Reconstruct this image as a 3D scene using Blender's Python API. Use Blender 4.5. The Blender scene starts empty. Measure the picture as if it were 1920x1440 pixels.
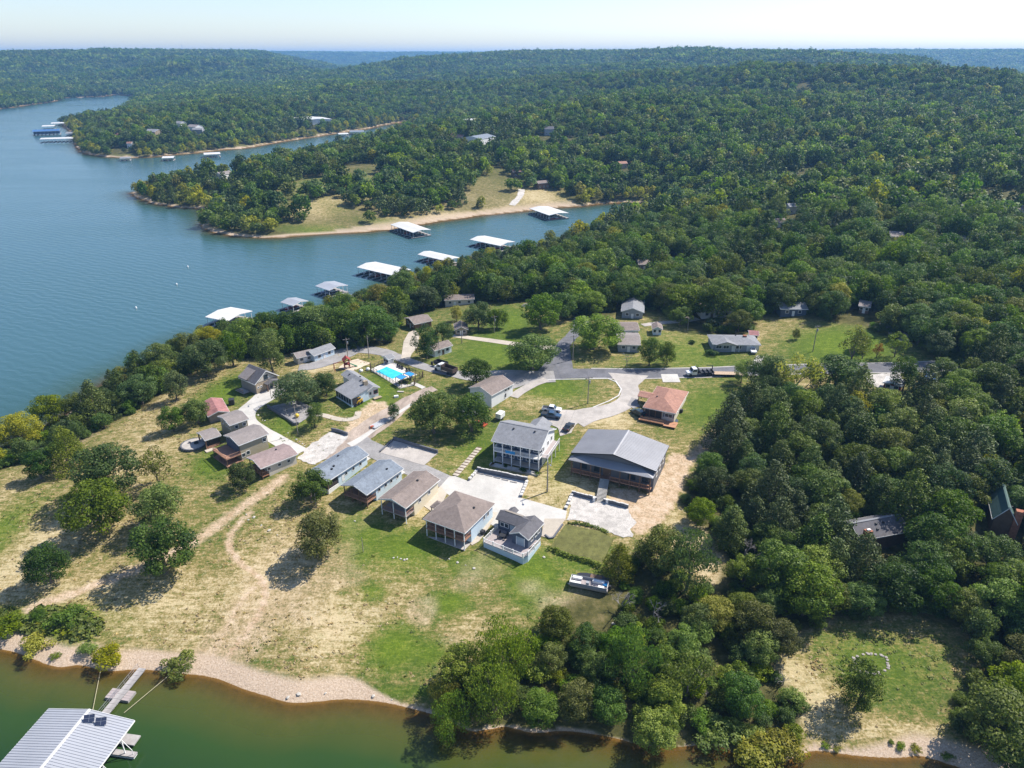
import bpy, bmesh, math, random
import numpy as np
from mathutils import Vector, Matrix

random.seed(7)
rng = np.random.default_rng(7)
scene = bpy.context.scene
COL = scene.collection
R = math.radians

# ------------------------------------------------------------------ camera
CAM_Z, PITCH, FPX = 105.0, R(24.8), 1331.0
cam_d = bpy.data.cameras.new('camera')
cam_d.sensor_fit = 'HORIZONTAL'
cam_d.angle = 2 * math.atan(960 / FPX)
cam_d.clip_start = 1.0
cam_d.clip_end = 40000
cam = bpy.data.objects.new('camera', cam_d)
COL.objects.link(cam)
cam.location = (0, 0, CAM_Z)
cam.rotation_euler = (R(90) - PITCH, 0, 0)
scene.camera = cam

# ------------------------------------------------------------------ sky and sun
SUN_EL, SUN_AZ = R(50), math.atan2(0.88, 0.47)
world = bpy.data.worlds.new('World')
scene.world = world
world.use_nodes = True
wn = world.node_tree
sky = wn.nodes.new('ShaderNodeTexSky')
sky.sky_type = 'NISHITA'
sky.sun_disc = False
sky.sun_elevation = SUN_EL
sky.sun_rotation = SUN_AZ
sky.altitude = 300
sky.air_density = 1.0
sky.dust_density = 0.5
sky.ozone_density = 2.2
wn.nodes['Background'].inputs['Strength'].default_value = 0.105
tintn = wn.nodes.new('ShaderNodeMix'); tintn.data_type = 'RGBA'; tintn.blend_type = 'MULTIPLY'
tintn.inputs[0].default_value = 1.0; tintn.inputs[7].default_value = (1.02, 1.0, 1.06, 1)
wn.links.new(sky.outputs[0], tintn.inputs[6])
wn.links.new(tintn.outputs[2], wn.nodes['Background'].inputs['Color'])
sun_d = bpy.data.lights.new('sun', 'SUN')
sun_d.energy = 4.8
sun_d.angle = R(0.5)
sun_d.color = (1.0, 0.945, 0.86)
sun = bpy.data.objects.new('sun', sun_d)
COL.objects.link(sun)
sv = Vector((math.sin(SUN_AZ) * math.cos(SUN_EL), math.cos(SUN_AZ) * math.cos(SUN_EL), math.sin(SUN_EL)))
sun.rotation_euler = (-sv).to_track_quat('-Z', 'Y').to_euler()
sun.location = (200, 100, 400)
scene.view_settings.view_transform = 'Standard'
scene.view_settings.look = 'None'
scene.view_settings.gamma = 1
scene.view_settings.use_curve_mapping = False
scene.view_settings.exposure = 0.72
scene.cycles.max_bounces = 5
scene.cycles.diffuse_bounces = 2
scene.cycles.glossy_bounces = 2
scene.cycles.transmission_bounces = 2
scene.cycles.transparent_max_bounces = 6
scene.cycles.volume_bounces = 0
scene.cycles.caustics_reflective = False
scene.cycles.caustics_refractive = False
scene.cycles.use_denoising = True

# ------------------------------------------------------------------ pixels to rays
CP, SP = math.cos(PITCH), math.sin(PITCH)
def ray(px, py):
    x = (px - 960) / FPX
    y = -(py - 720) / FPX
    return np.array([x, CP + y * SP, -SP + y * CP])
def pz(px, py, z):
    d = ray(px, py)
    t = (z - CAM_Z) / d[2]
    return np.array([d[0] * t, d[1] * t])

# ------------------------------------------------------------------ shoreline: the lake outline at water level
def smooth(pts, per=4, closed=False):
    P = np.array(pts, float)
    n = len(P)
    out = []
    for i in range(n if closed else n - 1):
        if closed:
            a, b, c, d = P[(i - 1) % n], P[i], P[(i + 1) % n], P[(i + 2) % n]
        else:
            a, b, c, d = P[max(i - 1, 0)], P[i], P[i + 1], P[min(i + 2, n - 1)]
        for k in range(per):
            t = k / per
            out.append(0.5 * ((2 * b) + (c - a) * t + (2 * a - 5 * b + 4 * c - d) * t * t + (3 * b - a - 3 * c + d) * t ** 3))
    if not closed:
        out.append(P[-1])
    return np.array(out)

SHORE_PX = [(2150, 1530), (1960, 1470), (1830, 1446), (1760, 1424), (1720, 1413), (1680, 1415), (1600, 1411), (1530, 1405),
    (1500, 1414), (1450, 1436), (1400, 1424), (1340, 1400), (1280, 1402), (1200, 1400), (1150, 1387), (1110, 1379), (1060, 1372), (1000, 1374),
    (950, 1364), (910, 1369), (880, 1371), (830, 1346), (780, 1330), (720, 1315), (650, 1308), (600, 1311), (545, 1316),
    (500, 1305), (450, 1292), (400, 1275), (340, 1265), (260, 1256), (200, 1258), (150, 1245), (110, 1248), (60, 1230),
    (0, 1212), (-120, 1170), (-300, 1110), (-420, 1030), (-400, 960), (-250, 910), (-100, 885),
    (0, 853), (40, 832), (90, 803), (150, 762), (210, 715), (270, 690), (330, 655), (390, 636), (450, 622), (520, 608), (600, 586),
    (680, 562), (720, 543), (780, 520), (860, 498), (940, 484), (1000, 470), (1060, 453), (1120, 431), (1170, 410),
    (1224, 392), (1218, 381), (1180, 379), (1130, 382), (1070, 388), (1000, 393), (940, 400), (880, 408), (820, 416), (760, 425),
    (700, 432), (640, 437), (560, 442), (500, 445), (440, 441), (400, 433), (384, 424), (388, 408), (380, 392), (320, 386), (280, 378), (250, 369),
    (246, 360), (264, 359), (290, 354), (335, 346), (420, 333), (480, 320), (560, 303), (620, 286), (690, 268), (745, 250), (770, 229),
    (740, 231), (690, 241), (640, 249), (560, 261), (500, 271), (470, 277), (430, 280), (380, 286), (330, 290),
    (290, 294), (240, 296), (200, 294), (165, 289), (145, 280), (139, 266), (138, 250), (122, 238), (126, 230), (175, 226), (215, 217),
    (240, 206), (252, 195), (260, 183), (230, 178), (200, 178.5), (198, 181), (150, 183), (112, 184), (108, 189), (60, 196), (0, 204),
    (-150, 214), (-500, 235)]
sh = [pz(a, b, 0.0) for a, b in SHORE_PX]
sh = list(smooth(sh, 3)) + [np.array(q, float) for q in [(-1500, 560), (-1200, 60), (-500, -150), (300, -200), (400, 20)]]
SH = np.array(sh)
SA, SB = SH, np.roll(SH, -1, axis=0)

def signed_dist(x, y):
    """distance to the waterline, positive on land"""
    x = np.asarray(x, float).ravel(); y = np.asarray(y, float).ravel()
    best = np.full(x.shape, 1e18); inside = np.zeros(x.shape, bool)
    for a, b in zip(SA, SB):
        d = b - a
        L = d @ d + 1e-12
        t = np.clip(((x - a[0]) * d[0] + (y - a[1]) * d[1]) / L, 0, 1)
        q = (x - a[0] - t * d[0]) ** 2 + (y - a[1] - t * d[1]) ** 2
        best = np.minimum(best, q)
        c = (a[1] > y) != (b[1] > y)
        if d[1] != 0:
            inside ^= c & (x < a[0] + (y - a[1]) * d[0] / d[1])
    s = np.sqrt(best)
    return np.where(inside, -s, s)

# cheap value noise
def vnoise(x, y, scale, seed=0):
    r = np.random.default_rng(1000 + seed)
    G = r.random((256, 256))
    u = np.asarray(x) / scale + 100.37; v = np.asarray(y) / scale + 57.11
    i = np.floor(u).astype(int); j = np.floor(v).astype(int)
    f = u - i; g = v - j
    f = f * f * (3 - 2 * f); g = g * g * (3 - 2 * g)
    a = G[i % 256, j % 256]; b = G[(i + 1) % 256, j % 256]; c = G[i % 256, (j + 1) % 256]; d = G[(i + 1) % 256, (j + 1) % 256]
    return (a * (1 - f) + b * f) * (1 - g) + (c * (1 - f) + d * f) * g
def fbm(x, y, scale, octv=4, seed=0):
    s = 0; a = 0.5; t = 0
    for k in range(octv):
        s = s + a * vnoise(x, y, scale / 2 ** k, seed + k); t += a; a *= 0.5
    return s / t
def sstep(a, b, x):
    t = np.clip((x - a) / (b - a), 0, 1)
    return t * t * (3 - 2 * t)

def az(px):
    return math.atan((px - 960) / (FPX * CP + 617 * SP))
# ridges: (pixel column left, right, distance left, right, summit height left, right, width along the view)
RIDGES = [
    (-900, 180, 3300, 3700, 108, 120, 900), (180, 480, 3700, 4000, 125, 124, 900), (480, 575, 4000, 4200, 124, 85, 700),
    (300, 990, 8200, 8200, 150, 140, 1500),
    (540, 760, 2500, 2800, 45, 96, 650), (760, 980, 2800, 3000, 100, 121, 750), (980, 1220, 3000, 3100, 121, 122, 800),
    (1200, 1330, 2700, 2700, 122, 128, 600), (1330, 1520, 2450, 2350, 122, 122, 550), (1500, 1720, 2350, 2300, 122, 105, 550),
    (1720, 2000, 2100, 1700, 90, 58, 450), (1560, 2500, 5600, 5600, 138, 146, 1300), (2000, 2900, 1600, 1400, 80, 90, 500),
    (300, 640, 1900, 2100, 30, 52, 420), (250, 560, 2600, 2900, 40, 70, 400), (1000, 1400, 1600, 1500, 52, 64, 350), (1400, 1900, 1350, 1200, 66, 62, 330),
    (640, 1000, 1700, 1600, 44, 50, 250), (820, 1250, 2250, 2150, 62, 96, 300), (1080, 1330, 1900, 2000, 60, 84, 240), (0, 330, 2700, 2900, 40, 88, 330), (330, 520, 3200, 3200, 100, 84, 380)]
def hill_field(x, y):
    h = np.zeros_like(x)
    r = np.hypot(x, y); th = np.arctan2(x, y)
    for (a, b, ra, rb, ha, hb, w) in RIDGES:
        ta, tb = az(a), az(b)
        t = (th - ta) / (tb - ta)
        tc = np.clip(t, 0, 1)
        rc = ra + (rb - ra) * tc; hh = ha + (hb - ha) * tc
        off = np.abs(t - tc) * (tb - ta) * rc
        d = (r - rc) / np.where(r > rc, w * 0.9, w * 0.72)
        h = np.maximum(h, hh * np.exp(-d * d * 1.3) * np.exp(-(off / (0.045 * rc)) ** 2))
    return h
def height_raw(x, y):
    x = np.asarray(x, float); y = np.asarray(y, float)
    shp = x.shape
    x = x.ravel(); y = y.ravel()
    r = np.hypot(x, y)
    sd = signed_dist(x, y)
    sdn = sd + (fbm(x, y, 22, 3, 3) - 0.5) * np.clip(r / 90.0, 1.0, 6.0) * 1.6
    land = 0.35 * (1 - np.exp(-np.maximum(sdn, 0) / 2.0)) + 15.5 * (1 - np.exp(-np.maximum(sdn, 0) / 78.0))
    bowl = sstep(320, 900, r)
    roll = (fbm(x, y, 520, 4, 9) - 0.45) * 62 * bowl * (1 - .5 * sstep(1400, 2200, r)) * sstep(20, 320, sdn)
    far = hill_field(x, y) * sstep(0, 420, sdn) * sstep(500, 1300, r)
    rise = 22 * sstep(300, 1000, r) * sstep(30, 400, sdn) * (1 - .7 * sstep(1300, 2000, r))
    # right-hand wood climbs a little
    east = 9 * sstep(60, 190, x) * sstep(60, 200, y) * (1 - sstep(600, 1200, r))
    far = far - 30 * sstep(1300, 2200, r) * sstep(0, 40, far)
    up = land + np.maximum(far, rise + roll * 0.8) + east * sstep(5, 60, sdn) + (fbm(x, y, 45, 3, 21) - 0.5) * 0.9 * sstep(4, 25, sdn)
    up = up + (fbm(x, y, 900, 4, 31) - 0.5) * 16 * sstep(1500, 3500, r) * sstep(50, 500, sdn)
    dn = np.maximum(sdn * 0.17, -9.0)
    return np.where(sdn > 0, up, dn).reshape(shp), sdn.reshape(shp)

# polar grid of the ground sheet
R0, R1, TH = 26.0, 16000.0, R(62)
NR, NT = 900, 400
KR = math.log(R1 / R0) / (NR - 1)
gr = R0 * np.exp(KR * np.arange(NR)); gt = np.linspace(-TH, TH, NT)
GX = gr[:, None] * np.sin(gt)[None]; GY = gr[:, None] * np.cos(gt)[None]
GZ, GSD = height_raw(GX, GY)

def lookup(F, x, y):
    x = np.asarray(x, float); y = np.asarray(y, float)
    i = np.clip(np.log(np.maximum(np.hypot(x, y), R0) / R0) / KR, 0, NR - 1.001)
    j = np.clip((np.arctan2(x, y) + TH) / (2 * TH) * (NT - 1), 0, NT - 1.001)
    a = i.astype(int); b = j.astype(int); f = i - a; g = j - b
    return (F[a, b] * (1 - f) + F[a + 1, b] * f) * (1 - g) + (F[a, b + 1] * (1 - f) + F[a + 1, b + 1] * f) * g
def H(x, y):
    return float(lookup(GZ, np.array([x]), np.array([y]))[0])
def Hv(x, y):
    return lookup(GZ, x, y)
def SDv(x, y):
    return lookup(GSD, x, y)
def g(px, py, lift=0.0):
    """the ground point under a pixel"""
    d = ray(px, py)
    t = np.geomspace(45, 15000, 1500)
    P = d[:, None] * t
    z = CAM_Z + P[2] - Hv(P[0], P[1]) - lift
    k = np.argmax(z < 0)
    if z[k] >= 0:
        k = len(t) - 1
    a, b = t[max(k - 1, 0)], t[k]
    for _ in range(14):
        m = 0.5 * (a + b)
        q = d * m
        if CAM_Z + q[2] - H(q[0], q[1]) - lift < 0: b = m
        else: a = m
    q = d * b
    return np.array([q[0], q[1]])
def in_poly(x, y, P):
    x = np.asarray(x); y = np.asarray(y)
    ins = np.zeros(x.shape, bool)
    P = np.asarray(P, float)
    for a, b in zip(P, np.roll(P, -1, axis=0)):
        if a[1] == b[1]: continue
        c = (a[1] > y) != (b[1] > y)
        ins ^= c & (x < a[0] + (y - a[1]) * (b[0] - a[0]) / (b[1] - a[1]))
    return ins
def seg_dist(x, y, P):
    best = np.full(np.shape(x), 1e18)
    P = np.asarray(P, float)
    for a, b in zip(P[:-1], P[1:]):
        d = b - a; L = d @ d + 1e-9
        t = np.clip(((x - a[0]) * d[0] + (y - a[1]) * d[1]) / L, 0, 1)
        best = np.minimum(best, (x - a[0] - t * d[0]) ** 2 + (y - a[1] - t * d[1]) ** 2)
    return np.sqrt(best)
def gp(pts):
    return [g(*p) for p in pts]

# ------------------------------------------------------------------ node helpers
def new_mat(name):
    m = bpy.data.materials.new(name)
    m.use_nodes = True
    nt = m.node_tree
    return m, nt, nt.nodes['Principled BSDF']
def node(nt, t, **kw):
    n = nt.nodes.new(t)
    for k, v in kw.items():
        if k in n.inputs.keys(): n.inputs[k].default_value = v
        else: setattr(n, k, v)
    return n
def noise(nt, scale, detail=3, rough=0.6, vec=None, stretch=None):
    n = node(nt, 'ShaderNodeTexNoise', Scale=scale, Detail=detail, Roughness=rough)
    if vec is None:
        vec = node(nt, 'ShaderNodeTexCoord').outputs['Object']
    if stretch:
        mp = node(nt, 'ShaderNodeMapping')
        mp.inputs['Scale'].default_value = stretch
        if len(stretch) > 3: pass
        nt.links.new(vec, mp.inputs['Vector']); vec = mp.outputs[0]
    nt.links.new(vec, n.inputs['Vector'])
    return n.outputs['Fac']
def ramp(nt, fac, stops):
    r = node(nt, 'ShaderNodeValToRGB')
    e = r.color_ramp.elements
    while len(e) < len(stops): e.new(0.5)
    for s, (p, c) in zip(e, stops):
        s.position = p; s.color = (*c, 1) if len(c) == 3 else c
    nt.links.new(fac, r.inputs[0])
    return r.outputs[0]
def mixc(nt, fac, a, b, mode='MIX'):
    m = node(nt, 'ShaderNodeMix', data_type='RGBA', blend_type=mode)
    for s, v in ((0, fac), (6, a), (7, b)):
        if isinstance(v, (int, float)): m.inputs[s].default_value = v
        elif isinstance(v, tuple): m.inputs[s].default_value = (*v, 1)
        else: nt.links.new(v, m.inputs[s])
    return m.outputs[2]
def math_n(nt, op, a, b=0.5):
    m = node(nt, 'ShaderNodeMath', operation=op)
    for s, v in ((0, a), (1, b)):
        if isinstance(v, (int, float)): m.inputs[s].default_value = v
        else: nt.links.new(v, m.inputs[s])
    return m.outputs[0]
def bump(nt, bs, h, strength=0.4, dist=0.1):
    b = node(nt, 'ShaderNodeBump', Strength=strength, Distance=dist)
    nt.links.new(h, b.inputs['Height'])
    nt.links.new(b.outputs[0], bs.inputs['Normal'])
MATS = {}
def mat(name, rgb, rough=0.8, var=0.25, scale=1.2, metal=0.0, spec=0.3, fine=0.0, bmp=0.0, stretch=None, wear=0.16):
    """a plain procedural surface: base colour broken up by two noises"""
    if name in MATS: return MATS[name]
    m, nt, bs = new_mat(name)
    n1 = noise(nt, scale, 4, 0.65, stretch=stretch)
    lo = tuple(c * (1 - var) for c in rgb); hi = tuple(min(c * (1 + var), 0.92) for c in rgb)
    c = ramp(nt, n1, [(0.3, lo), (0.7, hi)])
    if fine:
        n2 = noise(nt, scale * 9, 2, 0.7)
        c = mixc(nt, 1.0, c, ramp(nt, n2, [(0.3, (1 - fine,) * 3), (0.7, (1.0,) * 3)]), 'MULTIPLY')
    c = mixc(nt, 1.0, c, ramp(nt, noise(nt, scale * 0.22, 4, 0.6), [(0.3, (1 - wear,) * 3), (0.65, (1.0,) * 3)]), 'MULTIPLY')
    nt.links.new(c, bs.inputs['Base Color'])
    bs.inputs['Roughness'].default_value = rough
    bs.inputs['Metallic'].default_value = metal
    bs.inputs['Specular IOR Level'].default_value = spec
    if bmp:
        bump(nt, bs, noise(nt, scale * 6, 3), bmp, 0.05)
    MATS[name] = m
    return m

# ------------------------------------------------------------------ mesh helpers
class MB:
    def __init__(s): s.v = []; s.f = []
    def add(s, vs, fs):
        o = len(s.v); s.v += [tuple(map(float, p)) for p in vs]; s.f += [tuple(i + o for i in q) for q in fs]; return s
    def box(s, cx, cy, cz, sx, sy, sz, rz=0.0):
        c, n = math.cos(rz), math.sin(rz)
        vs = []
        for z in (-.5, .5):
            for x, y in ((-.5, -.5), (.5, -.5), (.5, .5), (-.5, .5)):
                X, Y = x * sx, y * sy
                vs.append((cx + X * c - Y * n, cy + X * n + Y * c, cz + z * sz))
        return s.add(vs, [(3, 2, 1, 0), (4, 5, 6, 7), (0, 1, 5, 4), (1, 2, 6, 5), (2, 3, 7, 6), (3, 0, 4, 7)])
    def prism(s, poly, axis, a, b):
        """polygon in the two other axes, pushed from a to b along axis"""
        n = len(poly)
        def P(p, t):
            return {'x': (t, p[0], p[1]), 'y': (p[0], t, p[1]), 'z': (p[0], p[1], t)}[axis]
        vs = [P(p, a) for p in poly] + [P(p, b) for p in poly]
        fs = [tuple(range(n))[::-1], tuple(range(n, 2 * n))] + [(i, (i + 1) % n, n + (i + 1) % n, n + i) for i in range(n)]
        return s.add(vs, fs)
    def tube(s, p, q, r0, r1=None, n=6):
        r1 = r0 if r1 is None else r1
        p = Vector(p); q = Vector(q); d = (q - p)
        if d.length < 1e-6: return s
        u = d.orthogonal().normalized(); w = d.normalized().cross(u)
        vs = []
        for c, r in ((p, r0), (q, r1)):
            for i in range(n):
                a = 2 * math.pi * i / n
                vs.append(c + (u * math.cos(a) + w * math.sin(a)) * r)
        return s.add(vs, [(i, (i + 1) % n, n + (i + 1) % n, n + i) for i in range(n)] + [tuple(range(n))[::-1], tuple(range(n, 2 * n))])
    def lathe(s, prof, n=10, c=(0, 0, 0)):
        vs = [(c[0] + r * math.cos(2 * math.pi * i / n), c[1] + r * math.sin(2 * math.pi * i / n), c[2] + z) for r, z in prof for i in range(n)]
        fs = [(k * n + i, k * n + (i + 1) % n, (k + 1) * n + (i + 1) % n, (k + 1) * n + i) for k in range(len(prof) - 1) for i in range(n)]
        fs += [tuple(range(n))[::-1], tuple(range((len(prof) - 1) * n, len(prof) * n))]
        return s.add(vs, fs)
    def mesh(s, name, smooth=False):
        me = bpy.data.meshes.new(name)
        me.from_pydata(s.v, [], s.f)
        bm = bmesh.new(); bm.from_mesh(me)
        bmesh.ops.recalc_face_normals(bm, faces=bm.faces)
        bm.to_mesh(me); bm.free()
        if smooth: me.shade_smooth()
        return me
    def build(s, name, m, parent=None, smooth=False, kind=None, bevel=0.0):
        me = s.mesh(name, smooth)
        me.materials.append(m)
        o = bpy.data.objects.new(name, me)
        COL.objects.link(o)
        if parent: o.parent = parent
        if kind: o['kind'] = kind
        if bevel:
            b = o.modifiers.new('bevel', 'BEVEL'); b.width = bevel; b.segments = 2; b.limit_method = 'ANGLE'
        return o
def tag(o, label, cat, group=None):
    o['label'] = label; o['category'] = cat
    if group: o['group'] = group
    return o
def thing(name, label, cat, loc=(0, 0, 0), rz=0.0, group=None):
    o = bpy.data.objects.new(name, None)
    COL.objects.link(o)
    o.empty_display_size = 0.5
    o.location = loc; o.rotation_euler = (0, 0, rz)
    return tag(o, label, cat, group)
def share(name, me, parent, loc=(0, 0, 0), rz=0.0, sc=None):
    o = bpy.data.objects.new(name, me)
    COL.objects.link(o); o.parent = parent; o.location = loc; o.rotation_euler = (0, 0, rz)
    if sc: o.scale = sc
    return o
def copy_thing(root, loc, rz, label, group=None):
    r = root.copy(); COL.objects.link(r); r.location = loc; r.rotation_euler = (0, 0, rz); r['label'] = label
    if group: r['group'] = group
    for ch in list(root.children):
        c = ch.copy(); COL.objects.link(c); c.parent = r
        for gc in ch.children:
            d = gc.copy(); COL.objects.link(d); d.parent = c
    return r
# ------------------------------------------------------------------ ground zones (pixel outlines laid on the ground)
VILLAGE = gp([(-500, 1300), (-60, 1230), (300, 1275), (790, 1345), (872, 1245), (930, 1215), (1010, 1195), (1055, 1135), (1085, 1120), (1140, 1108),
    (1180, 1060), (1215, 1040), (1300, 1085), (1345, 1100), (1360, 1040), (1350, 1000), (1300, 985), (1275, 950), (1290, 905), (1345, 860), (1372, 800), (1432, 757), (1425, 722),
    (1520, 740), (1560, 735), (1640, 730), (1680, 735), (1780, 706), (1790, 690), (1745, 672), (1730, 655), (1690, 640), (1620, 612), (1540, 600), (1420, 596), (1400, 640),
    (1310, 622), (1250, 590), (1180, 580), (1130, 598), (1060, 600), (1045, 570), (985, 565), (930, 568), (860, 575), (760, 592), (735, 645), (655, 655), (560, 662),
    (480, 672), (430, 672), (330, 712), (300, 745), (200, 800), (120, 845), (40, 870), (-60, 900), (-500, 980)])
GLADE = gp([(1450, 1255), (1490, 1195), (1560, 1160), (1700, 1150), (1810, 1180), (1845, 1260), (1775, 1320), (1790, 1370), (1840, 1432), (1700, 1412), (1600, 1410), (1500, 1412), (1500, 1320)])
COVE_BEACH = gp([(1085, 389), (1075, 372), (1050, 356), (1005, 350), (975, 358), (955, 384), (900, 396), (830, 400), (730, 409), (670, 425), (600, 437), (560, 442), (760, 430), (940, 404)])
MEADOWS = [gp(p) for p in (
    [(540, 392), (560, 378), (640, 370), (655, 392), (610, 408)],
    [(520, 352), (580, 330), (640, 335), (610, 358), (560, 368)],
    [(620, 345), (690, 325), (730, 335), (700, 352)],
    [(560, 431), (600, 421), (650, 420), (640, 434), (580, 439)],
    [(330, 293), (390, 284), (470, 272), (520, 270), (470, 280), (400, 287)],
    [(190, 293), (230, 289), (262, 290), (240, 296)],
    [(1235, 500), (1248, 488), (1280, 492), (1275, 502)],
    
    [(420, 332), (440, 322), (450, 335)])]
PEN = gp([(400, 430), (390, 395), (520, 330), (640, 315), (800, 300), (960, 320), (1060, 345), (1085, 388), (900, 405), (700, 430), (560, 441)])
WEEDS = gp([(-20, 1215), (60, 1222), (150, 1245), (215, 1240), (220, 1200), (160, 1155), (60, 1140), (-40, 1150)])

def blobs(lst, x, y):
    """soft ellipses given as (px, py, radius px across, radius px down, weight)"""
    w = np.zeros_like(x)
    for px, py, rx, ry, a in lst:
        c = g(px, py); e = g(px + rx, py); f = g(px, py - ry)
        sx = np.hypot(*(e - c)); sy = np.hypot(*(f - c))
        q = ((x - c[0]) / sx) ** 2 + ((y - c[1]) / sy) ** 2
        w = np.maximum(w, a * np.exp(-q * 1.2))
    return w
FOREST_BARE = []      # filled with (x, y, radius) round houses in the woods

x, y = GX, GY
rr = np.hypot(x, y)
clear = in_poly(x, y, VILLAGE) | in_poly(x, y, GLADE) | in_poly(x, y, COVE_BEACH)
for m_ in MEADOWS: clear |= in_poly(x, y, m_)
jit = (fbm(x, y, 14, 3, 40) - 0.5)
near_v = rr < 900
sdq = GSD + jit * 5
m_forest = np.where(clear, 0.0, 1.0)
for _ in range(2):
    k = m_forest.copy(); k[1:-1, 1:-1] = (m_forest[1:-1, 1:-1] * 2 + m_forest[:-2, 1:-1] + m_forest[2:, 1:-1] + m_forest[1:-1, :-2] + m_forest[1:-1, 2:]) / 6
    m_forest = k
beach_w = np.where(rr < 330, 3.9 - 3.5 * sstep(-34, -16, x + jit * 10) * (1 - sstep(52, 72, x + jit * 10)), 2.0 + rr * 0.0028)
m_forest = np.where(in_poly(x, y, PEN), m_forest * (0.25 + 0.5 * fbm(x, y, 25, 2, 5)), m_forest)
m_beach = 1 - sstep(beach_w * 0.75, beach_w * 1.2, GSD + jit * 2.2)
m_beach = np.maximum(m_beach, 0.75 * (1 - sstep(5, 16, GSD)) * in_poly(x, y, COVE_BEACH))
dry = 0.43 + 0.5 * (fbm(x, y, 30, 4, 50) - 0.5) * 1.6
dry += blobs([(240, 1130, 260, 70, .5), (620, 1180, 130, 80, .42), (480, 1100, 120, 100, .42), (250, 980, 260, 120, .15), (240, 850, 140, 80, .12), (60, 1060, 90, 100, .45),
              (1120, 960, 100, 40, .5), (1310, 1020, 60, 80, .55), (1050, 900, 60, 40, .35), (780, 960, 60, 30, .4), (1010, 750, 60, 20, .45), (1280, 640, 60, 35, .3), (600, 690, 40, 10, .5),
              (880, 870, 40, 18, .3), (1500, 1290, 80, 70, .6), (1700, 1370, 140, 30, .5), (1500, 720, 90, 16, .5), (740, 1060, 80, 25, .25), (880, 1190, 60, 50, .3), (300, 700, 60, 20, .4),
              (800, 380, 200, 40, .45), (600, 380, 60, 40, .45), (1010, 370, 60, 15, .5), (1150, 785, 40, 22, .6), (560, 820, 50, 30, .25)], x, y)
lush = blobs([(760, 1030, 90, 50, .8), (690, 1015, 40, 60, .7), (740, 1215, 60, 45, 1.0), (800, 1225, 50, 30, .8), (840, 1130, 50, 25, .9), (700, 1110, 30, 20, .7), (1000, 1080, 60, 60, .95), (930, 1040, 60, 40, .5), (885, 1060, 70, 25, .7),
              (1035, 730, 70, 25, .75), (930, 660, 90, 40, .7), (960, 600, 40, 25, .8), (1580, 645, 110, 34, 1.15), (1290, 660, 90, 40, .55), (1040, 850, 30, 60, .7), (620, 680, 30, 80, .0),
              (420, 735, 40, 30, .9), (400, 870, 40, 25, .8), (700, 740, 50, 40, .75), (1080, 1050, 80, 40, .55), (900, 860, 60, 60, .6), (1340, 770, 90, 50, .55), (660, 985, 30, 40, .6), (1290, 690, 120, 30, .4),
              (1640, 1240, 130, 60, .5), (540, 790, 50, 40, .55), (640, 1300, 300, 12, .6), (650, 900, 60, 20, .5), (60, 1175, 160, 40, .8), (0, 1000, 50, 60, .6), (560, 430, 80, 12, .6), (590, 360, 60, 20, .4), (760, 420, 100, 8, .5)], x, y)
dry = np.clip(dry - 0.75 * lush, 0, 1)
track = gp([(530, 895), (500, 920), (455, 950), (400, 990), (350, 1025), (300, 1050), (200, 1090), (60, 1140)])
track2 = gp([(470, 962), (440, 990), (430, 1025), (455, 1060), (490, 1085), (497, 1120), (478, 1165), (440, 1215), (420, 1240)])
track3 = gp([(490, 1090), (450, 1130), (425, 1180), (400, 1225)])
track4 = gp([(1430, 752), (1390, 775), (1345, 810), (1310, 850), (1270, 880), (1250, 930), (1210, 960), (1160, 965)])
track5 = gp([(310, 705), (250, 755), (180, 810), (140, 835)])
def band(P, w, s=1.0): return 1 - sstep(w * 0.55, w * s, seg_dist(x, y, smooth(P, 4)) + jit * w * 0.9)
m_dirt = np.zeros_like(x)
nm = rr < 420
xs, ys = x[nm], y[nm]
def band_n(P, w, a=1.0):
    d = seg_dist(xs, ys, smooth(P, 4)) + jit[nm] * w * 0.9
    return a * (1 - sstep(w * 0.5, w * 1.05, d))
dn_ = np.maximum.reduce([band_n(track, 1.9, .9), band_n(track2, .8, 1.0), band_n(track3, .55, .8), band_n(track4, 2.6, 1.0), band_n(track5, 1.6, .6)])
lodge_dirt = gp([(1258, 850), (1300, 848), (1285, 905), (1262, 950), (1230, 990), (1185, 1010), (1165, 960), (1135, 942), (1140, 920), (1215, 925)])
dn_ = np.maximum(dn_, in_poly(xs + jit[nm] * 5, ys + jit[nm] * 5, lodge_dirt) * 1.0)
dig = gp([(685, 765), (700, 752), (722, 752), (732, 762), (720, 790), (690, 815), (665, 815), (660, 800)])
dn_ = np.maximum(dn_, in_poly(xs + jit[nm] * 5, ys + jit[nm] * 5, dig) * 0.9)
m_dirt[nm] = dn_
m_dirt = np.maximum(m_dirt, 0.55 * sstep(0.6, 0.72, fbm(x, y, 16, 3, 77)) * (rr < 500) * (1 - sstep(60, 160, GSD)) * sstep(150, 90, y))

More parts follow.
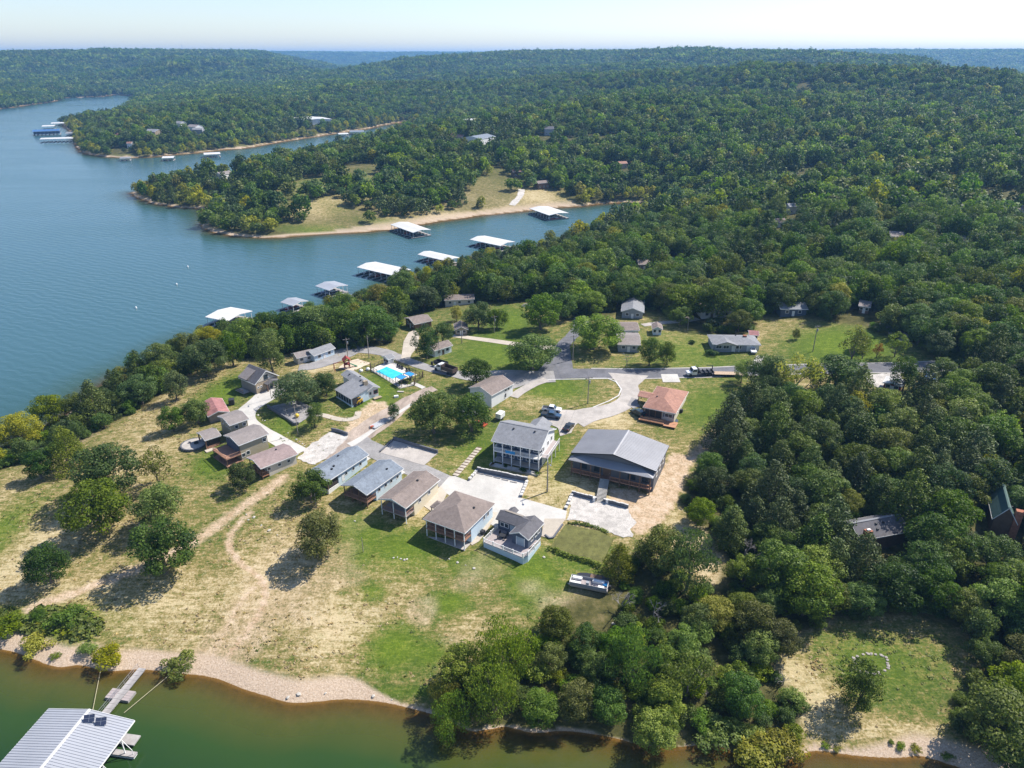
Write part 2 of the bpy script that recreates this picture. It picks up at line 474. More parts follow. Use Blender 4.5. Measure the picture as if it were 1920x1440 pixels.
me = bpy.data.meshes.new('ground')
idx = np.arange(NR * NT).reshape(NR, NT)
quads = np.stack([idx[:-1, :-1], idx[:-1, 1:], idx[1:, 1:], idx[1:, :-1]], -1).reshape(-1, 4)[:, ::-1]
co = np.stack([GX, GY, GZ], -1).reshape(-1, 3)
me.vertices.add(len(co)); me.vertices.foreach_set('co', co.ravel())
me.loops.add(quads.size); me.loops.foreach_set('vertex_index', quads.ravel().astype(np.int32))
me.polygons.add(len(quads)); me.polygons.foreach_set('loop_start', np.arange(0, quads.size, 4, dtype=np.int32))
me.polygons.foreach_set('loop_total', np.full(len(quads), 4, np.int32))
me.update(); me.validate()
me.shade_smooth()
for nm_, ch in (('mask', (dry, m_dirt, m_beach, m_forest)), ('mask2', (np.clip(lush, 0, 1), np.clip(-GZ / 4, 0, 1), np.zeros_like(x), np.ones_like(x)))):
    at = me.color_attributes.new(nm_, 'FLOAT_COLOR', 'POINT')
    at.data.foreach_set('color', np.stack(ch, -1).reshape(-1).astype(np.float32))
ground = bpy.data.objects.new('ground', me)
COL.objects.link(ground); ground['kind'] = 'structure'

def ground_mat():
    m, nt, bs = new_mat('ground_cover')
    at = node(nt, 'ShaderNodeAttribute', attribute_name='mask')
    at2 = node(nt, 'ShaderNodeAttribute', attribute_name='mask2')
    s = node(nt, 'ShaderNodeSeparateColor'); nt.links.new(at.outputs['Color'], s.inputs[0])
    s2 = node(nt, 'ShaderNodeSeparateColor'); nt.links.new(at2.outputs['Color'], s2.inputs[0])
    n_big = noise(nt, 0.09, 5, 0.6); n_mid = noise(nt, 0.5, 4, 0.65)
    n_fine = noise(nt, 2.2, 3, 0.75); n_str = noise(nt, 0.8, 4, 0.7, stretch=(0.35, 1.6, 1))
    dryf = math_n(nt, 'ADD', s.outputs[0], math_n(nt, 'MULTIPLY', math_n(nt, 'SUBTRACT', n_mid, 0.5), 1.3))
    dryf = math_n(nt, 'ADD', dryf, math_n(nt, 'MULTIPLY', math_n(nt, 'SUBTRACT', n_fine, 0.5), 1.5))
    dryf = math_n(nt, 'ADD', dryf, math_n(nt, 'MULTIPLY', math_n(nt, 'SUBTRACT', n_str, 0.5), 1.4))
    grass = ramp(nt, dryf, [(0.0, (0.055, 0.09, 0.016)), (0.22, (0.105, 0.132, 0.030)), (0.42, (0.155, 0.145, 0.045)), (0.6, (0.26, 0.205, 0.085)), (0.78, (0.345, 0.27, 0.135)), (1.0, (0.48, 0.39, 0.225))])
    lushc = ramp(nt, n_fine, [(0.3, (0.085, 0.15, 0.012)), (0.7, (0.20, 0.26, 0.02))])
    lf = math_n(nt, 'MULTIPLY', s2.outputs[0], math_n(nt, 'ADD', n_mid, 0.08))
    lk = node(nt, 'ShaderNodeClamp'); nt.links.new(lf, lk.inputs[0])
    c = mixc(nt, lk.outputs[0], grass, lushc)
    speck = ramp(nt, noise(nt, 1.5, 3, 0.7), [(0.6, (0, 0, 0)), (0.68, (1, 1, 1))])
    c = mixc(nt, math_n(nt, 'MULTIPLY', speck, math_n(nt, 'MULTIPLY', s.outputs[0], 0.8)), c, (0.60, 0.51, 0.36))
    dk = ramp(nt, noise(nt, 1.1, 3, 0.75, stretch=(0.6, 1.5, 1)), [(0.3, (0.55, 0.62, 0.5)), (0.5, (1, 1, 1))])
    c = mixc(nt, 0.8, c, dk, 'MULTIPLY')
    dirtc = ramp(nt, n_mid, [(0.3, (0.38, 0.26, 0.155)), (0.5, (0.50, 0.37, 0.25)), (0.75, (0.62, 0.49, 0.375))])
    dirtc = mixc(nt, 1.0, dirtc, ramp(nt, n_fine, [(0.3, (.75,) * 3), (0.6, (1.05,) * 3)]), 'MULTIPLY')
    df = math_n(nt, 'MULTIPLY', s.outputs[1], math_n(nt, 'ADD', math_n(nt, 'MULTIPLY', n_fine, 2.0), -0.05))
    cl = node(nt, 'ShaderNodeClamp'); nt.links.new(df, cl.inputs[0])
    c = mixc(nt, cl.outputs[0], c, dirtc)
    n_peb = noise(nt, 3.5, 3, 0.8)
    beachc = ramp(nt, n_peb, [(0.25, (0.27, 0.19, 0.125)), (0.5, (0.45, 0.345, 0.25)), (0.75, (0.60, 0.50, 0.39))])
    c = mixc(nt, s.outputs[2], c, beachc)
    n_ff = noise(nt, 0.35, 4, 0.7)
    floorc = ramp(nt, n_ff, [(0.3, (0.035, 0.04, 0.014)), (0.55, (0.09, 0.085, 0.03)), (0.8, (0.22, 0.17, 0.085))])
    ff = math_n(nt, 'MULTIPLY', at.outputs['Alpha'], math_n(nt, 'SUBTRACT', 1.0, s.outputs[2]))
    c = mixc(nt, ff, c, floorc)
    wet = ramp(nt, n_mid, [(0.3, (0.12, 0.08, 0.035)), (0.7, (0.25, 0.17, 0.085))])
    wf = math_n(nt, 'MULTIPLY', s2.outputs[1], 30.0)
    cw = node(nt, 'ShaderNodeClamp'); nt.links.new(wf, cw.inputs[0])
    c = mixc(nt, cw.outputs[0], c, wet)
    nt.links.new(c, bs.inputs['Base Color'])
    bs.inputs['Roughness'].default_value = 0.95
    bs.inputs['Specular IOR Level'].default_value = 0.1
    bump(nt, bs, math_n(nt, 'ADD', n_fine, n_str), 0.55, 0.25)
    return m
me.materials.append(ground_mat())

# ------------------------------------------------------------------ water
def water_sheet():
    nr, ntt = 420, 180
    r = 4.0 * np.exp(np.linspace(0, math.log(9000 / 4.0), nr)); t = np.linspace(-R(75), R(75), ntt)
    X = r[:, None] * np.sin(t)[None]; Y = r[:, None] * np.cos(t)[None]
    D = -lookup(GZ, X, Y)
    ok = D > -1.2
    ok = ok | (r[:, None] < R0)
    D = np.where(r[:, None] < R0, 9.0, D)
    id_ = np.arange(nr * ntt).reshape(nr, ntt)
    q = np.stack([id_[:-1, :-1], id_[1:, :-1], id_[1:, 1:], id_[:-1, 1:]], -1)
    keep = ok[:-1, :-1] | ok[1:, :-1] | ok[1:, 1:] | ok[:-1, 1:]
    q = q[keep][:, ::-1]
    me = bpy.data.meshes.new('water')
    co = np.stack([X, Y, np.zeros_like(X)], -1).reshape(-1, 3)
    used = np.unique(q); mp = -np.ones(len(co), int); mp[used] = np.arange(len(used))
    me.from_pydata(co[used].tolist(), [], mp[q].tolist())
    at = me.attributes.new('depth', 'FLOAT', 'POINT')
    at.data.foreach_set('value', D.reshape(-1)[used].astype(np.float32))
    # how open the water is: the main lake is clear blue, the near cove is green
    op = sstep(150, 330, np.hypot(X, Y)).reshape(-1)[used]
    at = me.attributes.new('open_water', 'FLOAT', 'POINT')
    at.data.foreach_set('value', op.astype(np.float32))
    me.shade_smooth()
    o = bpy.data.objects.new('lake_water', me); COL.objects.link(o); o['kind'] = 'structure'
    m, nt, bs = new_mat('lake_water')
    dep = node(nt, 'ShaderNodeAttribute', attribute_name='depth').outputs['Fac']
    opn = node(nt, 'ShaderNodeAttribute', attribute_name='open_water').outputs['Fac']
    nz = noise(nt, 0.05, 3)
    d2 = math_n(nt, 'MULTIPLY', math_n(nt, 'ADD', dep, math_n(nt, 'MULTIPLY', math_n(nt, 'SUBTRACT', nz, 0.5), 1.0)), 0.26)
    green = ramp(nt, d2, [(0.0, (0.10, 0.085, 0.028)), (0.22, (0.070, 0.085, 0.018)), (0.5, (0.026, 0.058, 0.012)), (1.0, (0.012, 0.040, 0.012))])
    blue = ramp(nt, d2, [(0.0, (0.07, 0.08, 0.04)), (0.4, (0.034, 0.075, 0.062)), (1.0, (0.042, 0.105, 0.122))])
    nt.links.new(mixc(nt, opn, green, blue), bs.inputs['Base Color'])
    bs.inputs['Roughness'].default_value = 0.09
    nt.links.new(math_n(nt, 'ADD', math_n(nt, 'MULTIPLY', noise(nt, 0.008, 4, 0.6, stretch=(0.35, 1.8, 1)), 0.30), 0.0), bs.inputs['Roughness'])
    bs.inputs['IOR'].default_value = 1.333
    bs.inputs['Specular IOR Level'].default_value = 0.5
    tc = node(nt, 'ShaderNodeTexCoord').outputs['Object']
    mp1 = node(nt, 'ShaderNodeMapping'); mp1.inputs['Rotation'].default_value = (0, 0, R(28)); nt.links.new(tc, mp1.inputs[0])
    w1 = node(nt, 'ShaderNodeTexWave', Scale=0.075, Distortion=7.0, Detail=3.0); w1.inputs['Detail Scale'].default_value = 1.6
    w1.bands_direction = 'Y'; nt.links.new(mp1.outputs[0], w1.inputs[0])
    n2 = noise(nt, 0.55, 4, 0.65, vec=mp1.outputs[0], stretch=(0.45, 1.6, 1))
    n3 = noise(nt, 0.012, 3, 0.5, stretch=(0.5, 1.4, 1))
    h = math_n(nt, 'ADD', math_n(nt, 'MULTIPLY', w1.outputs['Fac'], 0.55), n2)
    amt = math_n(nt, 'MULTIPLY', h, math_n(nt, 'ADD', math_n(nt, 'MULTIPLY', n3, 1.2), 0.15))
    amt = math_n(nt, 'MULTIPLY', amt, math_n(nt, 'ADD', math_n(nt, 'MULTIPLY', opn, 0.85), 0.15))
    bump(nt, bs, amt, 0.30, 0.55)
    # shallow water is see-through, deep water is not
    tr = node(nt, 'ShaderNodeBsdfTransparent'); tr.inputs[0].default_value = (0.78, 0.62, 0.36, 1)
    mx = node(nt, 'ShaderNodeMixShader')
    f = ramp(nt, math_n(nt, 'MULTIPLY', dep, 0.5), [(0.0, (0.22,) * 3), (0.35, (0.72,) * 3), (1.0, (1.0,) * 3)])
    nt.links.new(f, mx.inputs[0]); nt.links.new(tr.outputs[0], mx.inputs[1]); nt.links.new(bs.outputs[0], mx.inputs[2])
    nt.links.new(mx.outputs[0], nt.nodes['Material Output'].inputs[0])
    me.materials.append(m)
water_sheet()

# ------------------------------------------------------------------ haze
hz = MB().box(0, 7600, 90, 26000, 17600, 206)
def haze_mat():
    m = bpy.data.materials.new('haze'); m.use_nodes = True
    nt = m.node_tree; nt.nodes.clear()
    out = node(nt, 'ShaderNodeOutputMaterial'); v = node(nt, 'ShaderNodeVolumePrincipled')
    v.inputs['Color'].default_value = (0.26, 0.56, 1.0, 1); v.inputs['Density'].default_value = HAZE
    v.inputs['Anisotropy'].default_value = 0.2
    nt.links.new(v.outputs[0], out.inputs['Volume'])
    return m
HAZE = 0.000108
haze = hz.build('haze', haze_mat(), kind='stuff')
haze.display_type = 'WIRE'

# ------------------------------------------------------------------ sheets laid on the ground: roads, pads, paths
RAG = {'white_gravel': .9, 'grey_gravel': .35, 'dirt_lane': .8, 'worn_asphalt': .25, 'asphalt': .16, 'old_concrete': .2, 'play_sand': .4}
def ragged(P, amp):
    out = []
    P = [np.array(p, float) for p in P]
    for a, b in zip(P, P[1:] + P[:1]):
        d = b - a; L = np.hypot(*d); n = max(1, int(L / .8)); nr = np.array([-d[1], d[0]]) / (L + 1e-6)
        for i in range(n):
            q = a + d * i / n
            out.append(q + nr * amp * 2 * (float(fbm(np.array([q[0]]), np.array([q[1]]), 2.6, 2, 71)[0]) - .5 + random.uniform(-.15, .15)))
    return out
def sheet_poly(name, P, m, off=0.06, step=1.6, depth=0.0):
    if m.name in RAG: P = ragged(P, RAG[m.name])
    bm = bmesh.new()
    vs = [bm.verts.new((p[0], p[1], 0)) for p in P]
    bm.faces.new(vs)
    bmesh.ops.triangulate(bm, faces=bm.faces)
    for _ in range(7):
        lg = [e for e in bm.edges if e.calc_length() > step]
        if not lg: break
        bmesh.ops.subdivide_edges(bm, edges=lg, cuts=1)
        bmesh.ops.triangulate(bm, faces=[f for f in bm.faces if len(f.verts) > 3])
    xs = np.array([v.co.x for v in bm.verts]); ys = np.array([v.co.y for v in bm.verts])
    for v, z in zip(bm.verts, Hv(xs, ys)): v.co.z = z + off
    bmesh.ops.recalc_face_normals(bm, faces=bm.faces)
    if sum(f.normal.z for f in bm.faces) < 0: bmesh.ops.reverse_faces(bm, faces=bm.faces)
    if depth:
        ex = bmesh.ops.extrude_face_region(bm, geom=bm.faces[:])
        for v in [q for q in ex['geom'] if isinstance(q, bmesh.types.BMVert)]: v.co.z += depth
        bmesh.ops.recalc_face_normals(bm, faces=bm.faces)
    me = bpy.data.meshes.new(name); bm.to_mesh(me); bm.free(); me.shade_smooth() if not depth else None
    me.materials.append(m)
    o = bpy.data.objects.new(name, me); COL.objects.link(o); o['kind'] = 'structure'
    return o
def ribbon(name, P, width, m, off=0.06, step=1.4, across=4, shift=0.0):
    C = smooth(P, 8)
    L = np.r_[0, np.cumsum(np.hypot(*np.diff(C, axis=0).T))]
    n = max(int(L[-1] / step), 2)
    s = np.linspace(0, L[-1], n)
    X = np.interp(s, L, C[:, 0]); Y = np.interp(s, L, C[:, 1])
    W = np.interp(s / L[-1], np.linspace(0, 1, len(width)), width) if hasattr(width, '__len__') else np.full(n, width)
    tx, ty = np.gradient(X), np.gradient(Y); q = np.hypot(tx, ty) + 1e-9
    nx, ny = -ty / q, tx / q
    k = np.linspace(-.5, .5, across + 1)
    if m.name in RAG: W = W + RAG[m.name] * 2.2 * (fbm(X, Y, 3.0, 3, 73) - .5) + RAG[m.name] * .3 * rng.normal(size=n)
    PX = X[:, None] + nx[:, None] * (k[None] * W[:, None] + shift); PY = Y[:, None] + ny[:, None] * (k[None] * W[:, None] + shift)
    PZ_ = Hv(PX, PY) + off
    me = bpy.data.meshes.new(name)
    id_ = np.arange(n * (across + 1)).reshape(n, across + 1)
    q = np.stack([id_[:-1, :-1], id_[:-1, 1:], id_[1:, 1:], id_[1:, :-1]], -1).reshape(-1, 4)
    me.from_pydata(np.stack([PX, PY, PZ_], -1).reshape(-1, 3).tolist(), [], q[:, ::-1].tolist())
    me.shade_smooth(); me.materials.append(m)
    o = bpy.data.objects.new(name, me); COL.objects.link(o); o['kind'] = 'structure'
    return o
M_asph = mat('asphalt', (0.16, 0.16, 0.175), 0.9, 0.22, 0.35, fine=0.25)
M_asph_old = mat('worn_asphalt', (0.33, 0.315, 0.305), 0.92, 0.2, 0.3, fine=0.25)
M_conc = mat('concrete', (0.56, 0.535, 0.49), 0.9, 0.13, 0.25, fine=0.1)
M_conc_tan = mat('tan_concrete', (0.5, 0.44, 0.36), 0.9, 0.12, 0.4, fine=0.15)
M_conc_old = mat('old_concrete', (0.46, 0.42, 0.38), 0.92, 0.16, 0.4, fine=0.2)
M_gravel = mat('white_gravel', (0.66, 0.615, 0.56), 0.95, 0.24, 0.7, fine=0.5, bmp=0.5)
M_gravel_dk = mat('grey_gravel', (0.36, 0.34, 0.33), 0.95, 0.3, 0.6, fine=0.45, bmp=0.5)
M_rubble = mat('dirt_lane', (0.47, 0.38, 0.31), 0.95, 0.3, 0.5, fine=0.4, bmp=0.5, stretch=(1, .4, 1))
M_sand = mat('play_sand', (0.58, 0.48, 0.36), 0.95, 0.12, 0.8)

ribbon('road', gp([(1020, 706), (1060, 701), (1110, 700), (1200, 701), (1300, 699), (1400, 695), (1500, 692.5), (1600, 690.5), (1700, 689), (1780, 686), (1880, 680)]), 6.6, M_asph, 0.07)
M_edge = mat('pale_gravel_shoulder', (0.5, 0.47, 0.43), 0.95, 0.2, 0.8, fine=0.3)
for sgn in (-1, 1):
    ribbon('road_shoulder', gp([(1110, 700), (1200, 701), (1300, 699), (1400, 695), (1500, 692.5), (1600, 690.5), (1700, 689), (1780, 686)]), 0.55, M_edge, 0.09, across=1, shift=sgn * 3.5)
ribbon('side_road', gp([(1040, 702), (1047, 684), (1052, 665), (1058, 645), (1075, 628), (1090, 610), (1085, 590), (1060, 580), (1030, 576), (980, 572)]), [12, 8, 5, 4.6, 6, 6, 5, 5, 5], M_asph, 0.085)
ribbon('lane', gp([(1040, 706), (1000, 707), (950, 705), (905, 706), (865, 703), (803, 690), (750, 672), (715, 660), (665, 655), (635, 668), (600, 683), (560, 690)]), [8, 9, 8, 5, 4.6, 4.6, 5, 7, 10, 8, 6], M_asph_old, 0.1)
sheet_poly('forecourt', gp([(925, 700), (985, 698), (1030, 700), (1030, 714), (985, 722), (962, 730), (940, 720)]), M_asph_old, 0.115)
ribbon('driveway', gp([(1025, 712), (1000, 721), (975, 735), (962, 745)]), [3.4, 3.2, 3.5], M_conc_old, 0.13)
sheet_poly('turnaround', gp([(752, 672), (757, 640), (766, 624), (779, 618), (786, 630), (784, 650), (772, 664), (768, 674)]), M_conc_tan, 0.12)
ribbon('driveway', gp([(848, 629), (900, 636), (965, 645), (1010, 652), (1055, 650)]), [3, 3.6, 3.6, 4], M_conc_tan, 0.07)
ribbon('driveway', gp([(1178, 702), (1178, 722), (1182, 738), (1170, 757), (1140, 770), (1100, 779), (1075, 788)]), [13, 6, 5.5, 6, 7, 9], M_conc_old, 0.10)
sheet_poly('parking_pad', gp([(1012, 787), (1020, 769), (1095, 770), (1118, 772), (1115, 780), (1093, 786), (1080, 797), (1071, 812), (1050, 818), (1046, 803)]), M_conc_old, 0.12)
sheet_poly('boat_pad', gp([(1184, 745), (1192, 748), (1200, 763), (1186, 766), (1176, 760)]), M_asph_old, 0.115)
sheet_poly('parking_pad', gp([(1239, 702), (1270, 702), (1276, 717), (1243, 717)]), M_conc, 0.11)
sheet_poly('parking_pad', gp([(826, 912), (842, 894), (853, 893), (878, 902.5), (894.6, 884.5), (988, 903.5), (977, 934), (1063, 958.5), (1060, 976), (1021, 985), (960, 975), (930, 990), (838, 926)]), M_conc, 0.09)
sheet_poly('patio_slab', gp([(1021, 973), (1061, 973), (1053, 984), (1034, 1011), (1015, 1006)]), M_conc_tan, 0.12)
sheet_poly('walkway', gp([(838, 926), (826, 912), (790, 946), (806, 957), (820, 965)]), M_conc_tan, 0.11)
ribbon('walkway', gp([(925, 960), (910, 985), (893, 1010), (880, 1018)]), 2.2, M_conc_tan, 0.13)
ribbon('lane', gp([(672, 824), (690, 838), (720, 853), (760, 872), (800, 890), (840, 905)]), [5, 6, 6, 6, 5], M_asph_old, 0.08)
ribbon('walkway', gp([(757, 884), (735, 898), (705, 918)]), 1.4, M_conc, 0.10)
ribbon('walkway', gp([(692, 858), (672, 872), (640, 896)]), 1.4, M_conc, 0.10)
sheet_poly('shaded_pad', gp([(738, 826), (820, 851), (795, 873), (712, 849)]), M_conc_old, 0.12)
ribbon('dirt_lane', gp([(815, 728), (790, 738), (765, 752), (738, 772), (705, 795), (672, 818), (640, 838), (612, 862)]), [3.6, 4, 5, 7, 8, 8, 7, 6], M_rubble, 0.07)
ribbon('kerb_strip', gp([(772, 758), (745, 776), (710, 800), (672, 826), (655, 835)]), [1.2, 1.2, 1.4, 2.4], M_conc, 0.11)
sheet_poly('gravel_lot', gp([(622, 810), (652, 817), (640, 838), (605, 864), (590, 872), (562, 860), (566, 845), (590, 828)]), M_gravel, 0.10)
ribbon('driveway', gp([(525, 716), (505, 738), (480, 757), (462, 772), (462, 790), (485, 806), (520, 825), (562, 850)]), [9, 9, 7, 6, 5, 4.2, 4.2, 5], M_conc, 0.09)
sheet_poly('gravel_lot', gp([(503, 764), (530, 757), (556, 750), (585, 763), (578, 784), (553, 797)]), M_gravel_dk, 0.10)
ribbon('path', gp([(583, 777), (607, 779), (640, 787), (667, 784), (672, 772)]), 1.9, M_conc_tan, 0.09)
sheet_poly('play_area', gp([(635, 690), (650, 678), (672, 673), (694, 682), (668, 693), (660, 697)]), M_sand, 0.08)
sheet_poly('gravel_lot', gp([(1070, 931), (1078, 926), (1177, 949), (1176, 962), (1188, 975), (1186, 1007), (1160, 1004), (1133, 994), (1105, 980), (1062, 976)]), M_gravel, 0.09)
ribbon('driveway', gp([(1428, 668), (1420, 678), (1424, 688)]), 2.6, M_gravel, 0.08)
ribbon('driveway', gp([(1205, 610), (1235, 606), (1270, 603), (1305, 596)]), [3, 3, 6], M_conc_old, 0.08)
sheet_poly('gravel_lot', gp([(1618, 703), (1690, 700), (1690, 722), (1655, 728), (1625, 715)]), M_gravel, 0.08)
ribbon('driveway', gp([(1640, 608), (1655, 615), (1690, 630), (1700, 640)]), [5, 6, 4], M_asph_old, 0.08)
ribbon('forest_drive', gp([(1730, 940), (1780, 925), (1840, 905), (1890, 895)]), 6, M_conc_old, 0.08)
ribbon('gravel_track', gp([(960, 385), (975, 368), (978, 355)]), 5, M_gravel, 0.12)
ribbon('path', gp([(795, 728), (782, 722), (772, 718)]), 1.6, M_conc, 0.1)
# ------------------------------------------------------------------ trees
def leaf_mat(name, c1, c2, huev=0.03, trans=0.40):
    m, nt, bs = new_mat(name)
    at = node(nt, 'ShaderNodeAttribute', attribute_name='tint').outputs['Fac']
    c = mixc(nt, at, c1, c2)
    oi = node(nt, 'ShaderNodeObjectInfo').outputs['Random']
    hs = node(nt, 'ShaderNodeHueSaturation')
    nt.links.new(math_n(nt, 'ADD', math_n(nt, 'MULTIPLY', oi, huev * 1.1), 0.5 - huev), hs.inputs['Hue'])
    o2 = math_n(nt, 'FRACT', math_n(nt, 'MULTIPLY', oi, 17.3))
    nt.links.new(math_n(nt, 'ADD', math_n(nt, 'MULTIPLY', o2, 0.75), 0.80), hs.inputs['Value'])
    o3 = math_n(nt, 'FRACT', math_n(nt, 'MULTIPLY', oi, 41.7))
    nt.links.new(math_n(nt, 'ADD', math_n(nt, 'MULTIPLY', o3, 0.3), 0.85), hs.inputs['Saturation'])
    nt.links.new(c, hs.inputs['Color'])
    nt.links.new(hs.outputs[0], bs.inputs['Base Color'])
    bs.inputs['Roughness'].default_value = 0.55
    bs.inputs['Specular IOR Level'].default_value = 0.22
    tl = node(nt, 'ShaderNodeBsdfTranslucent')
    nt.links.new(mixc(nt, 1.0, hs.outputs[0], (1.0, 1.15, 0.55), 'MULTIPLY'), tl.inputs[0])
    mx = node(nt, 'ShaderNodeMixShader'); mx.inputs[0].default_value = trans
    nt.links.new(bs.outputs[0], mx.inputs[1]); nt.links.new(tl.outputs[0], mx.inputs[2])
    nt.links.new(mx.outputs[0], nt.nodes['Material Output'].inputs[0])
    return m
LEAF = {
    'dark': leaf_mat('dark_leaves', (0.024, 0.060, 0.011), (0.085, 0.150, 0.024)),
    'mid': leaf_mat('green_leaves', (0.038, 0.084, 0.011), (0.130, 0.205, 0.026)),
    'light': leaf_mat('light_leaves', (0.066, 0.120, 0.012), (0.195, 0.270, 0.030)),
    'yellow': leaf_mat('yellow_leaves', (0.13, 0.15, 0.010), (0.33, 0.33, 0.022)),
    'olive': leaf_mat('olive_leaves', (0.055, 0.080, 0.012), (0.165, 0.195, 0.032)),
    'blue': leaf_mat('grey_green_leaves', (0.038, 0.078, 0.022), (0.125, 0.185, 0.058)),
    'orange': leaf_mat('orange_leaves', (0.16, 0.08, 0.016), (0.38, 0.19, 0.035)),
    'cedar': leaf_mat('cedar_needles', (0.026, 0.050, 0.009), (0.085, 0.118, 0.020), 0.02, 0.12),
    'rust': leaf_mat('rust_leaves', (0.08, 0.055, 0.016), (0.18, 0.13, 0.03)),
}
M_bark = mat('bark', (0.17, 0.14, 0.115), 0.95, 0.3, 1.5)
M_twig = mat('grey_twigs', (0.33, 0.30, 0.28), 0.95, 0.2, 1.5)

def leaf_cloud(seed, centres, radii, nleaf, leaf, up=0.3, jit=0.42, squash=0.85, droop=0.0):
    r = np.random.default_rng(seed)
    C = np.array(centres); RB = np.array(radii)
    w = RB ** 2 / (RB ** 2).sum()
    k = r.choice(len(C), nleaf, p=w)
    d = r.normal(size=(nleaf, 3)); d[:, 2] += up
    d /= np.linalg.norm(d, axis=1)[:, None]
    rad = RB[k] * (0.66 + 0.44 * r.random(nleaf) ** 0.6)
    p = C[k] + d * rad[:, None] * np.array([1, 1, squash])
    nrm = d + r.normal(size=(nleaf, 3)) * jit
    nrm[:, 2] += 0.25
    nrm /= np.linalg.norm(nrm, axis=1)[:, None]
    a = np.cross(nrm, r.normal(size=(nleaf, 3))); a /= np.linalg.norm(a, axis=1)[:, None]
    b = np.cross(nrm, a)
    if droop:
        a = a * (1 - droop) + np.array([0, 0, -1]) * droop * 1.6
    s = leaf * (0.6 + 0.8 * r.random(nleaf))[:, None]
    e = 0.45 + 0.4 * r.random(nleaf)[:, None]
    bend = nrm * s * 0.28
    V = np.stack([p - a * s, p + b * s * e - bend * 0.3, p + a * s - bend, p - b * s * e - bend * 0.3], 1).reshape(-1, 3)
    tint = np.clip(0.5 + 0.32 * r.normal(size=nleaf) + 0.25 * r.normal(size=len(C))[k], 0, 1)
    return V, np.repeat(tint, 4)
def cloud_mesh(name, V, tint, m, smooth=False):
    n = len(V) // 4
    me = bpy.data.meshes.new(name)
    me.vertices.add(len(V)); me.vertices.foreach_set('co', V.ravel())
    me.loops.add(len(V)); me.loops.foreach_set('vertex_index', np.arange(len(V), dtype=np.int32))
    me.polygons.add(n); me.polygons.foreach_set('loop_start', np.arange(0, 4 * n, 4, dtype=np.int32)); me.polygons.foreach_set('loop_total', np.full(n, 4, np.int32))
    me.update()
    at = me.attributes.new('tint', 'FLOAT', 'POINT'); at.data.foreach_set('value', tint.astype(np.float32))
    if m: me.materials.append(m)
    return me
def oak_blobs(seed, n=30, flat=0.62, low=-0.8):
    """lobes of a crown one unit across, resting on z = 0.32 .. 1.0"""
    r = np.random.default_rng(seed)
    C, RB = [], []
    for i in range(n):
        zz = low + (1 - low) * (i + 0.5) / n
        a = i * 2.39996 + r.normal() * 0.5
        q = math.sqrt(max(0.0, 1 - zz * zz)) if zz > 0 else 1 - 0.55 * zz * zz
        rad = 0.37 * (0.78 + 0.35 * r.random())
        C.append((math.cos(a) * q * rad, math.sin(a) * q * rad, 0.57 + zz * 0.39 * (flat / 0.62 if zz > 0 else 1)))
        RB.append((0.095 + 0.075 * r.random()) * (30 / n) ** 0.35)
    for i in range(6):
        C.append(tuple(r.normal(size=3) * 0.09 + np.array([0, 0, 0.62]))); RB.append(0.17)
    sq = 1 + r.normal() * 0.12
    C = np.array(C); C[:, 0] *= sq; C[:, 1] /= sq
    off = r.normal(size=2) * 0.05
    C[:, :2] += off * (C[:, 2:3] - 0.3)
    return C, np.array(RB)
def cedar_blobs(seed, n=34):
    r = np.random.default_rng(seed)
    C, RB = [], []
    for i in range(n):
        t = (i + 0.5) / n
        a = i * 2.39996
        q = 0.34 * (1 - t) ** 0.75 * (0.8 + 0.4 * r.random())
        C.append((math.cos(a) * q, math.sin(a) * q, 0.10 + t * 1.05)); RB.append(0.05 + 0.12 * (1 - t) + 0.03 * r.random())
    return np.array(C), np.array(RB)
def bush_blobs(seed, n=16):
    r = np.random.default_rng(seed)
    C = np.stack([r.normal(size=n) * 0.2, r.normal(size=n) * 0.2, 0.12 + 0.28 * r.random(n)], -1)
    return C, 0.12 + 0.08 * r.random(n)
def trunk_mb(seed, C, r0=0.028, z0=-0.05):
    r = np.random.default_rng(seed + 999)
    mb = MB()
    p = Vector((0, 0, z0)); rr_ = r0 * 1.35
    pts = [p]
    for k in range(3):
        q = p + Vector((r.normal() * 0.02, r.normal() * 0.02, 0.15))
        mb.tube(p, q, rr_, rr_ * 0.8, 7); p = q; rr_ *= 0.8; pts.append(p)
    for i in r.choice(len(C), min(7, len(C)), replace=False):
        t = Vector(C[i]); a = pts[1 + r.integers(0, 3)]
        m_ = a.lerp(t, 0.55) + Vector((r.normal() * .02, r.normal() * .02, -0.03))
        mb.tube(a, m_, rr_ * 0.62, rr_ * 0.4, 5); mb.tube(m_, t, rr_ * 0.4, rr_ * 0.15, 4)
    return mb
def bare_mb(seed, n=3):
    r = np.random.default_rng(seed)
    mb = MB()
    def grow(p, d, L, rad, lev):
        q = p + d * L
        mb.tube(p, q, rad, rad * 0.6, 4)
        if lev == 0: return
        for _ in range(3 if lev > 1 else 4):
            dd = (d + Vector(r.normal(size=3)) * 0.55); dd.z += 0.12
            grow(p.lerp(q, 0.55 + 0.45 * r.random()), dd.normalized(), L * 0.66, rad * 0.55, lev - 1)
    grow(Vector((0, 0, -0.05)), Vector((0, 0, 1)), 0.34, 0.022, 4)
    return mb
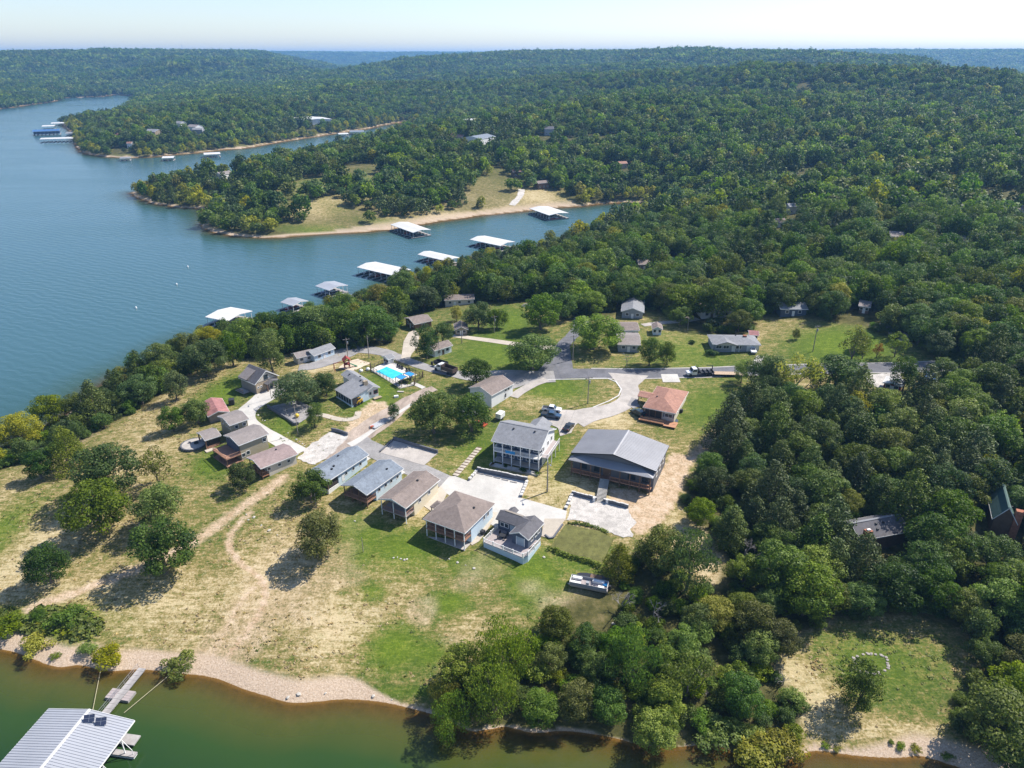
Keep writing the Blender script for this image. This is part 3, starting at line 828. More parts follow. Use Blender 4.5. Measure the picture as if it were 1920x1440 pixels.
# prototype meshes: a crown about one unit wide and one unit high, scaled to metres on use
PROTO = {}
def proto(kind, k):
    key = (kind, k)
    if key in PROTO: return PROTO[key]
    sd = 31 * k + {'oak': 1, 'cedar': 5000, 'bush': 9000, 'tall': 12000, 'sparse': 15000, 'willow': 17000}[kind]
    if kind == 'oak': C, B = oak_blobs(sd, 48); V, t = leaf_cloud(sd, C, B, 9500, 0.0165)
    elif kind == 'tall': C, B = oak_blobs(sd, 38, 0.75, -0.95); V, t = leaf_cloud(sd, C, B, 7600, 0.017)
    elif kind == 'sparse': C, B = oak_blobs(sd, 20, 0.75, -0.5); V, t = leaf_cloud(sd, C, B * 0.8, 2000, 0.021)
    elif kind == 'willow': C, B = oak_blobs(sd, 22, 0.9, -0.9); V, t = leaf_cloud(sd, C, B, 8000, 0.017, droop=0.5)
    elif kind == 'cedar': C, B = cedar_blobs(sd); V, t = leaf_cloud(sd, C, B, 7000, 0.0155, up=0.1, jit=0.45)
    else: C, B = bush_blobs(sd); V, t = leaf_cloud(sd, C, B, 2400, 0.026)
    cm = cloud_mesh(kind + '_crown', V, t, LEAF['mid'])
    tm = trunk_mb(sd, C, 0.026 if kind != 'cedar' else 0.022).mesh('trunk'); tm.materials.append(M_bark)
    PROTO[key] = (cm, tm)
    return PROTO[key]
CLEAR_VIEW = [(*g(1104, 1108), 5.0), (*g(1108, 1140), 5.0), (*g(1060, 1110), 4.0), (*g(1290, 1000), 5.0), (*g(1080, 1020), 8.0), (*g(1640, 716), 8.0), (*g(1610, 745), 7.0), (*g(1655, 745), 8.0), (*g(1705, 706), 7.0), (*g(1700, 740), 7.0), (*g(1600, 712), 6.0)]
TREE_GROUND = []      # (x, y, radius) of the trees set by hand
NAMES = {'oak': 'oak_tree', 'tall': 'broadleaf_tree', 'sparse': 'thin_tree', 'willow': 'willow_tree', 'cedar': 'cedar_tree', 'bush': 'shrub'}
NTREE = [0]
def place_tree(x, y, wide, kind, leaf, label, group=None, high=None, cat=None):
    k = NTREE[0]; NTREE[0] += 1
    cm, tm = proto(kind, k % {'oak': 7, 'tall': 4, 'sparse': 3, 'willow': 2, 'cedar': 4, 'bush': 4}[kind])
    z = H(x, y)
    r = thing(NAMES[kind], label, cat or ('shrub' if kind == 'bush' else 'tree'), (x, y, z), random.uniform(0, 6.28), group)
    high = high or wide * {'oak': 0.86, 'tall': 1.15, 'sparse': 1.2, 'willow': 1.1, 'cedar': 1.0, 'bush': 0.9}[kind]
    sx = wide / {'oak': 0.98, 'tall': 0.95, 'sparse': 0.9, 'willow': 0.9, 'cedar': 0.86, 'bush': 0.85}[kind]
    c = share('crown', cm, r, sc=(sx, sx, high))
    c.material_slots[0].link = 'OBJECT'; c.material_slots[0].material = LEAF[leaf]
    if kind != 'bush':
        share('trunk', tm, r, sc=(sx, sx, high))
    return r
def pxm(px, py):
    """metres per photo pixel at a ground pixel"""
    q = g(px, py)
    d = ray(px, py)
    return q, np.hypot(np.hypot(*q), CAM_Z - H(*q)) / FPX / math.sqrt(1 + ((px - 960) ** 2 + (py - 720) ** 2) / FPX ** 2)
# hand placed: trunk foot px, py, crown width px, kind, leaf, label
HAND = [
    (97, 1092, 88, 'oak', 'dark', 'round dark oak standing alone nearest the shore on the left field'),
    (190, 1000, 125, 'oak', 'mid', 'broad oak on the left of the five-tree cluster in the dry field'),
    (215, 930, 120, 'oak', 'blue', 'grey-green oak at the back of the field cluster'),
    (300, 985, 95, 'oak', 'mid', 'smaller oak on the right of the field cluster beside the dirt track'),
    (310, 1075, 125, 'oak', 'dark', 'largest oak of the field cluster with a wide shadow below it'),
    (300, 915, 62, 'sparse', 'olive', 'thin olive tree at the upper edge of the field cluster'),
    (78, 898, 64, 'oak', 'dark', 'small round dark oak at the far left below the lakeside row'),
    (136, 880, 78, 'cedar', 'olive', 'broad olive cedar just above the small round oak'),
    (45, 842, 80, 'oak', 'yellow', 'yellow-green tree at the left end of the lakeside row'),
    (105, 800, 72, 'oak', 'light', 'light green tree second from the left end of the lakeside row'),
    (182, 790, 72, 'cedar', 'cedar', 'broad dark cedar in the lakeside row'),
    (112, 838, 40, 'cedar', 'cedar', 'small dark cedar squeezed between the yellow-green trees'),
    (150, 790, 45, 'tall', 'olive', 'narrow olive tree on the bank left of the broad cedar'),
    (228, 748, 52, 'cedar', 'cedar', 'conical cedar with a broken top by the lake'),
    (262, 738, 52, 'cedar', 'cedar', 'low cedar at the bend of the lakeside dirt track'),
    (262, 708, 48, 'cedar', 'cedar', 'tall pointed cedar standing over the water'),
    (308, 700, 66, 'oak', 'light', 'pale rounded tree between the cedars and the oaks on the bank'),
    (355, 672, 58, 'oak', 'olive', 'olive tree leaning over the lake bank'),
    (388, 706, 78, 'oak', 'dark', 'wide dark oak on the lawn below the lake bank'),
    (438, 685, 52, 'tall', 'mid', 'small upright tree right of the wide dark lawn oak'),
    (332, 750, 46, 'tall', 'cedar', 'dark upper tree of the pair beside the dirt track'),
    (326, 808, 56, 'oak', 'mid', 'green lower tree of the pair casting a long shadow on the field'),
    (372, 795, 56, 'oak', 'mid', 'oak beside the rust-roofed shed'),
    (398, 655, 50, 'oak', 'yellow', 'yellow-green tree between the first covered dock and the bank'),
    (512, 700, 66, 'tall', 'mid', 'tall tree with a bare dark trunk behind the stone-fronted house'),
    (460, 655, 70, 'oak', 'mid', 'oak in the bank row below the first covered dock'),
    (507, 644, 70, 'oak', 'mid', 'second oak along the bank row'),
    (552, 648, 74, 'oak', 'dark', 'dark oak in the bank row below the smallest dock'),
    (598, 642, 80, 'oak', 'mid', 'oak in the bank row below the dock with the footbridge'),
    (640, 640, 74, 'oak', 'dark', 'dark oak in the bank row behind the utility poles'),
    (690, 645, 80, 'oak', 'mid', 'oak at the right end of the bank row next to the turnaround'),
    (728, 640, 50, 'oak', 'dark', 'low dark oak touching the turnaround'),
    (712, 575, 50, 'oak', 'yellow', 'yellow-topped tree in front of the long white dock'),
    (755, 560, 60, 'oak', 'mid', 'oak behind the yellow-topped tree'), (650, 600, 60, 'oak', 'mid', 'oak on the bank beside the footbridge'),
    (560, 757, 96, 'oak', 'blue', 'large open-crowned grey-green tree beside the gravel lot'),
    (612, 742, 52, 'oak', 'dark', 'dark tree next to the large open-crowned tree'),
    (591, 800, 38, 'tall', 'mid', 'small green tree with reddish lower leaves beside the gravel lot'),
    (458, 913, 56, 'oak', 'dark', 'round oak at the corner of the long tan cottage'),
    (585, 942, 72, 'oak', 'dark', 'dense oak with a leaning trunk beside the grey-roofed cottage'),
    (602, 1040, 100, 'oak', 'olive', 'big spreading olive-green tree alone on the slope below the cottages'),
    (815, 812, 92, 'oak', 'mid', 'left of the two big trees shading the white building'),
    (885, 808, 84, 'oak', 'mid', 'right of the two big trees shading the white building'),
    (893, 722, 60, 'oak', 'dark', 'dark tree behind the white building beside the lane'),
    (739, 785, 25, 'tall', 'dark', 'small young tree at the edge of the dirt lane'),
    (1000, 692, 100, 'oak', 'mid', 'wide domed tree on the lawn by the road junction'),
    (1112, 655, 105, 'oak', 'light', 'huge bright tree beside the side road'),
    (1217, 685, 44, 'tall', 'dark', 'dense dark upright tree on the verge by the main road'),
    (1250, 684, 36, 'tall', 'mid', 'slimmer green tree right of the dark upright tree'),
    (1389, 718, 36, 'tall', 'light', 'bright young tree standing alone by the road with a round shadow'),
    (800, 672, 50, 'tall', 'dark', 'dark tree beside the brown-roofed white garage'),
    (830, 645, 46, 'oak', 'dark', 'dark tree above the brown-roofed white garage'),
    (856, 602, 24, 'tall', 'yellow', 'slim yellow columnar tree among the dark oaks'),
    (898, 618, 58, 'oak', 'dark', 'dark oak right of the yellow columnar tree'),
    (932, 617, 44, 'oak', 'mid', 'oak at the edge of the bright lawn strip'),
    (1015, 618, 76, 'oak', 'mid', 'oak between the bright lawn strip and the side road'),
    (1050, 600, 60, 'oak', 'dark', 'dark oak overhanging the side road'),
    (1290, 592, 96, 'oak', 'light', 'left half of the huge yellow-green shade tree'), (1345, 600, 90, 'oak', 'light', 'right half of the huge yellow-green shade tree'),
    (1385, 622, 46, 'oak', 'olive', 'olive yellow tree behind the grey ranch house'),
    (1275, 612, 42, 'oak', 'mid', 'small oak over the gravel drive'), (1345, 617, 48, 'bush', 'dark', 'dark rounded bush in front of the white house'),
    (1596, 676, 52, 'sparse', 'olive', 'thin olive tree left in the row of four on the bright lawn'),
    (1614, 656, 40, 'oak', 'light', 'bright green tree behind the row on the lawn'),
    (1617, 672, 30, 'sparse', 'light', 'thin light tree second in the row on the bright lawn'),
    (1643, 671, 22, 'sparse', 'orange', 'small orange-leaved tree on the bright lawn'),
    (1677, 669, 36, 'sparse', 'light', 'thin light tree right in the row on the bright lawn'),
    (1752, 668, 58, 'oak', 'cedar', 'dark dense tree at the right end of the bright lawn'),
    (1562, 733, 112, 'oak', 'dark', 'wide dark tree hiding part of the main road'),
    (1690, 735, 56, 'tall', 'dark', 'dark tree beside the red shed'),
    (1492, 636, 16, 'tall', 'olive', 'tiny young tree on the bright lawn'),
    (1437, 775, 60, 'oak', 'mid', 'tree at the top of the dirt track'), (1487, 752, 70, 'sparse', 'yellow', 'thin yellow tree on the gravel verge'),
    (1510, 800, 80, 'oak', 'light', 'yellow-green tree at the wood edge below the verge'),
    (1604, 1326, 84, 'tall', 'mid', 'bushy tree standing alone in the lower right glade'),
    (835, 1330, 58, 'willow', 'yellow', 'golden willow at the waterline'), (848, 1382, 76, 'willow', 'mid', 'low green willow overhanging the water'),
    (925, 1345, 95, 'willow', 'light', 'feathery light tree behind the golden willow'), (945, 1270, 100, 'willow', 'light', 'feathery light tree at the top of the shoreline thicket'),
    (1010, 1355, 80, 'oak', 'mid', 'green tree in the middle of the shoreline thicket'), (1035, 1255, 60, 'oak', 'olive', 'olive tree on the field edge of the thicket'),
    (1080, 1340, 85, 'oak', 'olive', 'olive tree over the eroded red bank'), (1140, 1350, 80, 'oak', 'mid', 'green tree right of the olive one over the red bank'), (1095, 1225, 70, 'oak', 'dark', 'dark tree below the parked pontoon boat'),
    (1225, 1400, 92, 'oak', 'light', 'bright round tree at the water in the thicket'), (1180, 1290, 100, 'willow', 'mid', 'soft green tree in the thicket centre'),
    (1400, 1425, 100, 'bush', 'yellow', 'yellow-green bush spilling down to the water'), (1462, 1415, 80, 'bush', 'yellow', 'yellow-green bush beside the gravel beach'), (1345, 1385, 80, 'bush', 'light', 'light bush right of the bright round tree'),
    (1390, 1335, 90, 'oak', 'dark', 'dark leafy tree above the yellow-green bush'), (1285, 1310, 80, 'sparse', 'olive', 'thin greyish tree in the thicket'), (1240, 1265, 70, 'oak', 'mid', 'green tree at the upper right of the thicket'),
    (1160, 1080, 64, 'cedar', 'olive', 'bushy cedar beside the hedged lawn'), (1285, 1110, 100, 'willow', 'blue', 'soft grey-green tree below the dirt yard'),
    (1310, 985, 62, 'oak', 'light', 'yellow-green tree at the edge of the dirt yard'), (1335, 930, 70, 'oak', 'dark', 'dark tree shading the dirt yard'),
    (1850, 1400, 150, 'oak', 'olive', 'olive tree at the lower right corner'), (1905, 1330, 110, 'oak', 'light', 'light tree at the right frame edge of the glade'), (1900, 1450, 110, 'oak', 'mid', 'green tree over the lower right beach'),
]
for (px, py, w, kind, leaf, label) in HAND:
    q, s = pxm(px, py)
    place_tree(q[0], q[1], w * s, kind, leaf, label, high=w * s * .6 if w > 92 and py < 760 and kind == 'oak' else None)
    TREE_GROUND.append((q[0], q[1], w * s * 0.5))
for (px, py, w, leaf, label) in [(205, 1240, 58, 'yellow', 'large yellow bush on the gravel shore'), (340, 1257, 55, 'olive', 'round olive bush alone at the waterline'), (80, 1215, 60, 'yellow', 'yellow bush at the edge of the left weed bank'), (30, 1180, 60, 'light', 'light bush on the left weed bank'),
        (165, 1222, 34, 'light', 'small light bush left of the large yellow bush'), (105, 1232, 16, 'light', 'tiny bush alone on the gravel'), (130, 1170, 60, 'mid', 'green bush on the upper weed bank'), (0, 1165, 50, 'mid', 'green bush at the left frame edge'), (75, 1160, 30, 'dark', 'dark little bush topping the weed bank'),
        (1548, 1400, 14, 'light', 'small shoreline bush nearest the yellow-green bush'), (1568, 1404, 16, 'yellow', 'small yellowish shoreline bush'), (1672, 1392, 12, 'light', 'tiny bush on the lower right beach'), (1688, 1402, 18, 'light', 'rounder bush on the lower right beach'), (1716, 1406, 18, 'yellow', 'low bush on the lower right beach'), (1775, 1418, 22, 'mid', 'green bush at the right end of the beach'),
        (1297, 645, 14, 'dark', 'little dark bush beside the striped lawn'), (1333, 665, 22, 'dark', 'dark shrub at the corner of the grey ranch house'), (1448, 690, 8, 'mid', 'tiny shrub by the mailbox')]:
    q, s = pxm(px, py)
    place_tree(q[0], q[1], w * s, 'bush', leaf, label)
# dead grey trees
for i, (px, py, w, label) in enumerate([(1175, 686, 34, 'leafless grey tree on the verge of the main road'), (1165, 1150, 70, 'leafless grey tree behind the parked pontoon boat'), (1225, 1160, 60, 'leafless grey tree right of the parked pontoon boat'), (1395, 1050, 70, 'leafless grey tree at the edge of the dirt yard'),
        (1310, 1290, 60, 'leafless grey tree in the shoreline thicket'), (1468, 1284, 50, 'bare dark trunk casting a thin shadow in the glade'), (265, 1020, 60, 'leafless grey branches under the field oaks'), (150, 770, 40, 'leafless grey tree over the lake bank')]):
    q, s = pxm(px, py)
    t = thing('bare_tree', label, 'tree', (q[0], q[1], H(*q)), i * 1.3)
    o = bare_mb(60 + i).build('branches', M_twig, t); sc = w * s * 1.15; o.scale = (sc, sc, sc)
    TREE_GROUND.append((q[0], q[1], 3.0))

# ------------------------------------------------------------------ the woods
def lod_mesh(kind, seed, nleaf, leaf):
    if kind == 'cedar': C, B = cedar_blobs(seed, 18)
    else: C, B = oak_blobs(seed, 30)
    V, t = leaf_cloud(seed, C, B * 1.08, nleaf, leaf)
    return V, t, C
stock = bpy.data.collections.new('tree_stock')
VARIANTS = {}
def stock_tree(name, kind, seed, nleaf, leaf, m, trunk=True):
    V, t, C = lod_mesh(kind, seed, nleaf, leaf)
    me = cloud_mesh(name, V, t, m)
    if trunk:
        bm = bmesh.new(); bm.from_mesh(me)
        tm = trunk_mb(seed, C).mesh('stem')
        n0 = len(bm.faces); bm.from_mesh(tm); bm.faces.ensure_lookup_table()
        for f in bm.faces[n0:]: f.material_index = 1
        bm.to_mesh(me); bm.free(); me.materials.append(M_bark)
    o = bpy.data.objects.new(name, me)
    return o
def stock_clump(name, seed, n, nleaf, leaf, m):
    r = np.random.default_rng(seed)
    Vs, ts = [], []
    for i in range(n):
        C, B = oak_blobs(seed + i, 9)
        V, t = leaf_cloud(seed + i, C, B * 1.5, nleaf, leaf)
        s = 0.75 + 0.5 * r.random()
        a = i * 2.4; d = 0.62 * math.sqrt(i + 0.3)
        V = V * np.array([s, s, s * (0.8 + 0.4 * r.random())]) + np.array([math.cos(a) * d, math.sin(a) * d, -0.1])
        Vs.append(V); ts.append(np.clip(t + r.normal() * 0.3, 0, 1))
    return bpy.data.objects.new(name, cloud_mesh(name, np.concatenate(Vs), np.concatenate(ts), m))
names = []
def put(lst):
    c = bpy.data.collections.new(lst[0].name + '_stock')
    for i, o in enumerate(lst):
        o.name = '%02d_%s' % (i, o.name); c.objects.link(o)
    return c
LM = ['dark', 'mid', 'mid', 'light', 'olive', 'blue', 'mid', 'dark']
near_col = put([stock_tree('wood_tree', 'oak', 300 + i, 3200, 0.027, LEAF[LM[i]]) for i in range(8)] + [stock_tree('wood_tree', 'cedar', 400 + i, 2400, 0.026, LEAF['cedar']) for i in range(2)] + [stock_tree('wood_tree', 'oak', 420, 2400, 0.029, LEAF['yellow'])])
mid_col = put([stock_tree('copse_tree', 'oak', 500 + i, 520, 0.066, LEAF[LM[i]], False) for i in range(8)] + [stock_tree('copse_tree', 'cedar', 600 + i, 400, 0.06, LEAF['cedar'], False) for i in range(2)] + [stock_tree('copse_tree', 'oak', 620, 400, 0.066, LEAF['yellow'], False)])
far_col = put([stock_clump('clump', 700 + 20 * i, 9, 110, 0.15, LEAF[LM[i]]) for i in range(8)])

def wood_mask(x, y):
    w = (SDv(x, y) > 1.5) & ~in_poly(x, y, VILLAGE) & ~in_poly(x, y, GLADE) & ~in_poly(x, y, COVE_BEACH)
    for i, m_ in enumerate(MEADOWS):
        w &= ~in_poly(x, y, m_)
    for (a, b, r) in FOREST_BARE:
        w &= (x - a) ** 2 + (y - b) ** 2 > r * r
    return w
def jitter_grid(r0, r1, sp, half):
    n = int(r1 / sp) + 2
    i, j = np.meshgrid(np.arange(-n, n + 1), np.arange(-2, int(n / 0.87) + 2))
    X = (i + 0.5 * (j % 2)) * sp + rng.normal(size=i.shape) * sp * 0.22
    Y = j * sp * 0.87 + rng.normal(size=i.shape) * sp * 0.22
    X = X.ravel(); Y = Y.ravel()
    r = np.hypot(X, Y); t = np.abs(np.arctan2(X, Y))
    k = (r > r0) & (r < r1) & (t < half)
    return X[k], Y[k]
def gn_forest(name, X, Y, Z, S, SZ, V, coll, label=None):
    me = bpy.data.meshes.new(name)
    n = len(X)
    me.vertices.add(n); me.vertices.foreach_set('co', np.stack([X, Y, Z], -1).ravel())
    a = me.attributes.new('size', 'FLOAT_VECTOR', 'POINT'); a.data.foreach_set('vector', np.stack([S, S, SZ], -1).ravel().astype(np.float32))
    a = me.attributes.new('turn', 'FLOAT_VECTOR', 'POINT'); t = np.zeros((n, 3), np.float32); t[:, 2] = rng.random(n) * 6.28; a.data.foreach_set('vector', t.ravel())
    a = me.attributes.new('variant', 'INT', 'POINT'); a.data.foreach_set('value', V.astype(np.int32))
    o = bpy.data.objects.new(name, me); COL.objects.link(o); o['kind'] = 'stuff'
    if label: o['label'] = label
    nt = bpy.data.node_groups.new(name, 'GeometryNodeTree')
    nt.interface.new_socket('Geometry', in_out='INPUT', socket_type='NodeSocketGeometry')
    nt.interface.new_socket('Geometry', in_out='OUTPUT', socket_type='NodeSocketGeometry')
    gi = nt.nodes.new('NodeGroupInput'); go = nt.nodes.new('NodeGroupOutput')
    ci = nt.nodes.new('GeometryNodeCollectionInfo'); ci.inputs[0].default_value = coll; ci.inputs['Separate Children'].default_value = True; ci.inputs['Reset Children'].default_value = True
    ip = nt.nodes.new('GeometryNodeInstanceOnPoints'); ip.inputs['Pick Instance'].default_value = True
    def na(nm, ty):
        q = nt.nodes.new('GeometryNodeInputNamedAttribute'); q.data_type = ty; q.inputs[0].default_value = nm
        return [s for s in q.outputs if s.enabled and s.name == 'Attribute'][0]
    nt.links.new(gi.outputs[0], ip.inputs['Points']); nt.links.new(ci.outputs[0], ip.inputs['Instance'])
    nt.links.new(na('variant', 'INT'), ip.inputs['Instance Index'])
    e2r = nt.nodes.new('FunctionNodeEulerToRotation'); nt.links.new(na('turn', 'FLOAT_VECTOR'), e2r.inputs[0])
    nt.links.new(e2r.outputs[0], ip.inputs['Rotation']); nt.links.new(na('size', 'FLOAT_VECTOR'), ip.inputs['Scale'])
    nt.links.new(ip.outputs[0], go.inputs[0])
    md = o.modifiers.new('scatter', 'NODES'); md.node_group = nt
    return o
def proj(x, y, z):
    d = np.array([x, y, z - CAM_Z]); f = d[1] * CP - d[2] * SP; u = d[1] * SP + d[2] * CP
    return 960 + FPX * d[0] / f, 720 - FPX * u / f
def variants(X, Y, n):
    """kinds of tree gather in patches; yellower ones keep to the shore"""
    q = fbm(X, Y, 70, 2, 88)
    V = rng.integers(0, 8, len(X))
    ced = (fbm(X, Y, 60, 2, 91) > 0.60) & (rng.random(len(X)) < 0.55)
    V = np.where(ced, 8 + rng.integers(0, 2, len(X)), V)
    sh_ = (SDv(X, Y) < 14) & (rng.random(len(X)) < 0.45)
    V = np.where(sh_ | (rng.random(len(X)) < 0.02), 10, V)
    th_ = (X > -25) & (X < 60) & (Y < 122) & (Y > 60)
    V = np.where(th_, np.array([1, 2, 3, 3, 4, 6, 3, 10])[rng.integers(0, 8, len(X))], V)
    return V
def grow_woods():
    half = R(52)
    X, Y = jitter_grid(60, 430, 6.3, half)
    k = wood_mask(X, Y)
    for (a, b, r) in TREE_GROUND + CLEAR_VIEW: k &= (X - a) ** 2 + (Y - b) ** 2 > (r * 0.75 + 2.2) ** 2
    X, Y = X[k], Y[k]
    Z = Hv(X, Y); S = 7.0 + 5.2 * rng.random(len(X)) ** 1.5
    S *= np.where(SDv(X, Y) < np.where(Y > 260, 42, 26), np.where((X < -8) & (Y > 100), 0.52, np.where(Y > 260, 0.62, 0.8)), 1.0)
    V = variants(X, Y, 11)
    px = np.array([proj(a, b, c + 5) for a, b, c in zip(X, Y, Z)])
    D = np.sqrt(X ** 2 + Y ** 2 + (CAM_Z - Z) ** 2)
    vis = (px[:, 0] > -20) & (px[:, 0] < 1940) & (px[:, 1] > 0) & (px[:, 1] < 1470)
    order = np.argsort(np.where(vis, D / S, 1e9))
    own = order[:WOOD_OWN]
    LFN = ['dark', 'mid', 'mid', 'light', 'olive', 'blue', 'mid', 'dark', 'cedar', 'cedar', 'yellow']
    WORD = {'dark': 'dark green', 'mid': 'green', 'light': 'light green', 'olive': 'olive green', 'blue': 'grey-green', 'cedar': 'dark', 'yellow': 'yellow-green'}
    LMK = [('beside the lower end of the dirt track', g(1300, 900)), ('along the upper dirt track', g(1390, 800)), ('around the steep green roof', g(1880, 960)), ('around the dark roof with the brick chimney', g(1640, 1000)),
        ('just above the lower right glade', g(1620, 1180)), ('below the grassy dirt yard', g(1330, 1060)), ('in the shoreline thicket', g(1200, 1250)), ('behind the red shed', g(1720, 760)), ('in the middle of the right-hand wood', g(1560, 880)),
        ('at the right frame edge', g(1900, 800)), ('in the lower right corner', g(1880, 1250)), ('beyond the bright lawn', g(1700, 600)), ('above the white house under the shade tree', g(1350, 560)), ('along the lake bank', g(500, 640)), ('at the end of the main road', g(1830, 690)),
        ('behind the cove docks', g(1000, 520)), ('next to the tree-lined side road', g(1100, 580)), ('right of the glade', g(1850, 1190)), ('between the two roofs in the wood', g(1770, 980)), ('at the field edge of the thicket', g(1080, 1180)), ('on the left shore', g(150, 800)), ('between the dirt track and the chimney house', g(1480, 970)), ('above the chimney house', g(1640, 900)), ('at the top of the right-hand wood', g(1530, 780))]
    todo = []
    for i in own:
        lf = LFN[V[i]]; kind = 'cedar' if lf == 'cedar' else 'oak'
        where = min(LMK, key=lambda m_: (m_[1][0] - X[i]) ** 2 + (m_[1][1] - Y[i]) ** 2)[0]
        sz = 'huge' if S[i] > 10 else 'large' if S[i] > 9.1 else 'mid-sized' if S[i] > 8.2 else 'small'
        lab = '%s %s %s %s' % (sz, WORD[lf], 'cedar' if kind == 'cedar' else 'tree', where)
        todo.append((lab, float(SDv(X[i:i + 1], Y[i:i + 1])[0]), i, kind, lf, where))
    ORD = ['nearest the water', 'second from the water', 'third from the water', 'fourth from the water', 'fifth from the water', 'sixth from the water', 'seventh from the water', 'eighth from the water']
    todo.sort(key=lambda q: (q[0], q[1]))
    seen = {}
    for lab, s_, i, kind, lf, where in todo:
        n_ = sum(1 for q in todo if q[0] == lab); k_ = seen.get(lab, 0); seen[lab] = k_ + 1
        full = lab if n_ == 1 else lab + ', ' + (ORD[min(k_, 7)] if k_ < n_ - 1 else 'farthest from the water')
        place_tree(X[i], Y[i], S[i] * 1.08, kind, lf, full, group='trees ' + where)
    rest = np.ones(len(X), bool); rest[own] = False
    SZ = S * (0.8 + 0.55 * rng.random(len(X)))
    gn_forest('woods', X[rest], Y[rest], Z[rest], S[rest] * 1.06, SZ[rest], V[rest], near_col, 'dense green wood surrounding the houses')
    X2, Y2 = jitter_grid(60, 300, 3.3, half); k = wood_mask(X2, Y2) & (SDv(X2, Y2) > 2.5)
    for (a, b, r) in CLEAR_VIEW: k &= (X2 - a) ** 2 + (Y2 - b) ** 2 > (r + 1) ** 2
    k &= rng.random(len(X2)) < .8
    X2, Y2 = X2[k], Y2[k]; S2 = 2.6 + 2.4 * rng.random(len(X2))
    gn_forest('undergrowth', X2, Y2, Hv(X2, Y2) - .5, S2, S2 * (.5 + .35 * rng.random(len(X2))), variants(X2, Y2, 11) % 8, near_col, 'green undergrowth filling the wood floor')
    X, Y = jitter_grid(430, 1500, 7.6, R(47)); k = wood_mask(X, Y)
    k &= fbm(X, Y, 55, 3, 29) < .68
    k &= ~(in_poly(X, Y, PEN) & (rng.random(len(X)) < sstep(.42, .62, fbm(X, Y, 28, 3, 19)) * .42))
    X, Y = X[k], Y[k]
    # open, park-like cover on the middle peninsula
    S = 6.8 + 7.2 * rng.random(len(X)) ** 1.6; S *= np.where(SDv(X, Y) < 25, .8, 1.0); SZ = S * (0.72 + 0.6 * rng.random(len(X)))
    gn_forest('forest', X, Y, Hv(X, Y), S * 1.05, SZ, variants(X, Y, 11), mid_col, 'forest over the far peninsulas and lower slopes')
    # distant slopes
    Xs, Ys = [], []
    r = 1500.0
    while r < 11500:
        sp = max(17.0, r * 0.0088)
        t = np.arange(-R(42), R(42), sp / r)
        t = t + rng.normal(size=len(t)) * 0.25 * sp / r
        rr_ = r + rng.normal(size=len(t)) * sp * 0.25
        Xs.append(rr_ * np.sin(t)); Ys.append(rr_ * np.cos(t)); r += sp * 0.87
    X = np.concatenate(Xs); Y = np.concatenate(Ys)
    k = wood_mask(X, Y) & (SDv(X, Y) > 6); X, Y = X[k], Y[k]
    rr_ = np.hypot(X, Y)
    S = np.clip(rr_ * 0.0047, 8.2, 40) * (0.85 + 0.3 * rng.random(len(X)))
    SZ = np.minimum(S * (0.9 + 0.3 * rng.random(len(X))), 16)
    gn_forest('hill_forest', X, Y, Hv(X, Y), S, SZ, rng.integers(0, 8, len(X)), far_col, 'hazy forest covering the distant hills')
WOOD_OWN = 190
# ------------------------------------------------------------------ buildings
M_white = mat('white_paint', (0.78, 0.78, 0.76), 0.6, 0.04, 0.6)
M_trim = mat('white_trim', (0.80, 0.79, 0.77), 0.55, 0.03, 1.0)
M_paleblue = mat('pale_blue_siding', (0.55, 0.66, 0.74), 0.7, 0.05, 0.6, stretch=(1, 1, 12))
M_cream = mat('cream_siding', (0.70, 0.62, 0.46), 0.7, 0.05, 0.6, stretch=(1, 1, 12))
M_tan = mat('tan_siding', (0.40, 0.345, 0.245), 0.75, 0.06, 0.6, stretch=(1, 1, 12))
M_taupe = mat('taupe_siding', (0.30, 0.26, 0.22), 0.75, 0.07, 0.6, stretch=(1, 1, 12))
M_beige = mat('beige_siding', (0.60, 0.55, 0.47), 0.75, 0.06, 0.6, stretch=(1, 1, 12))
M_slate = mat('slate_blue_siding', (0.085, 0.11, 0.155), 0.7, 0.08, 0.6, stretch=(1, 1, 12))
M_greyw = mat('grey_siding', (0.30, 0.32, 0.345), 0.7, 0.06, 0.6, stretch=(1, 1, 12))
M_brownw = mat('brown_wood', (0.17, 0.105, 0.07), 0.8, 0.2, 1.0)
M_deck = mat('red_brown_deck', (0.36, 0.20, 0.135), 0.8, 0.2, 0.8, stretch=(4, 1, 1))
M_deck_or = mat('orange_deck', (0.45, 0.23, 0.13), 0.8, 0.16, 0.8, stretch=(4, 1, 1))
M_deck_gr = mat('grey_brown_deck', (0.36, 0.31, 0.30), 0.8, 0.12, 0.8, stretch=(4, 1, 1))
M_stone = mat('tan_stone', (0.42, 0.34, 0.24), 0.9, 0.35, 2.2, fine=0.3)
M_block = mat('dark_block', (0.15, 0.155, 0.175), 0.9, 0.25, 1.2, fine=0.2)
M_brick = mat('red_brick', (0.36, 0.15, 0.09), 0.9, 0.25, 2.0)
M_redw = mat('barn_red', (0.30, 0.055, 0.045), 0.75, 0.15, 1.0)
M_dark = mat('dark_metal', (0.035, 0.036, 0.04), 0.5, 0.2, 2.0)
M_rubber = mat('black_rubber', (0.022, 0.022, 0.024), 0.8, 0.2, 3.0)
M_steel = mat('grey_steel', (0.42, 0.43, 0.45), 0.4, 0.1, 2.0, metal=0.6)
M_screen = mat('dark_screen', (0.05, 0.045, 0.042), 0.7, 0.2, 1.0)
S_bluegrey = mat('blue_grey_shingles', (0.225, 0.26, 0.305), 0.9, 0.22, 1.5, fine=0.35)
S_grey = mat('grey_shingles', (0.27, 0.275, 0.29), 0.9, 0.16, 1.2, fine=0.3)
S_dkgrey = mat('charcoal_shingles', (0.145, 0.14, 0.15), 0.9, 0.18, 1.2, fine=0.3)
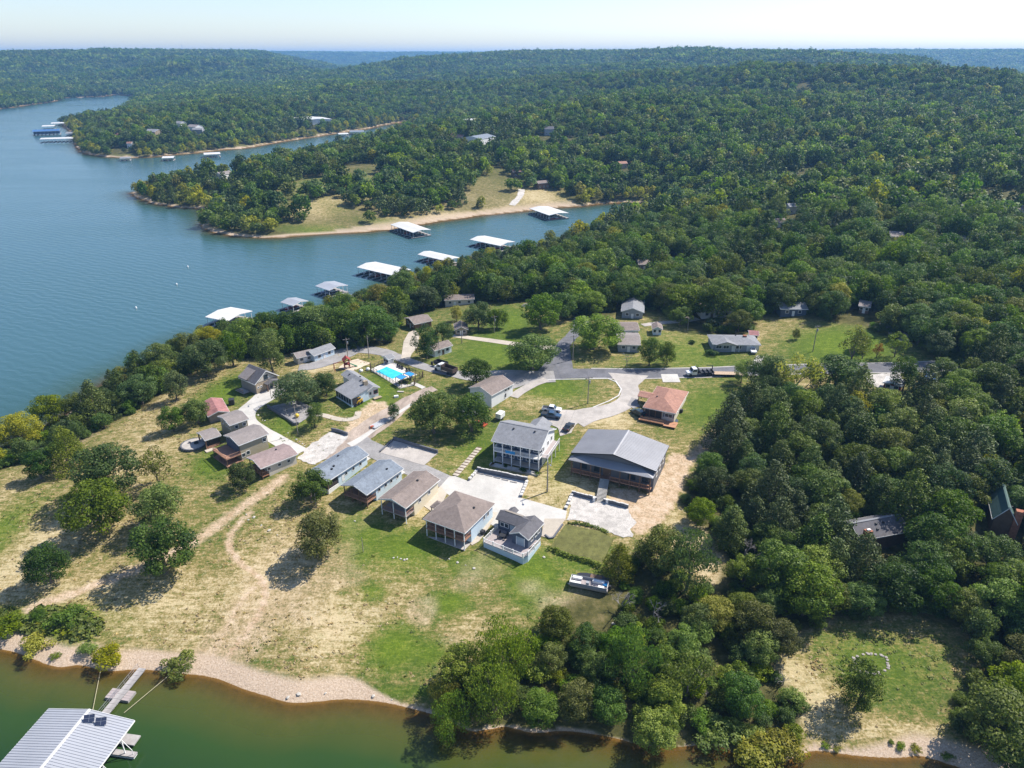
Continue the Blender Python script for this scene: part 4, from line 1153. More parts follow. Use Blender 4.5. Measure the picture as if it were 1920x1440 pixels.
S_brown = mat('brown_shingles', (0.265, 0.215, 0.19), 0.9, 0.2, 1.2, fine=0.35)
S_tan = mat('weathered_shingles', (0.285, 0.25, 0.235), 0.9, 0.16, 1.2, fine=0.3)
S_pink = mat('pinkish_shingles', (0.33, 0.25, 0.235), 0.9, 0.16, 1.2, fine=0.3)
S_red = mat('red_brown_shingles', (0.40, 0.215, 0.16), 0.9, 0.22, 1.2, fine=0.3)
S_rust = mat('rust_red_roof', (0.36, 0.17, 0.16), 0.85, 0.3, 0.6, fine=0.25)
S_green = mat('green_roof', (0.075, 0.135, 0.12), 0.7, 0.12, 0.8, fine=0.2)
S_metal = mat('grey_metal_roof', (0.30, 0.30, 0.315), 0.55, 0.05, 0.4, metal=0.25, spec=0.5)
S_silver = mat('silver_metal_roof', (0.43, 0.44, 0.465), 0.4, 0.05, 0.3, metal=0.25, spec=0.5)
S_whitem = mat('white_metal_roof', (0.60, 0.59, 0.57), 0.5, 0.06, 0.2)
S_blue = mat('blue_canvas', (0.03, 0.25, 0.55), 0.7, 0.1, 0.8)
S_darkblue = mat('blue_tarp', (0.05, 0.14, 0.33), 0.6, 0.15, 0.8)
def glass_mat(name, rgb):
    m, nt, bs = new_mat(name)
    bs.inputs['Base Color'].default_value = (*rgb, 1); bs.inputs['Roughness'].default_value = 0.06
    n = noise(nt, 1.5, 1); bump(nt, bs, n, 0.05, 0.02)
    return m
M_glass = glass_mat('window_glass', (0.035, 0.05, 0.065))
M_curtain = mat('curtained_glass', (0.40, 0.47, 0.52), 0.15, 0.1, 1.0, spec=0.5)

def solve_site(LF, RF, RR, e):
    """eave corners seen in the photo -> footprint on the ground"""
    zg = H(*g(*RF))
    for _ in range(6):
        a, b, c = pz(*LF, zg + e), pz(*RF, zg + e), pz(*RR, zg + e)
        m = (a + c) / 2
        zg = H(*m)
    u = b - a; v = c - b
    w, d = np.hypot(*u), np.hypot(*v)
    if np.hypot(*m) > 420 and d > 0.75 * w:      # far roofs: grazing view makes the depth uncertain
        m = (a + b) / 2 + v / d * 0.375 * w; d = 0.75 * w; zg = H(*m)
    ang_u = math.atan2(u[1], u[0]); ang_v = math.atan2(v[1], v[0]) - math.pi / 2
    dv = (ang_v - ang_u + math.pi) % (2 * math.pi) - math.pi
    if np.hypot(*m) > 420: dv = 0
    yaw = ang_u + dv * d / (w + d)
    return m[0], m[1], zg, yaw, w, d
def to_local(t, p):
    dx, dy = p[0] - t.location.x, p[1] - t.location.y
    c, s = math.cos(-t.rotation_euler.z), math.sin(-t.rotation_euler.z)
    return dx * c - dy * s, dx * s + dy * c
def to_world(t, p):
    c, s = math.cos(t.rotation_euler.z), math.sin(t.rotation_euler.z)
    return t.location.x + p[0] * c - p[1] * s, t.location.y + p[0] * s + p[1] * c
def gz(t, x, y):
    return H(*to_world(t, (x, y))) - t.location.z

def roof_mb(kind, w, d, e, r, th=0.16, cx=0, cy=0, hipcut=None):
    mb = MB()
    if kind == 'gy':
        for s in (-1, 1):
            mb.prism([(cx + s * w / 2, e), (cx, e + r), (cx, e + r - th), (cx + s * w / 2, e - th)], 'y', cy - d / 2, cy + d / 2)
    elif kind == 'gx':
        for s in (-1, 1):
            mb.prism([(cy + s * d / 2, e), (cy, e + r), (cy, e + r - th), (cy + s * d / 2, e - th)], 'x', cx - w / 2, cx + w / 2)
    elif kind == 'hip':
        A, B = w / 2, d / 2
        if hipcut is None: hipcut = min(A, B)
        if w >= d: P = [(-A + hipcut, 0), (A - hipcut, 0)]
        else: P = [(0, -B + hipcut), (0, B - hipcut)]
        base = [(-A, -B), (A, -B), (A, B), (-A, B)]
        vs = [(cx + x, cy + y, e) for x, y in base] + [(cx + x, cy + y, e - th) for x, y in base] + [(cx + x, cy + y, e + r) for x, y in P]
        fs = [(7, 6, 5, 4)] + [(i, (i + 1) % 4, 4 + (i + 1) % 4, 4 + i) for i in range(4)]
        if w >= d: fs += [(0, 1, 9, 8), (1, 2, 9), (2, 3, 8, 9), (3, 0, 8)]
        else: fs += [(0, 1, 8), (1, 2, 9, 8), (2, 3, 9), (3, 0, 8, 9)]
        mb.add(vs, fs)
    return mb
def wall_mb(kind, w, d, e, r, x0, x1, y0, y1, z0=-2.2, th=0.18):
    """walls of the block x0..x1, y0..y1 under a roof w by d"""
    mb = MB()
    if kind == 'gy':
        f = lambda X: e - th + r * (1 - abs(X) / (w / 2)) - 0.02
        P = [(x0, z0), (x1, z0), (x1, f(x1)), (0, f(0)), (x0, f(x0))]
        mb.prism(P, 'y', y0, y1)
    elif kind == 'gx':
        f = lambda Y: e - th + r * (1 - abs(Y) / (d / 2)) - 0.02
        P = [(y0, z0), (y1, z0), (y1, f(y1))] + ([(0, f(0))] if y0 < 0 < y1 else []) + [(y0, f(y0))]
        mb.prism(P, 'x', x0, x1)
    else:
        mb.box((x0 + x1) / 2, (y0 + y1) / 2, (z0 + e - th) / 2, x1 - x0, y1 - y0, e - th - z0)
    return mb
def window(t, face, pos, z, w, h, rect, fm=None, pm=None, name='window', shutters=None):
    """a framed window standing a little proud of the wall; rect = x0, x1, y0, y1 of the wall block"""
    x0, x1, y0, y1 = rect
    base = {'F': (pos, y0, 0), 'B': (pos, y1, math.pi), 'L': (x0, pos, -math.pi / 2), 'R': (x1, pos, math.pi / 2)}[face]
    f = MB(); b = 0.11
    f.box(0, -0.03, z - h / 2, w + 2 * b, 0.07, b).box(0, -0.03, z + h / 2, w + 2 * b, 0.07, b)
    f.box(-w / 2 - b / 2, -0.03, z, b, 0.068, h).box(w / 2 + b / 2, -0.03, z, b, 0.068, h)
    if w > 1.3: f.box(0, -0.025, z, 0.07, 0.055, h)
    o = f.build(name, fm or M_trim, t)
    o.location = (base[0], base[1], 0); o.rotation_euler = (0, 0, base[2])
    MB().box(0, -0.012, z, w, 0.03, h).build('pane', pm or M_glass, o)
    if shutters:
        for s in (-1, 1):
            q = MB().box(s * (w / 2 + 0.32), -0.03, z, 0.34, 0.05, h + 0.1).build('shutter', shutters, t)
            q.location = o.location; q.rotation_euler = o.rotation_euler
    return o
def door(t, face, pos, z0, w, h, rect, m):
    x0, x1, y0, y1 = rect
    base = {'F': (pos, y0, 0), 'B': (pos, y1, math.pi), 'L': (x0, pos, -math.pi / 2), 'R': (x1, pos, math.pi / 2)}[face]
    o = MB().box(0, -0.02, z0 + h / 2, w, 0.06, h).build('door', m, t)
    o.location = (base[0], base[1], 0); o.rotation_euler = (0, 0, base[2])
    k = MB().box(w * 0.36, -0.07, z0 + h * 0.45, 0.08, 0.06, 0.14).build('handle', M_steel, o)
    return o
def post(t, x, y, z0, z1, m, r=0.09, name='porch_post'):
    return MB().box(x, y, (z0 + z1) / 2, 2 * r, 2 * r, z1 - z0).build(name, m, t)
def railing(t, pts, z, m, h=1.0, gap=0.35, name='railing', panel=False):
    mb = MB()
    for a, b in zip(pts[:-1], pts[1:]):
        L = math.hypot(b[0] - a[0], b[1] - a[1]); an = math.atan2(b[1] - a[1], b[0] - a[0])
        cx, cy = (a[0] + b[0]) / 2, (a[1] + b[1]) / 2
        mb.box(cx, cy, z + h, L, 0.09, 0.09, an).box(cx, cy, z + 0.12, L, 0.06, 0.08, an)
        n = max(int(L / gap), 1)
        for i in range(n + 1):
            q = i / n
            mb.box(a[0] + (b[0] - a[0]) * q, a[1] + (b[1] - a[1]) * q, z + h / 2, 0.05, 0.05, h - 0.06, an)
    return mb.build(name, m, t)
def fascia(t, kind, w, d, e, r, m, cy=0.0, th=0.16):
    mb = MB()
    if kind == 'gy':
        for s in (-1, 1):
            mb.box(s * (w / 2 + 0.02), cy, e - 0.13, 0.05, d, 0.22)
            for yy in (cy - d / 2 - 0.02, cy + d / 2 + 0.02):
                mb.prism([(s * w / 2, e - 0.01), (0, e + r - 0.01), (0, e + r - th - .12), (s * w / 2, e - th - .12)], 'y', yy - 0.025, yy + 0.025)
    elif kind == 'gx':
        for s in (-1, 1):
            mb.box(0, cy + s * (d / 2 + 0.02), e - 0.13, w, 0.05, 0.22)
            for xx in (-w / 2 - 0.02, w / 2 + 0.02):
                mb.prism([(cy + s * d / 2, e - 0.01), (cy, e + r - 0.01), (cy, e + r - th - .12), (cy + s * d / 2, e - th - .12)], 'x', xx - 0.025, xx + 0.025)
    else:
        for s in (-1, 1):
            mb.box(s * (w / 2 + 0.02), cy, e - 0.13, 0.05, d + .08, 0.2).box(0, cy + s * (d / 2 + 0.02), e - 0.13, w, 0.05, 0.2)
    return mb.build('fascia', m, t)
def vents(t, kind, w, d, e, r, spots):
    """small roof vents; spots are fractions along x and y"""
    for fx, fy in spots:
        X, Y = fx * w / 2, fy * d / 2
        z = e + r * (1 - (abs(fx) if kind == 'gy' else abs(fy) if kind == 'gx' else max(abs(fx), abs(fy))))
        MB().box(X, Y, z + 0.12, 0.42, 0.42, 0.3).build('roof_vent', M_dark, t)
def house(name, label, LF, RF, RR, e, kind, r, wm, rm, oh=0.45, porch=0.0, fm=None, cat='house', z0=-2.2, group=None):
    ox, oy, zg, yaw, w, d = solve_site(LF, RF, RR, e)
    t = thing(name, label, cat, (ox, oy, zg), yaw, group)
    rect = (-w / 2 + oh, w / 2 - oh, -d / 2 + max(oh, porch), d / 2 - oh)
    wall_mb(kind, w, d, e, r, *rect, z0=z0).build('wall', wm, t)
    rf = roof_mb(kind, w, d, e, r).build('roof', rm, t)
    fascia(t, kind, w, d, e, r, fm or M_trim)
    FOREST_BARE.append((ox, oy, max(w, d) * 0.62 + 2.5))
    return t, w, d, rect, rf
def ridge_cap(rf, kind, w, d, e, r, m):
    if kind == 'gy': MB().prism([(-.28, e + r - .03), (0, e + r + .05), (.28, e + r - .03)], 'y', -d / 2, d / 2).build('ridge_cap', m, rf)
    else: MB().prism([(-.28, e + r - .03), (0, e + r + .05), (.28, e + r - .03)], 'x', -w / 2, w / 2).build('ridge_cap', m, rf)
def front_porch(t, w, d, rect, e, depth, floor_z, pm, fm, npost=3, rail=True, screen=None, skirt=None):
    y0, y1 = -d / 2 + 0.35, rect[2]
    x0, x1 = rect[0], rect[1]
    MB().box((x0 + x1) / 2, (y0 + y1) / 2 - 0.01, floor_z - 0.1, x1 - x0, y1 - y0, 0.2).build('porch_floor', fm, t)
    for i in range(npost):
        X = x0 + 0.1 + (x1 - x0 - 0.2) * i / (npost - 1)
        post(t, X, y0 + 0.12, gz(t, X, y0) - 0.3, e - 0.17, pm)
    if rail: railing(t, [(x0 + .1, y1), (x0 + .1, y0 + .12), (x1 - .1, y0 + .12), (x1 - .1, y1)], floor_z, M_deck)
    if screen:
        MB().box((x0 + x1) / 2, y0 + 0.22, (floor_z + e) / 2 - .1, x1 - x0 - .3, 0.03, e - floor_z - .2).build('screen', screen, t)
        for s in (x0 + .14, x1 - .14): MB().box(s, (y0 + y1) / 2, (floor_z + e) / 2 - .1, 0.03, y1 - y0 - .5, e - floor_z - .2).build('screen', screen, t)
    if skirt:
        MB().box((x0 + x1) / 2, y0 + .05, floor_z - 1.2, x1 - x0, 0.08, 2.2).build('skirt', skirt, t)
        MB().box(x1 - .04, (y0 + y1) / 2, floor_z - 1.2, 0.08, y1 - y0, 2.2).build('skirt', skirt, t)

# --- the row of cottages
t, w, d, rc, rf = house('cottage', 'pale blue cottage with a blue-grey shingle roof, leftmost of the cottage row', (574, 886.5), (614, 904), (690, 852.5), 3.3, 'gy', 1.5, M_paleblue, S_bluegrey, porch=4.0)
front_porch(t, w, d, rc, 3.3, 4, 0.5, M_brownw, M_white, 3, False, M_screen, M_white); ridge_cap(rf, 'gy', w, d, 3.3, 1.5, S_bluegrey)
for y_ in (-.1, .25, .6): window(t, 'R', y_ * d / 2, 1.9, 0.8, 0.9, rc)
vents(t, 'gy', w, d, 3.3, 1.5, [(0.35, -.35), (.45, -.5), (-.3, .2)]); door(t, 'R', -.25 * d / 2, .3, .95, 2.0, rc, M_white)
MB().prism([(-w * .42, 3.32), (-w * .1, 4.35), (-w * .1, 4.2), (-w * .42, 3.2)], 'y', -d * .36, -d * .22).build('roof_saddle', S_bluegrey, t)
t, w, d, rc, rf = house('cottage', 'pale blue cottage with a light grey roof and brown porch, second in the row', (639, 909.5), (687.5, 928), (757, 878.5), 3.5, 'gy', 1.4, M_paleblue, S_bluegrey, porch=3.6)
front_porch(t, w, d, rc, 3.5, 3.6, 0.9, M_brownw, M_deck, 4); ridge_cap(rf, 'gy', w, d, 3.5, 1.4, S_bluegrey)
for y_ in (-.3, .05, .35, .7): window(t, 'R', y_ * d / 2, 2.1, 0.8, 0.9, rc)
door(t, 'F', 0.5, .9, 1.6, 2.0, rc, M_glass); window(t, 'F', -2, 2.1, 1.2, 1.1, rc); vents(t, 'gy', w, d, 3.5, 1.4, [(.4, .5)])
t, w, d, rc, rf = house('cottage', 'cream cottage with a brown shingle roof and open front porch', (709, 935), (761, 953.5), (825, 899), 4.0, 'gy', 1.3, M_cream, S_brown, porch=3.6)
front_porch(t, w, d, rc, 4.0, 3.6, 1.2, M_white, M_deck_gr, 3); ridge_cap(rf, 'gy', w, d, 4.0, 1.3, S_brown)
MB().prism([(-w * .4, 4.02), (0, 5.0), (w * .4, 4.02), (w * .36, 3.9), (0, 4.75), (-w * .36, 3.9)], 'y', -d / 2 + .1, -d / 2 + .2).build('gable_truss', M_paleblue, t)
window(t, 'F', -1.6, 2.4, 1.4, 1.3, rc); door(t, 'F', 1.2, 1.2, 1.7, 2.05, rc, M_glass); vents(t, 'gy', w, d, 4.0, 1.3, [(.15, .35)])
for y_ in (-.15, .4): window(t, 'R', y_ * d / 2, 2.5, 0.9, 0.9, rc)
t, w, d, rc, rf = house('cottage', 'square pale blue cottage under a brown hip roof with a two-level porch', (793.5, 972.3), (871.7, 1000.4), (928, 944), 4.3, 'hip', 2.3, M_paleblue, S_brown, porch=3.2)
front_porch(t, w, d, rc, 4.3, 3.2, 1.7, M_white, M_deck, 5)
MB().box((rc[0] + rc[1]) / 2, (-d / 2 + rc[2]) / 2, -0.55, rc[1] - rc[0], rc[2] + d / 2 - .4, 0.12).build('lower_slab', M_conc_old, t)
for x_ in (-.6, -.25, .1, .5): (window if x_ != .1 else window)(t, 'F', x_ * w / 2, 2.9, 1.1, 1.4, rc)
for x_ in (-.5, .2): door(t, 'F', x_ * w / 2, -.6, 1.8, 2.0, rc, M_glass)
for y_ in (.35, .6): window(t, 'R', y_ * d / 2, 2.9, 0.75, 1.2, rc)
roof_mb('hip', 3.4, 3.0, 2.9, 0.8, cx=-w / 2 - 0.9, cy=1.2).build('side_porch_roof', S_brown, t)
for y_ in (0, 2.4): post(t, -w / 2 - 2.3, y_, -.5, 2.8, M_brownw)
vents(t, 'hip', w, d, 4.3, 2.3, [(.55, .2)])
MB().box(w * .17, d * .26, 5.55, .3, 2.6, .06).build('roof_strip', M_trim, t).rotation_euler = (-.33, 0, 0)
MB().box(rc[1] + .8, .2, .4, 0.9, 0.9, 1.0).build('heat_pump', M_dark, t)
# --- the deck cottage
WLF, WRF, WRR = (956, 999.5), (991.3, 1013), (1019.7, 980.5)
ox, oy, zg, yaw, w, d = solve_site(WLF, WRF, WRR, 3.6)
t = thing('cottage', 'dark grey cottage with a charcoal roof and a white railed deck', 'house', (ox, oy, zg), yaw)
FOREST_BARE.append((ox, oy, 14))
rw = (-w / 2 + .35, w / 2 - .35, -d / 2 + .5, d / 2 - .35)
wall_mb('gy', w, d, 3.6, 1.2, *rw).build('wall', M_slate, t)
roof_mb('gy', w, d, 3.6, 1.2).build('roof', S_dkgrey, t); fascia(t, 'gy', w, d, 3.6, 1.2, M_trim)
mx, my = to_local(t, pz(929, 973, zg + 3.6))
mw = -w / 2 - mx + 0.3; md = d / 2 - my; mcx = mx + mw / 2; mcy = (my + d / 2) / 2
sub = wall_mb('gx', mw, md, 3.6, 1.2, -mw / 2 + .4, mw / 2, -md / 2 + .5, md / 2 - .4).build('wall', M_slate, t); sub.location = (mcx, mcy, 0)
sr = roof_mb('gx', mw + w * .5, md, 3.6, 1.2, cx=w * .25).build('roof', S_dkgrey, t); sr.location = (mcx, mcy, 0.004)
MB().prism([(-1.1, 3.62), (0, 4.3), (1.1, 3.62)], 'y', md / 2 - 1.4, md / 2 + 1.3).build('entry_gable', S_dkgrey, t).location = (mcx - 1.0, mcy, 0)
MB().box(mcx + .6, mcy + .35, 4.86, mw * .8, .55, .16).build('ridge_vent', M_taupe, t)
rm_ = (mx + .4, mx + mw, my + .5, d / 2 - .4)
for x_ in (.2, .38): window(t, 'F', mx + mw * x_ + .4, 2.4, 1.0, 1.1, rm_)
door(t, 'F', mx + mw * .75, .95, 1.5, 2.1, rm_, M_curtain)
door(t, 'F', .1, .95, 1.9, 2.1, rw, M_curtain)
for s in (-1, 1): MB().box(.1 + s * 1.02, rw[2] - .03, 2.0, .14, .08, 2.25).build('door_trim', M_trim, t)
for y_ in (-.4, .1, .5): window(t, 'R', y_ * d / 2, 2.4, .9, 1.0, rw)
DZ = .9
dl = [to_local(t, pz(px_, py_, zg + DZ + 1.0)) for px_, py_ in [(906.7, 1009.6), (980.5, 1038.7), (990, 1034.7), (1016, 1006)]]
dl = [dl[0], dl[1], dl[2], (dl[2][0], rw[2] + 3.5)]
back = (dl[0][0], rm_[2] - 0.02)
poly = [dl[0], dl[1], dl[2], dl[3], (rw[1], dl[3][1]), (rw[1], rw[2]), (rw[0], rw[2]), (rw[0], rm_[2]), back]
nb = 16
xa, xb = dl[0][0], dl[2][0]
MB().prism([dl[0], dl[1], dl[2], (dl[2][0], rw[2]), (rw[0], rw[2]), (rw[0], rm_[2]), back], 'z', DZ - .15, DZ).build('deck_floor', M_deck_gr, t)
MB().prism([(dl[2][0] - 1.2, rw[2]), dl[3], (dl[3][0] - 1.2, dl[3][1]), (rw[1], rw[2])], 'z', DZ - .16, DZ - .01).build('side_deck', M_deck_gr, t)
sk = MB()
for a, b in zip([back, dl[0], dl[1], dl[2]], [dl[0], dl[1], dl[2], dl[3]]):
    L = math.hypot(b[0] - a[0], b[1] - a[1]); sk.box((a[0] + b[0]) / 2, (a[1] + b[1]) / 2, DZ - 1.6, L, .08, 2.9, math.atan2(b[1] - a[1], b[0] - a[0]))
sk.build('skirt', M_paleblue, t)
rp = [back, dl[0], dl[1], dl[2], dl[3]]
railing(t, rp, DZ, M_trim, 1.0, .25)
for a, b in zip(rp[:-1], rp[1:]):
    n = max(1, round(math.hypot(b[0] - a[0], b[1] - a[1]) / 2.6))
    for i in range(n): post(t, a[0] + (b[0] - a[0]) * i / n, a[1] + (b[1] - a[1]) * i / n, DZ - .1, DZ + 1.2, M_trim, .1, 'rail_post')
tb = thing('patio_table', 'dark round table with chairs on the white railed deck', 'table', (*to_world(t, (rm_[0] + 2.6, rm_[2] - 2.4)), zg + DZ), 0.3)
MB().lathe([(.75, .70), (.75, .74)], 14).build('table_top', M_dark, tb); MB().lathe([(.3, 0), (.05, .06), (.05, .7)], 8).build('leg', M_dark, tb)
chair_b = MB().box(0, 0, .42, .5, .5, .06).box(0, .24, .72, .5, .05, .55).box(-.22, -.2, .2, .05, .05, .4).box(.22, -.2, .2, .05, .05, .4).box(-.22, .2, .2, .05, .05, .4).box(.22, .2, .2, .05, .05, .4)
chm = chair_b.mesh('patio_chair'); chm.materials.append(M_dark)
tx, ty = tb.location.x, tb.location.y
for i, nm_ in enumerate(['nearest the lake', 'nearest the house', 'beside the glass doors', 'beside the railing']):
    a = i * math.pi / 2 + .5
    o = bpy.data.objects.new('patio_chair', chm); COL.objects.link(o); o.location = (tx + 1.05 * math.cos(a), ty + 1.05 * math.sin(a), zg + DZ); o.rotation_euler = (0, 0, a - math.pi / 2)
    tag(o, 'dark patio chair at the round deck table, the one ' + nm_, 'chair', 'chairs round the deck table')
# --- the lodge
M_lodge = mat('shade_darkened_cladding', (0.13, 0.135, 0.15), 0.7, .08, .6, stretch=(1, 1, 12))  # grey panels, colour darkened to carry the porch and gable shade
ox, oy, zg, yaw, w, d = solve_site((1072.5, 848.3), (1231.7, 885), (1253, 836), 5.4)
t = thing('lodge', 'wide lodge with a grey standing seam metal roof and a hipped front porch', 'house', (ox, oy, zg), yaw)
FOREST_BARE.append((ox, oy, 18))
rc = (-w / 2 + .5, w / 2 - .5, -d / 2 + .5, d / 2 - .5)
RL = 2.1
wall_mb('gy', w, d, 5.4, RL, *rc).build('wall', M_lodge, t)
rf = roof_mb('gy', w, d, 5.4, RL, .2).build('roof', S_metal, t); fascia(t, 'gy', w, d, 5.4, RL, M_dark)
rb = MB()
nr_ = int(d / .6)
for s in (-1, 1):
    for i in range(nr_ + 1):
        Y = -d / 2 + .05 + (d - .1) * i / nr_
        rb.prism([(s * w / 2, 5.40), (0, 5.40 + RL), (0, 5.45 + RL), (s * w / 2, 5.45)], 'y', Y - .02, Y + .02)
rb.build('roof_seams', S_metal, rf, kind='stuff')
MB().prism([(-.35, 5.4 + RL - .02), (0, 5.4 + RL + .09), (.35, 5.4 + RL - .02)], 'y', -d / 2 - .02, d / 2 + .02).build('ridge_cap', S_metal, rf)
pl = to_local(t, pz(1066, 861, zg + 4.3)); pr = to_local(t, pz(1224, 898, zg + 4.3))
yp = (pl[1] + pr[1]) / 2; xl, xr = pl[0], pr[0]
PD = -d / 2 - yp
yb = -d / 2 + .48
hipx = 3.4
vs = [(xl, yp, 4.3), (xr, yp, 4.3), (xr - hipx, yb, 5.25), (xl + hipx, yb, 5.25), (xl, yb, 4.3), (xr, yb, 4.3)]
vs2 = [(a, b, c - .14) for a, b, c in vs]
MB().add(vs + vs2, [(0, 1, 2, 3), (0, 3, 4), (1, 5, 2), (6, 9, 8, 7), (6, 10, 9), (7, 8, 11), (0, 6, 7, 1), (0, 4, 10, 6), (1, 7, 11, 5)]).build('porch_roof', S_metal, t)
ps = MB()
n_ = int((xr - xl) / .6)
for i in range(1, n_):
    X = xl + (xr - xl) * i / n_
    k = min(1.0, (X - xl) / hipx, (xr - X) / hipx)
    ps.add([(X - .02, yp, 4.3), (X + .02, yp, 4.3), (X + .02, yp, 4.345), (X - .02, yp, 4.345)] + [(X + q, yp + (yb - yp) * k, 4.3 + .95 * k + r) for q, r in ((-.02, 0), (.02, 0), (.02, .045), (-.02, .045))], [(0, 1, 2, 3), (4, 7, 6, 5), (0, 4, 5, 1), (1, 5, 6, 2), (2, 6, 7, 3), (3, 7, 4, 0)])
ps.build('porch_seams', S_metal, t, kind='stuff')
FZ = .7
MB().box((xl + xr) / 2, (yp + yb) / 2 + .4, FZ - .1, xr - xl - 1.0, yb - yp - .5, .2).build('porch_floor', M_deck, t)
for i in range(9):
    if i == 4: continue
    X = xl + .7 + (xr - xl - 1.4) * i / 8
    post(t, X, yp + .6, gz(t, X, yp) - .4, 4.2, M_brownw, .12)
xm = to_local(t, g(1141, 893))[0]
for a, b in ((xl + .7, xm - 1.1), (xm + 1.1, xr - .7)):
    railing(t, [(a, yp + .6), (b, yp + .6)], FZ, M_deck, 1.0, .4)
    MB().box((a + b) / 2, yp + .55, FZ + 1.06, b - a, .3, .08).build('rail_cap', M_deck_or, t)
for x_ in (-.7, -.35, .45, .78): window(t, 'F', x_ * w / 2, 2.2, 1.7, 1.6, rc, M_dark)
door(t, 'F', xm, FZ, 2.0, 2.2, rc, M_brownw)
for y_ in (-.5, 0, .5): window(t, 'R', y_ * d / 2, 2.6, 1.2, 1.2, rc); window(t, 'L', y_ * d / 2, 2.6, 1.2, 1.2, rc)
# stairs down to the gravel
p0 = to_world(t, (xm, yp + .5)); p1 = g(1125.5, 943)
st = thing('stairway', 'long flight of light steps from the lodge porch to the gravel lot', 'stairs', (p0[0], p0[1], zg + FZ), math.atan2(p1[1] - p0[1], p1[0] - p0[0]))
L = math.hypot(p1[0] - p0[0], p1[1] - p0[1]); dz = H(*p1) - (zg + FZ)
NS = 20
tm_ = MB().box(0, 0, 0, L / NS * .55, 2.3, .09).mesh('tread'); tm_.materials.append(M_conc)
for i in range(NS):
    q = (i + .5) / NS
    share('tread', tm_, st, (L * q, 0, dz * q + .12 + .25 * math.sin(math.pi * q)))
MB().add([(0, -1.05, -.1), (L, -1.05, dz - .02), (L, 1.05, dz - .02), (0, 1.05, -.1), (0, -1.05, -.3), (L, -1.05, dz - .3), (L, 1.05, dz - .3), (0, 1.05, -.3)], [(0, 1, 2, 3), (7, 6, 5, 4), (0, 4, 5, 1), (1, 5, 6, 2), (2, 6, 7, 3), (3, 7, 4, 0)]).build('gap_shade_slab', M_dark, st)  # added dark slab, paints the shade seen in the gaps between treads
for s in (-1, 1):
    MB().tube((0, s * 1.1, -.05), (L, s * 1.1, dz + .05), .12, n=4).build('stringer', M_dark, st)
for q in (-1, 1):
    a = to_world(st, (L * .97, q * 1.5)); o = MB().box(0, 0, .45, .55, .55, 1.4).build('stone_pier', M_white, st); o.location = (L * .97, q * 1.55, dz)
# --- two storey grey house
t, w, d, rc, rf = house('two_storey_house', 'two-storey slate blue house with white gable end and double front porch', (919, 826.7), (1012.5, 844), (1045, 803.3), 6.0, 'gx', 2.6, M_slate, S_grey, porch=2.6)
MB().prism([(rc[2], -1.5), (rc[3], -1.5), (rc[3], 6.3), (0, 8.3), (rc[2], 6.3)], 'x', rc[1] - .02, rc[1] + .05).build('gable_cladding', M_white, t)
ridge_cap(rf, 'gx', w, d, 6.0, 2.6, S_grey)
y0 = -d / 2 + .3
for z_, nm_ in ((.15, 'patio_floor'), (3.05, 'balcony_floor')):
    MB().box(0, (y0 + rc[2]) / 2, z_ - .09, rc[1] - rc[0], rc[2] - y0, .18).build(nm_, M_conc_old if z_ < 1 else M_trim, t)
for i in range(6):
    X = rc[0] + .1 + (rc[1] - rc[0] - .2) * i / 5
    post(t, X, y0 + .1, gz(t, X, y0) - .3, 5.85, M_trim, .1)
railing(t, [(rc[0] + .1, rc[2]), (rc[0] + .1, y0 + .1), (rc[1] - .1, y0 + .1), (rc[1] - .1, rc[2])], 3.05, M_trim, 1.0, .3)
for x_ in (-.75, -.35, .05, .45, .8):
    window(t, 'F', x_ * (w / 2 - 1), 4.4, 1.1, 1.5, rc); window(t, 'F', x_ * (w / 2 - 1), 1.35, 1.1, 1.5, rc)
MB().box(-.12 * w, y0 + .02, 3.5, 2.6, .05, .8).build('blue_towel', S_blue, t)
rr_ = (rc[0], rc[1] + .05, rc[2], rc[3])
for y_ in (-.45, .1, .55): window(t, 'R', y_ * d / 2, 4.5, .9, 1.3, rr_)
MB().box(rc[1] + .95, .3, 2.96, 1.75, d - 3, .18).build('side_balcony', M_deck_gr, t)
railing(t, [(rc[1] + .1, -d / 2 + 1.7), (rc[1] + 1.8, -d / 2 + 1.7), (rc[1] + 1.8, d / 2 - 1.2)], 3.05, M_trim, 1.0, .3)
for i in range(4):
    Y = -d / 2 + 1.8 + (d - 3.2) * i / 3; post(t, rc[1] + 1.78, Y, gz(t, rc[1] + 1.8, Y) - .3, 3.0, M_trim, .09)
vents(t, 'gx', w, d, 6, 2.6, [(-.35, -.25), (.5, -.2)])
roof_mb('gy', 5.5, 6.0, 5.4, 1.5, cx=w * .12, cy=d / 2 + .6).build('rear_gable', S_grey, t)
wall_mb('gy', 5.5, 6.0, 5.4, 1.5, -2.3, 2.3, -2.5, 2.6).build('rear_wing', M_slate, t).location = (w * .12, d / 2 + .6, 0)
MB().box(0, y0 - 1.1, gz(t, 0, y0 - 1) + .1, w, 1.4, .5).build('stone_bed', M_gravel, t)
HF = t; HFd = (w, d)
for x_, s_, lb in ((-.85, 1.5, 'reddish shrub at the left end of the slate blue house porch'), (-.38, 1.4, 'dark round shrub in the stone bed of the slate blue house'), (.35, 2.0, 'largest dark round shrub in the stone bed of the slate blue house'), (.93, 1.5, 'green shrub at the right corner of the slate blue house')):
    p = to_world(t, (x_ * w / 2, y0 - 1.1)); place_tree(p[0], p[1], s_, 'bush', 'rust' if x_ < -.8 else 'dark', lb)
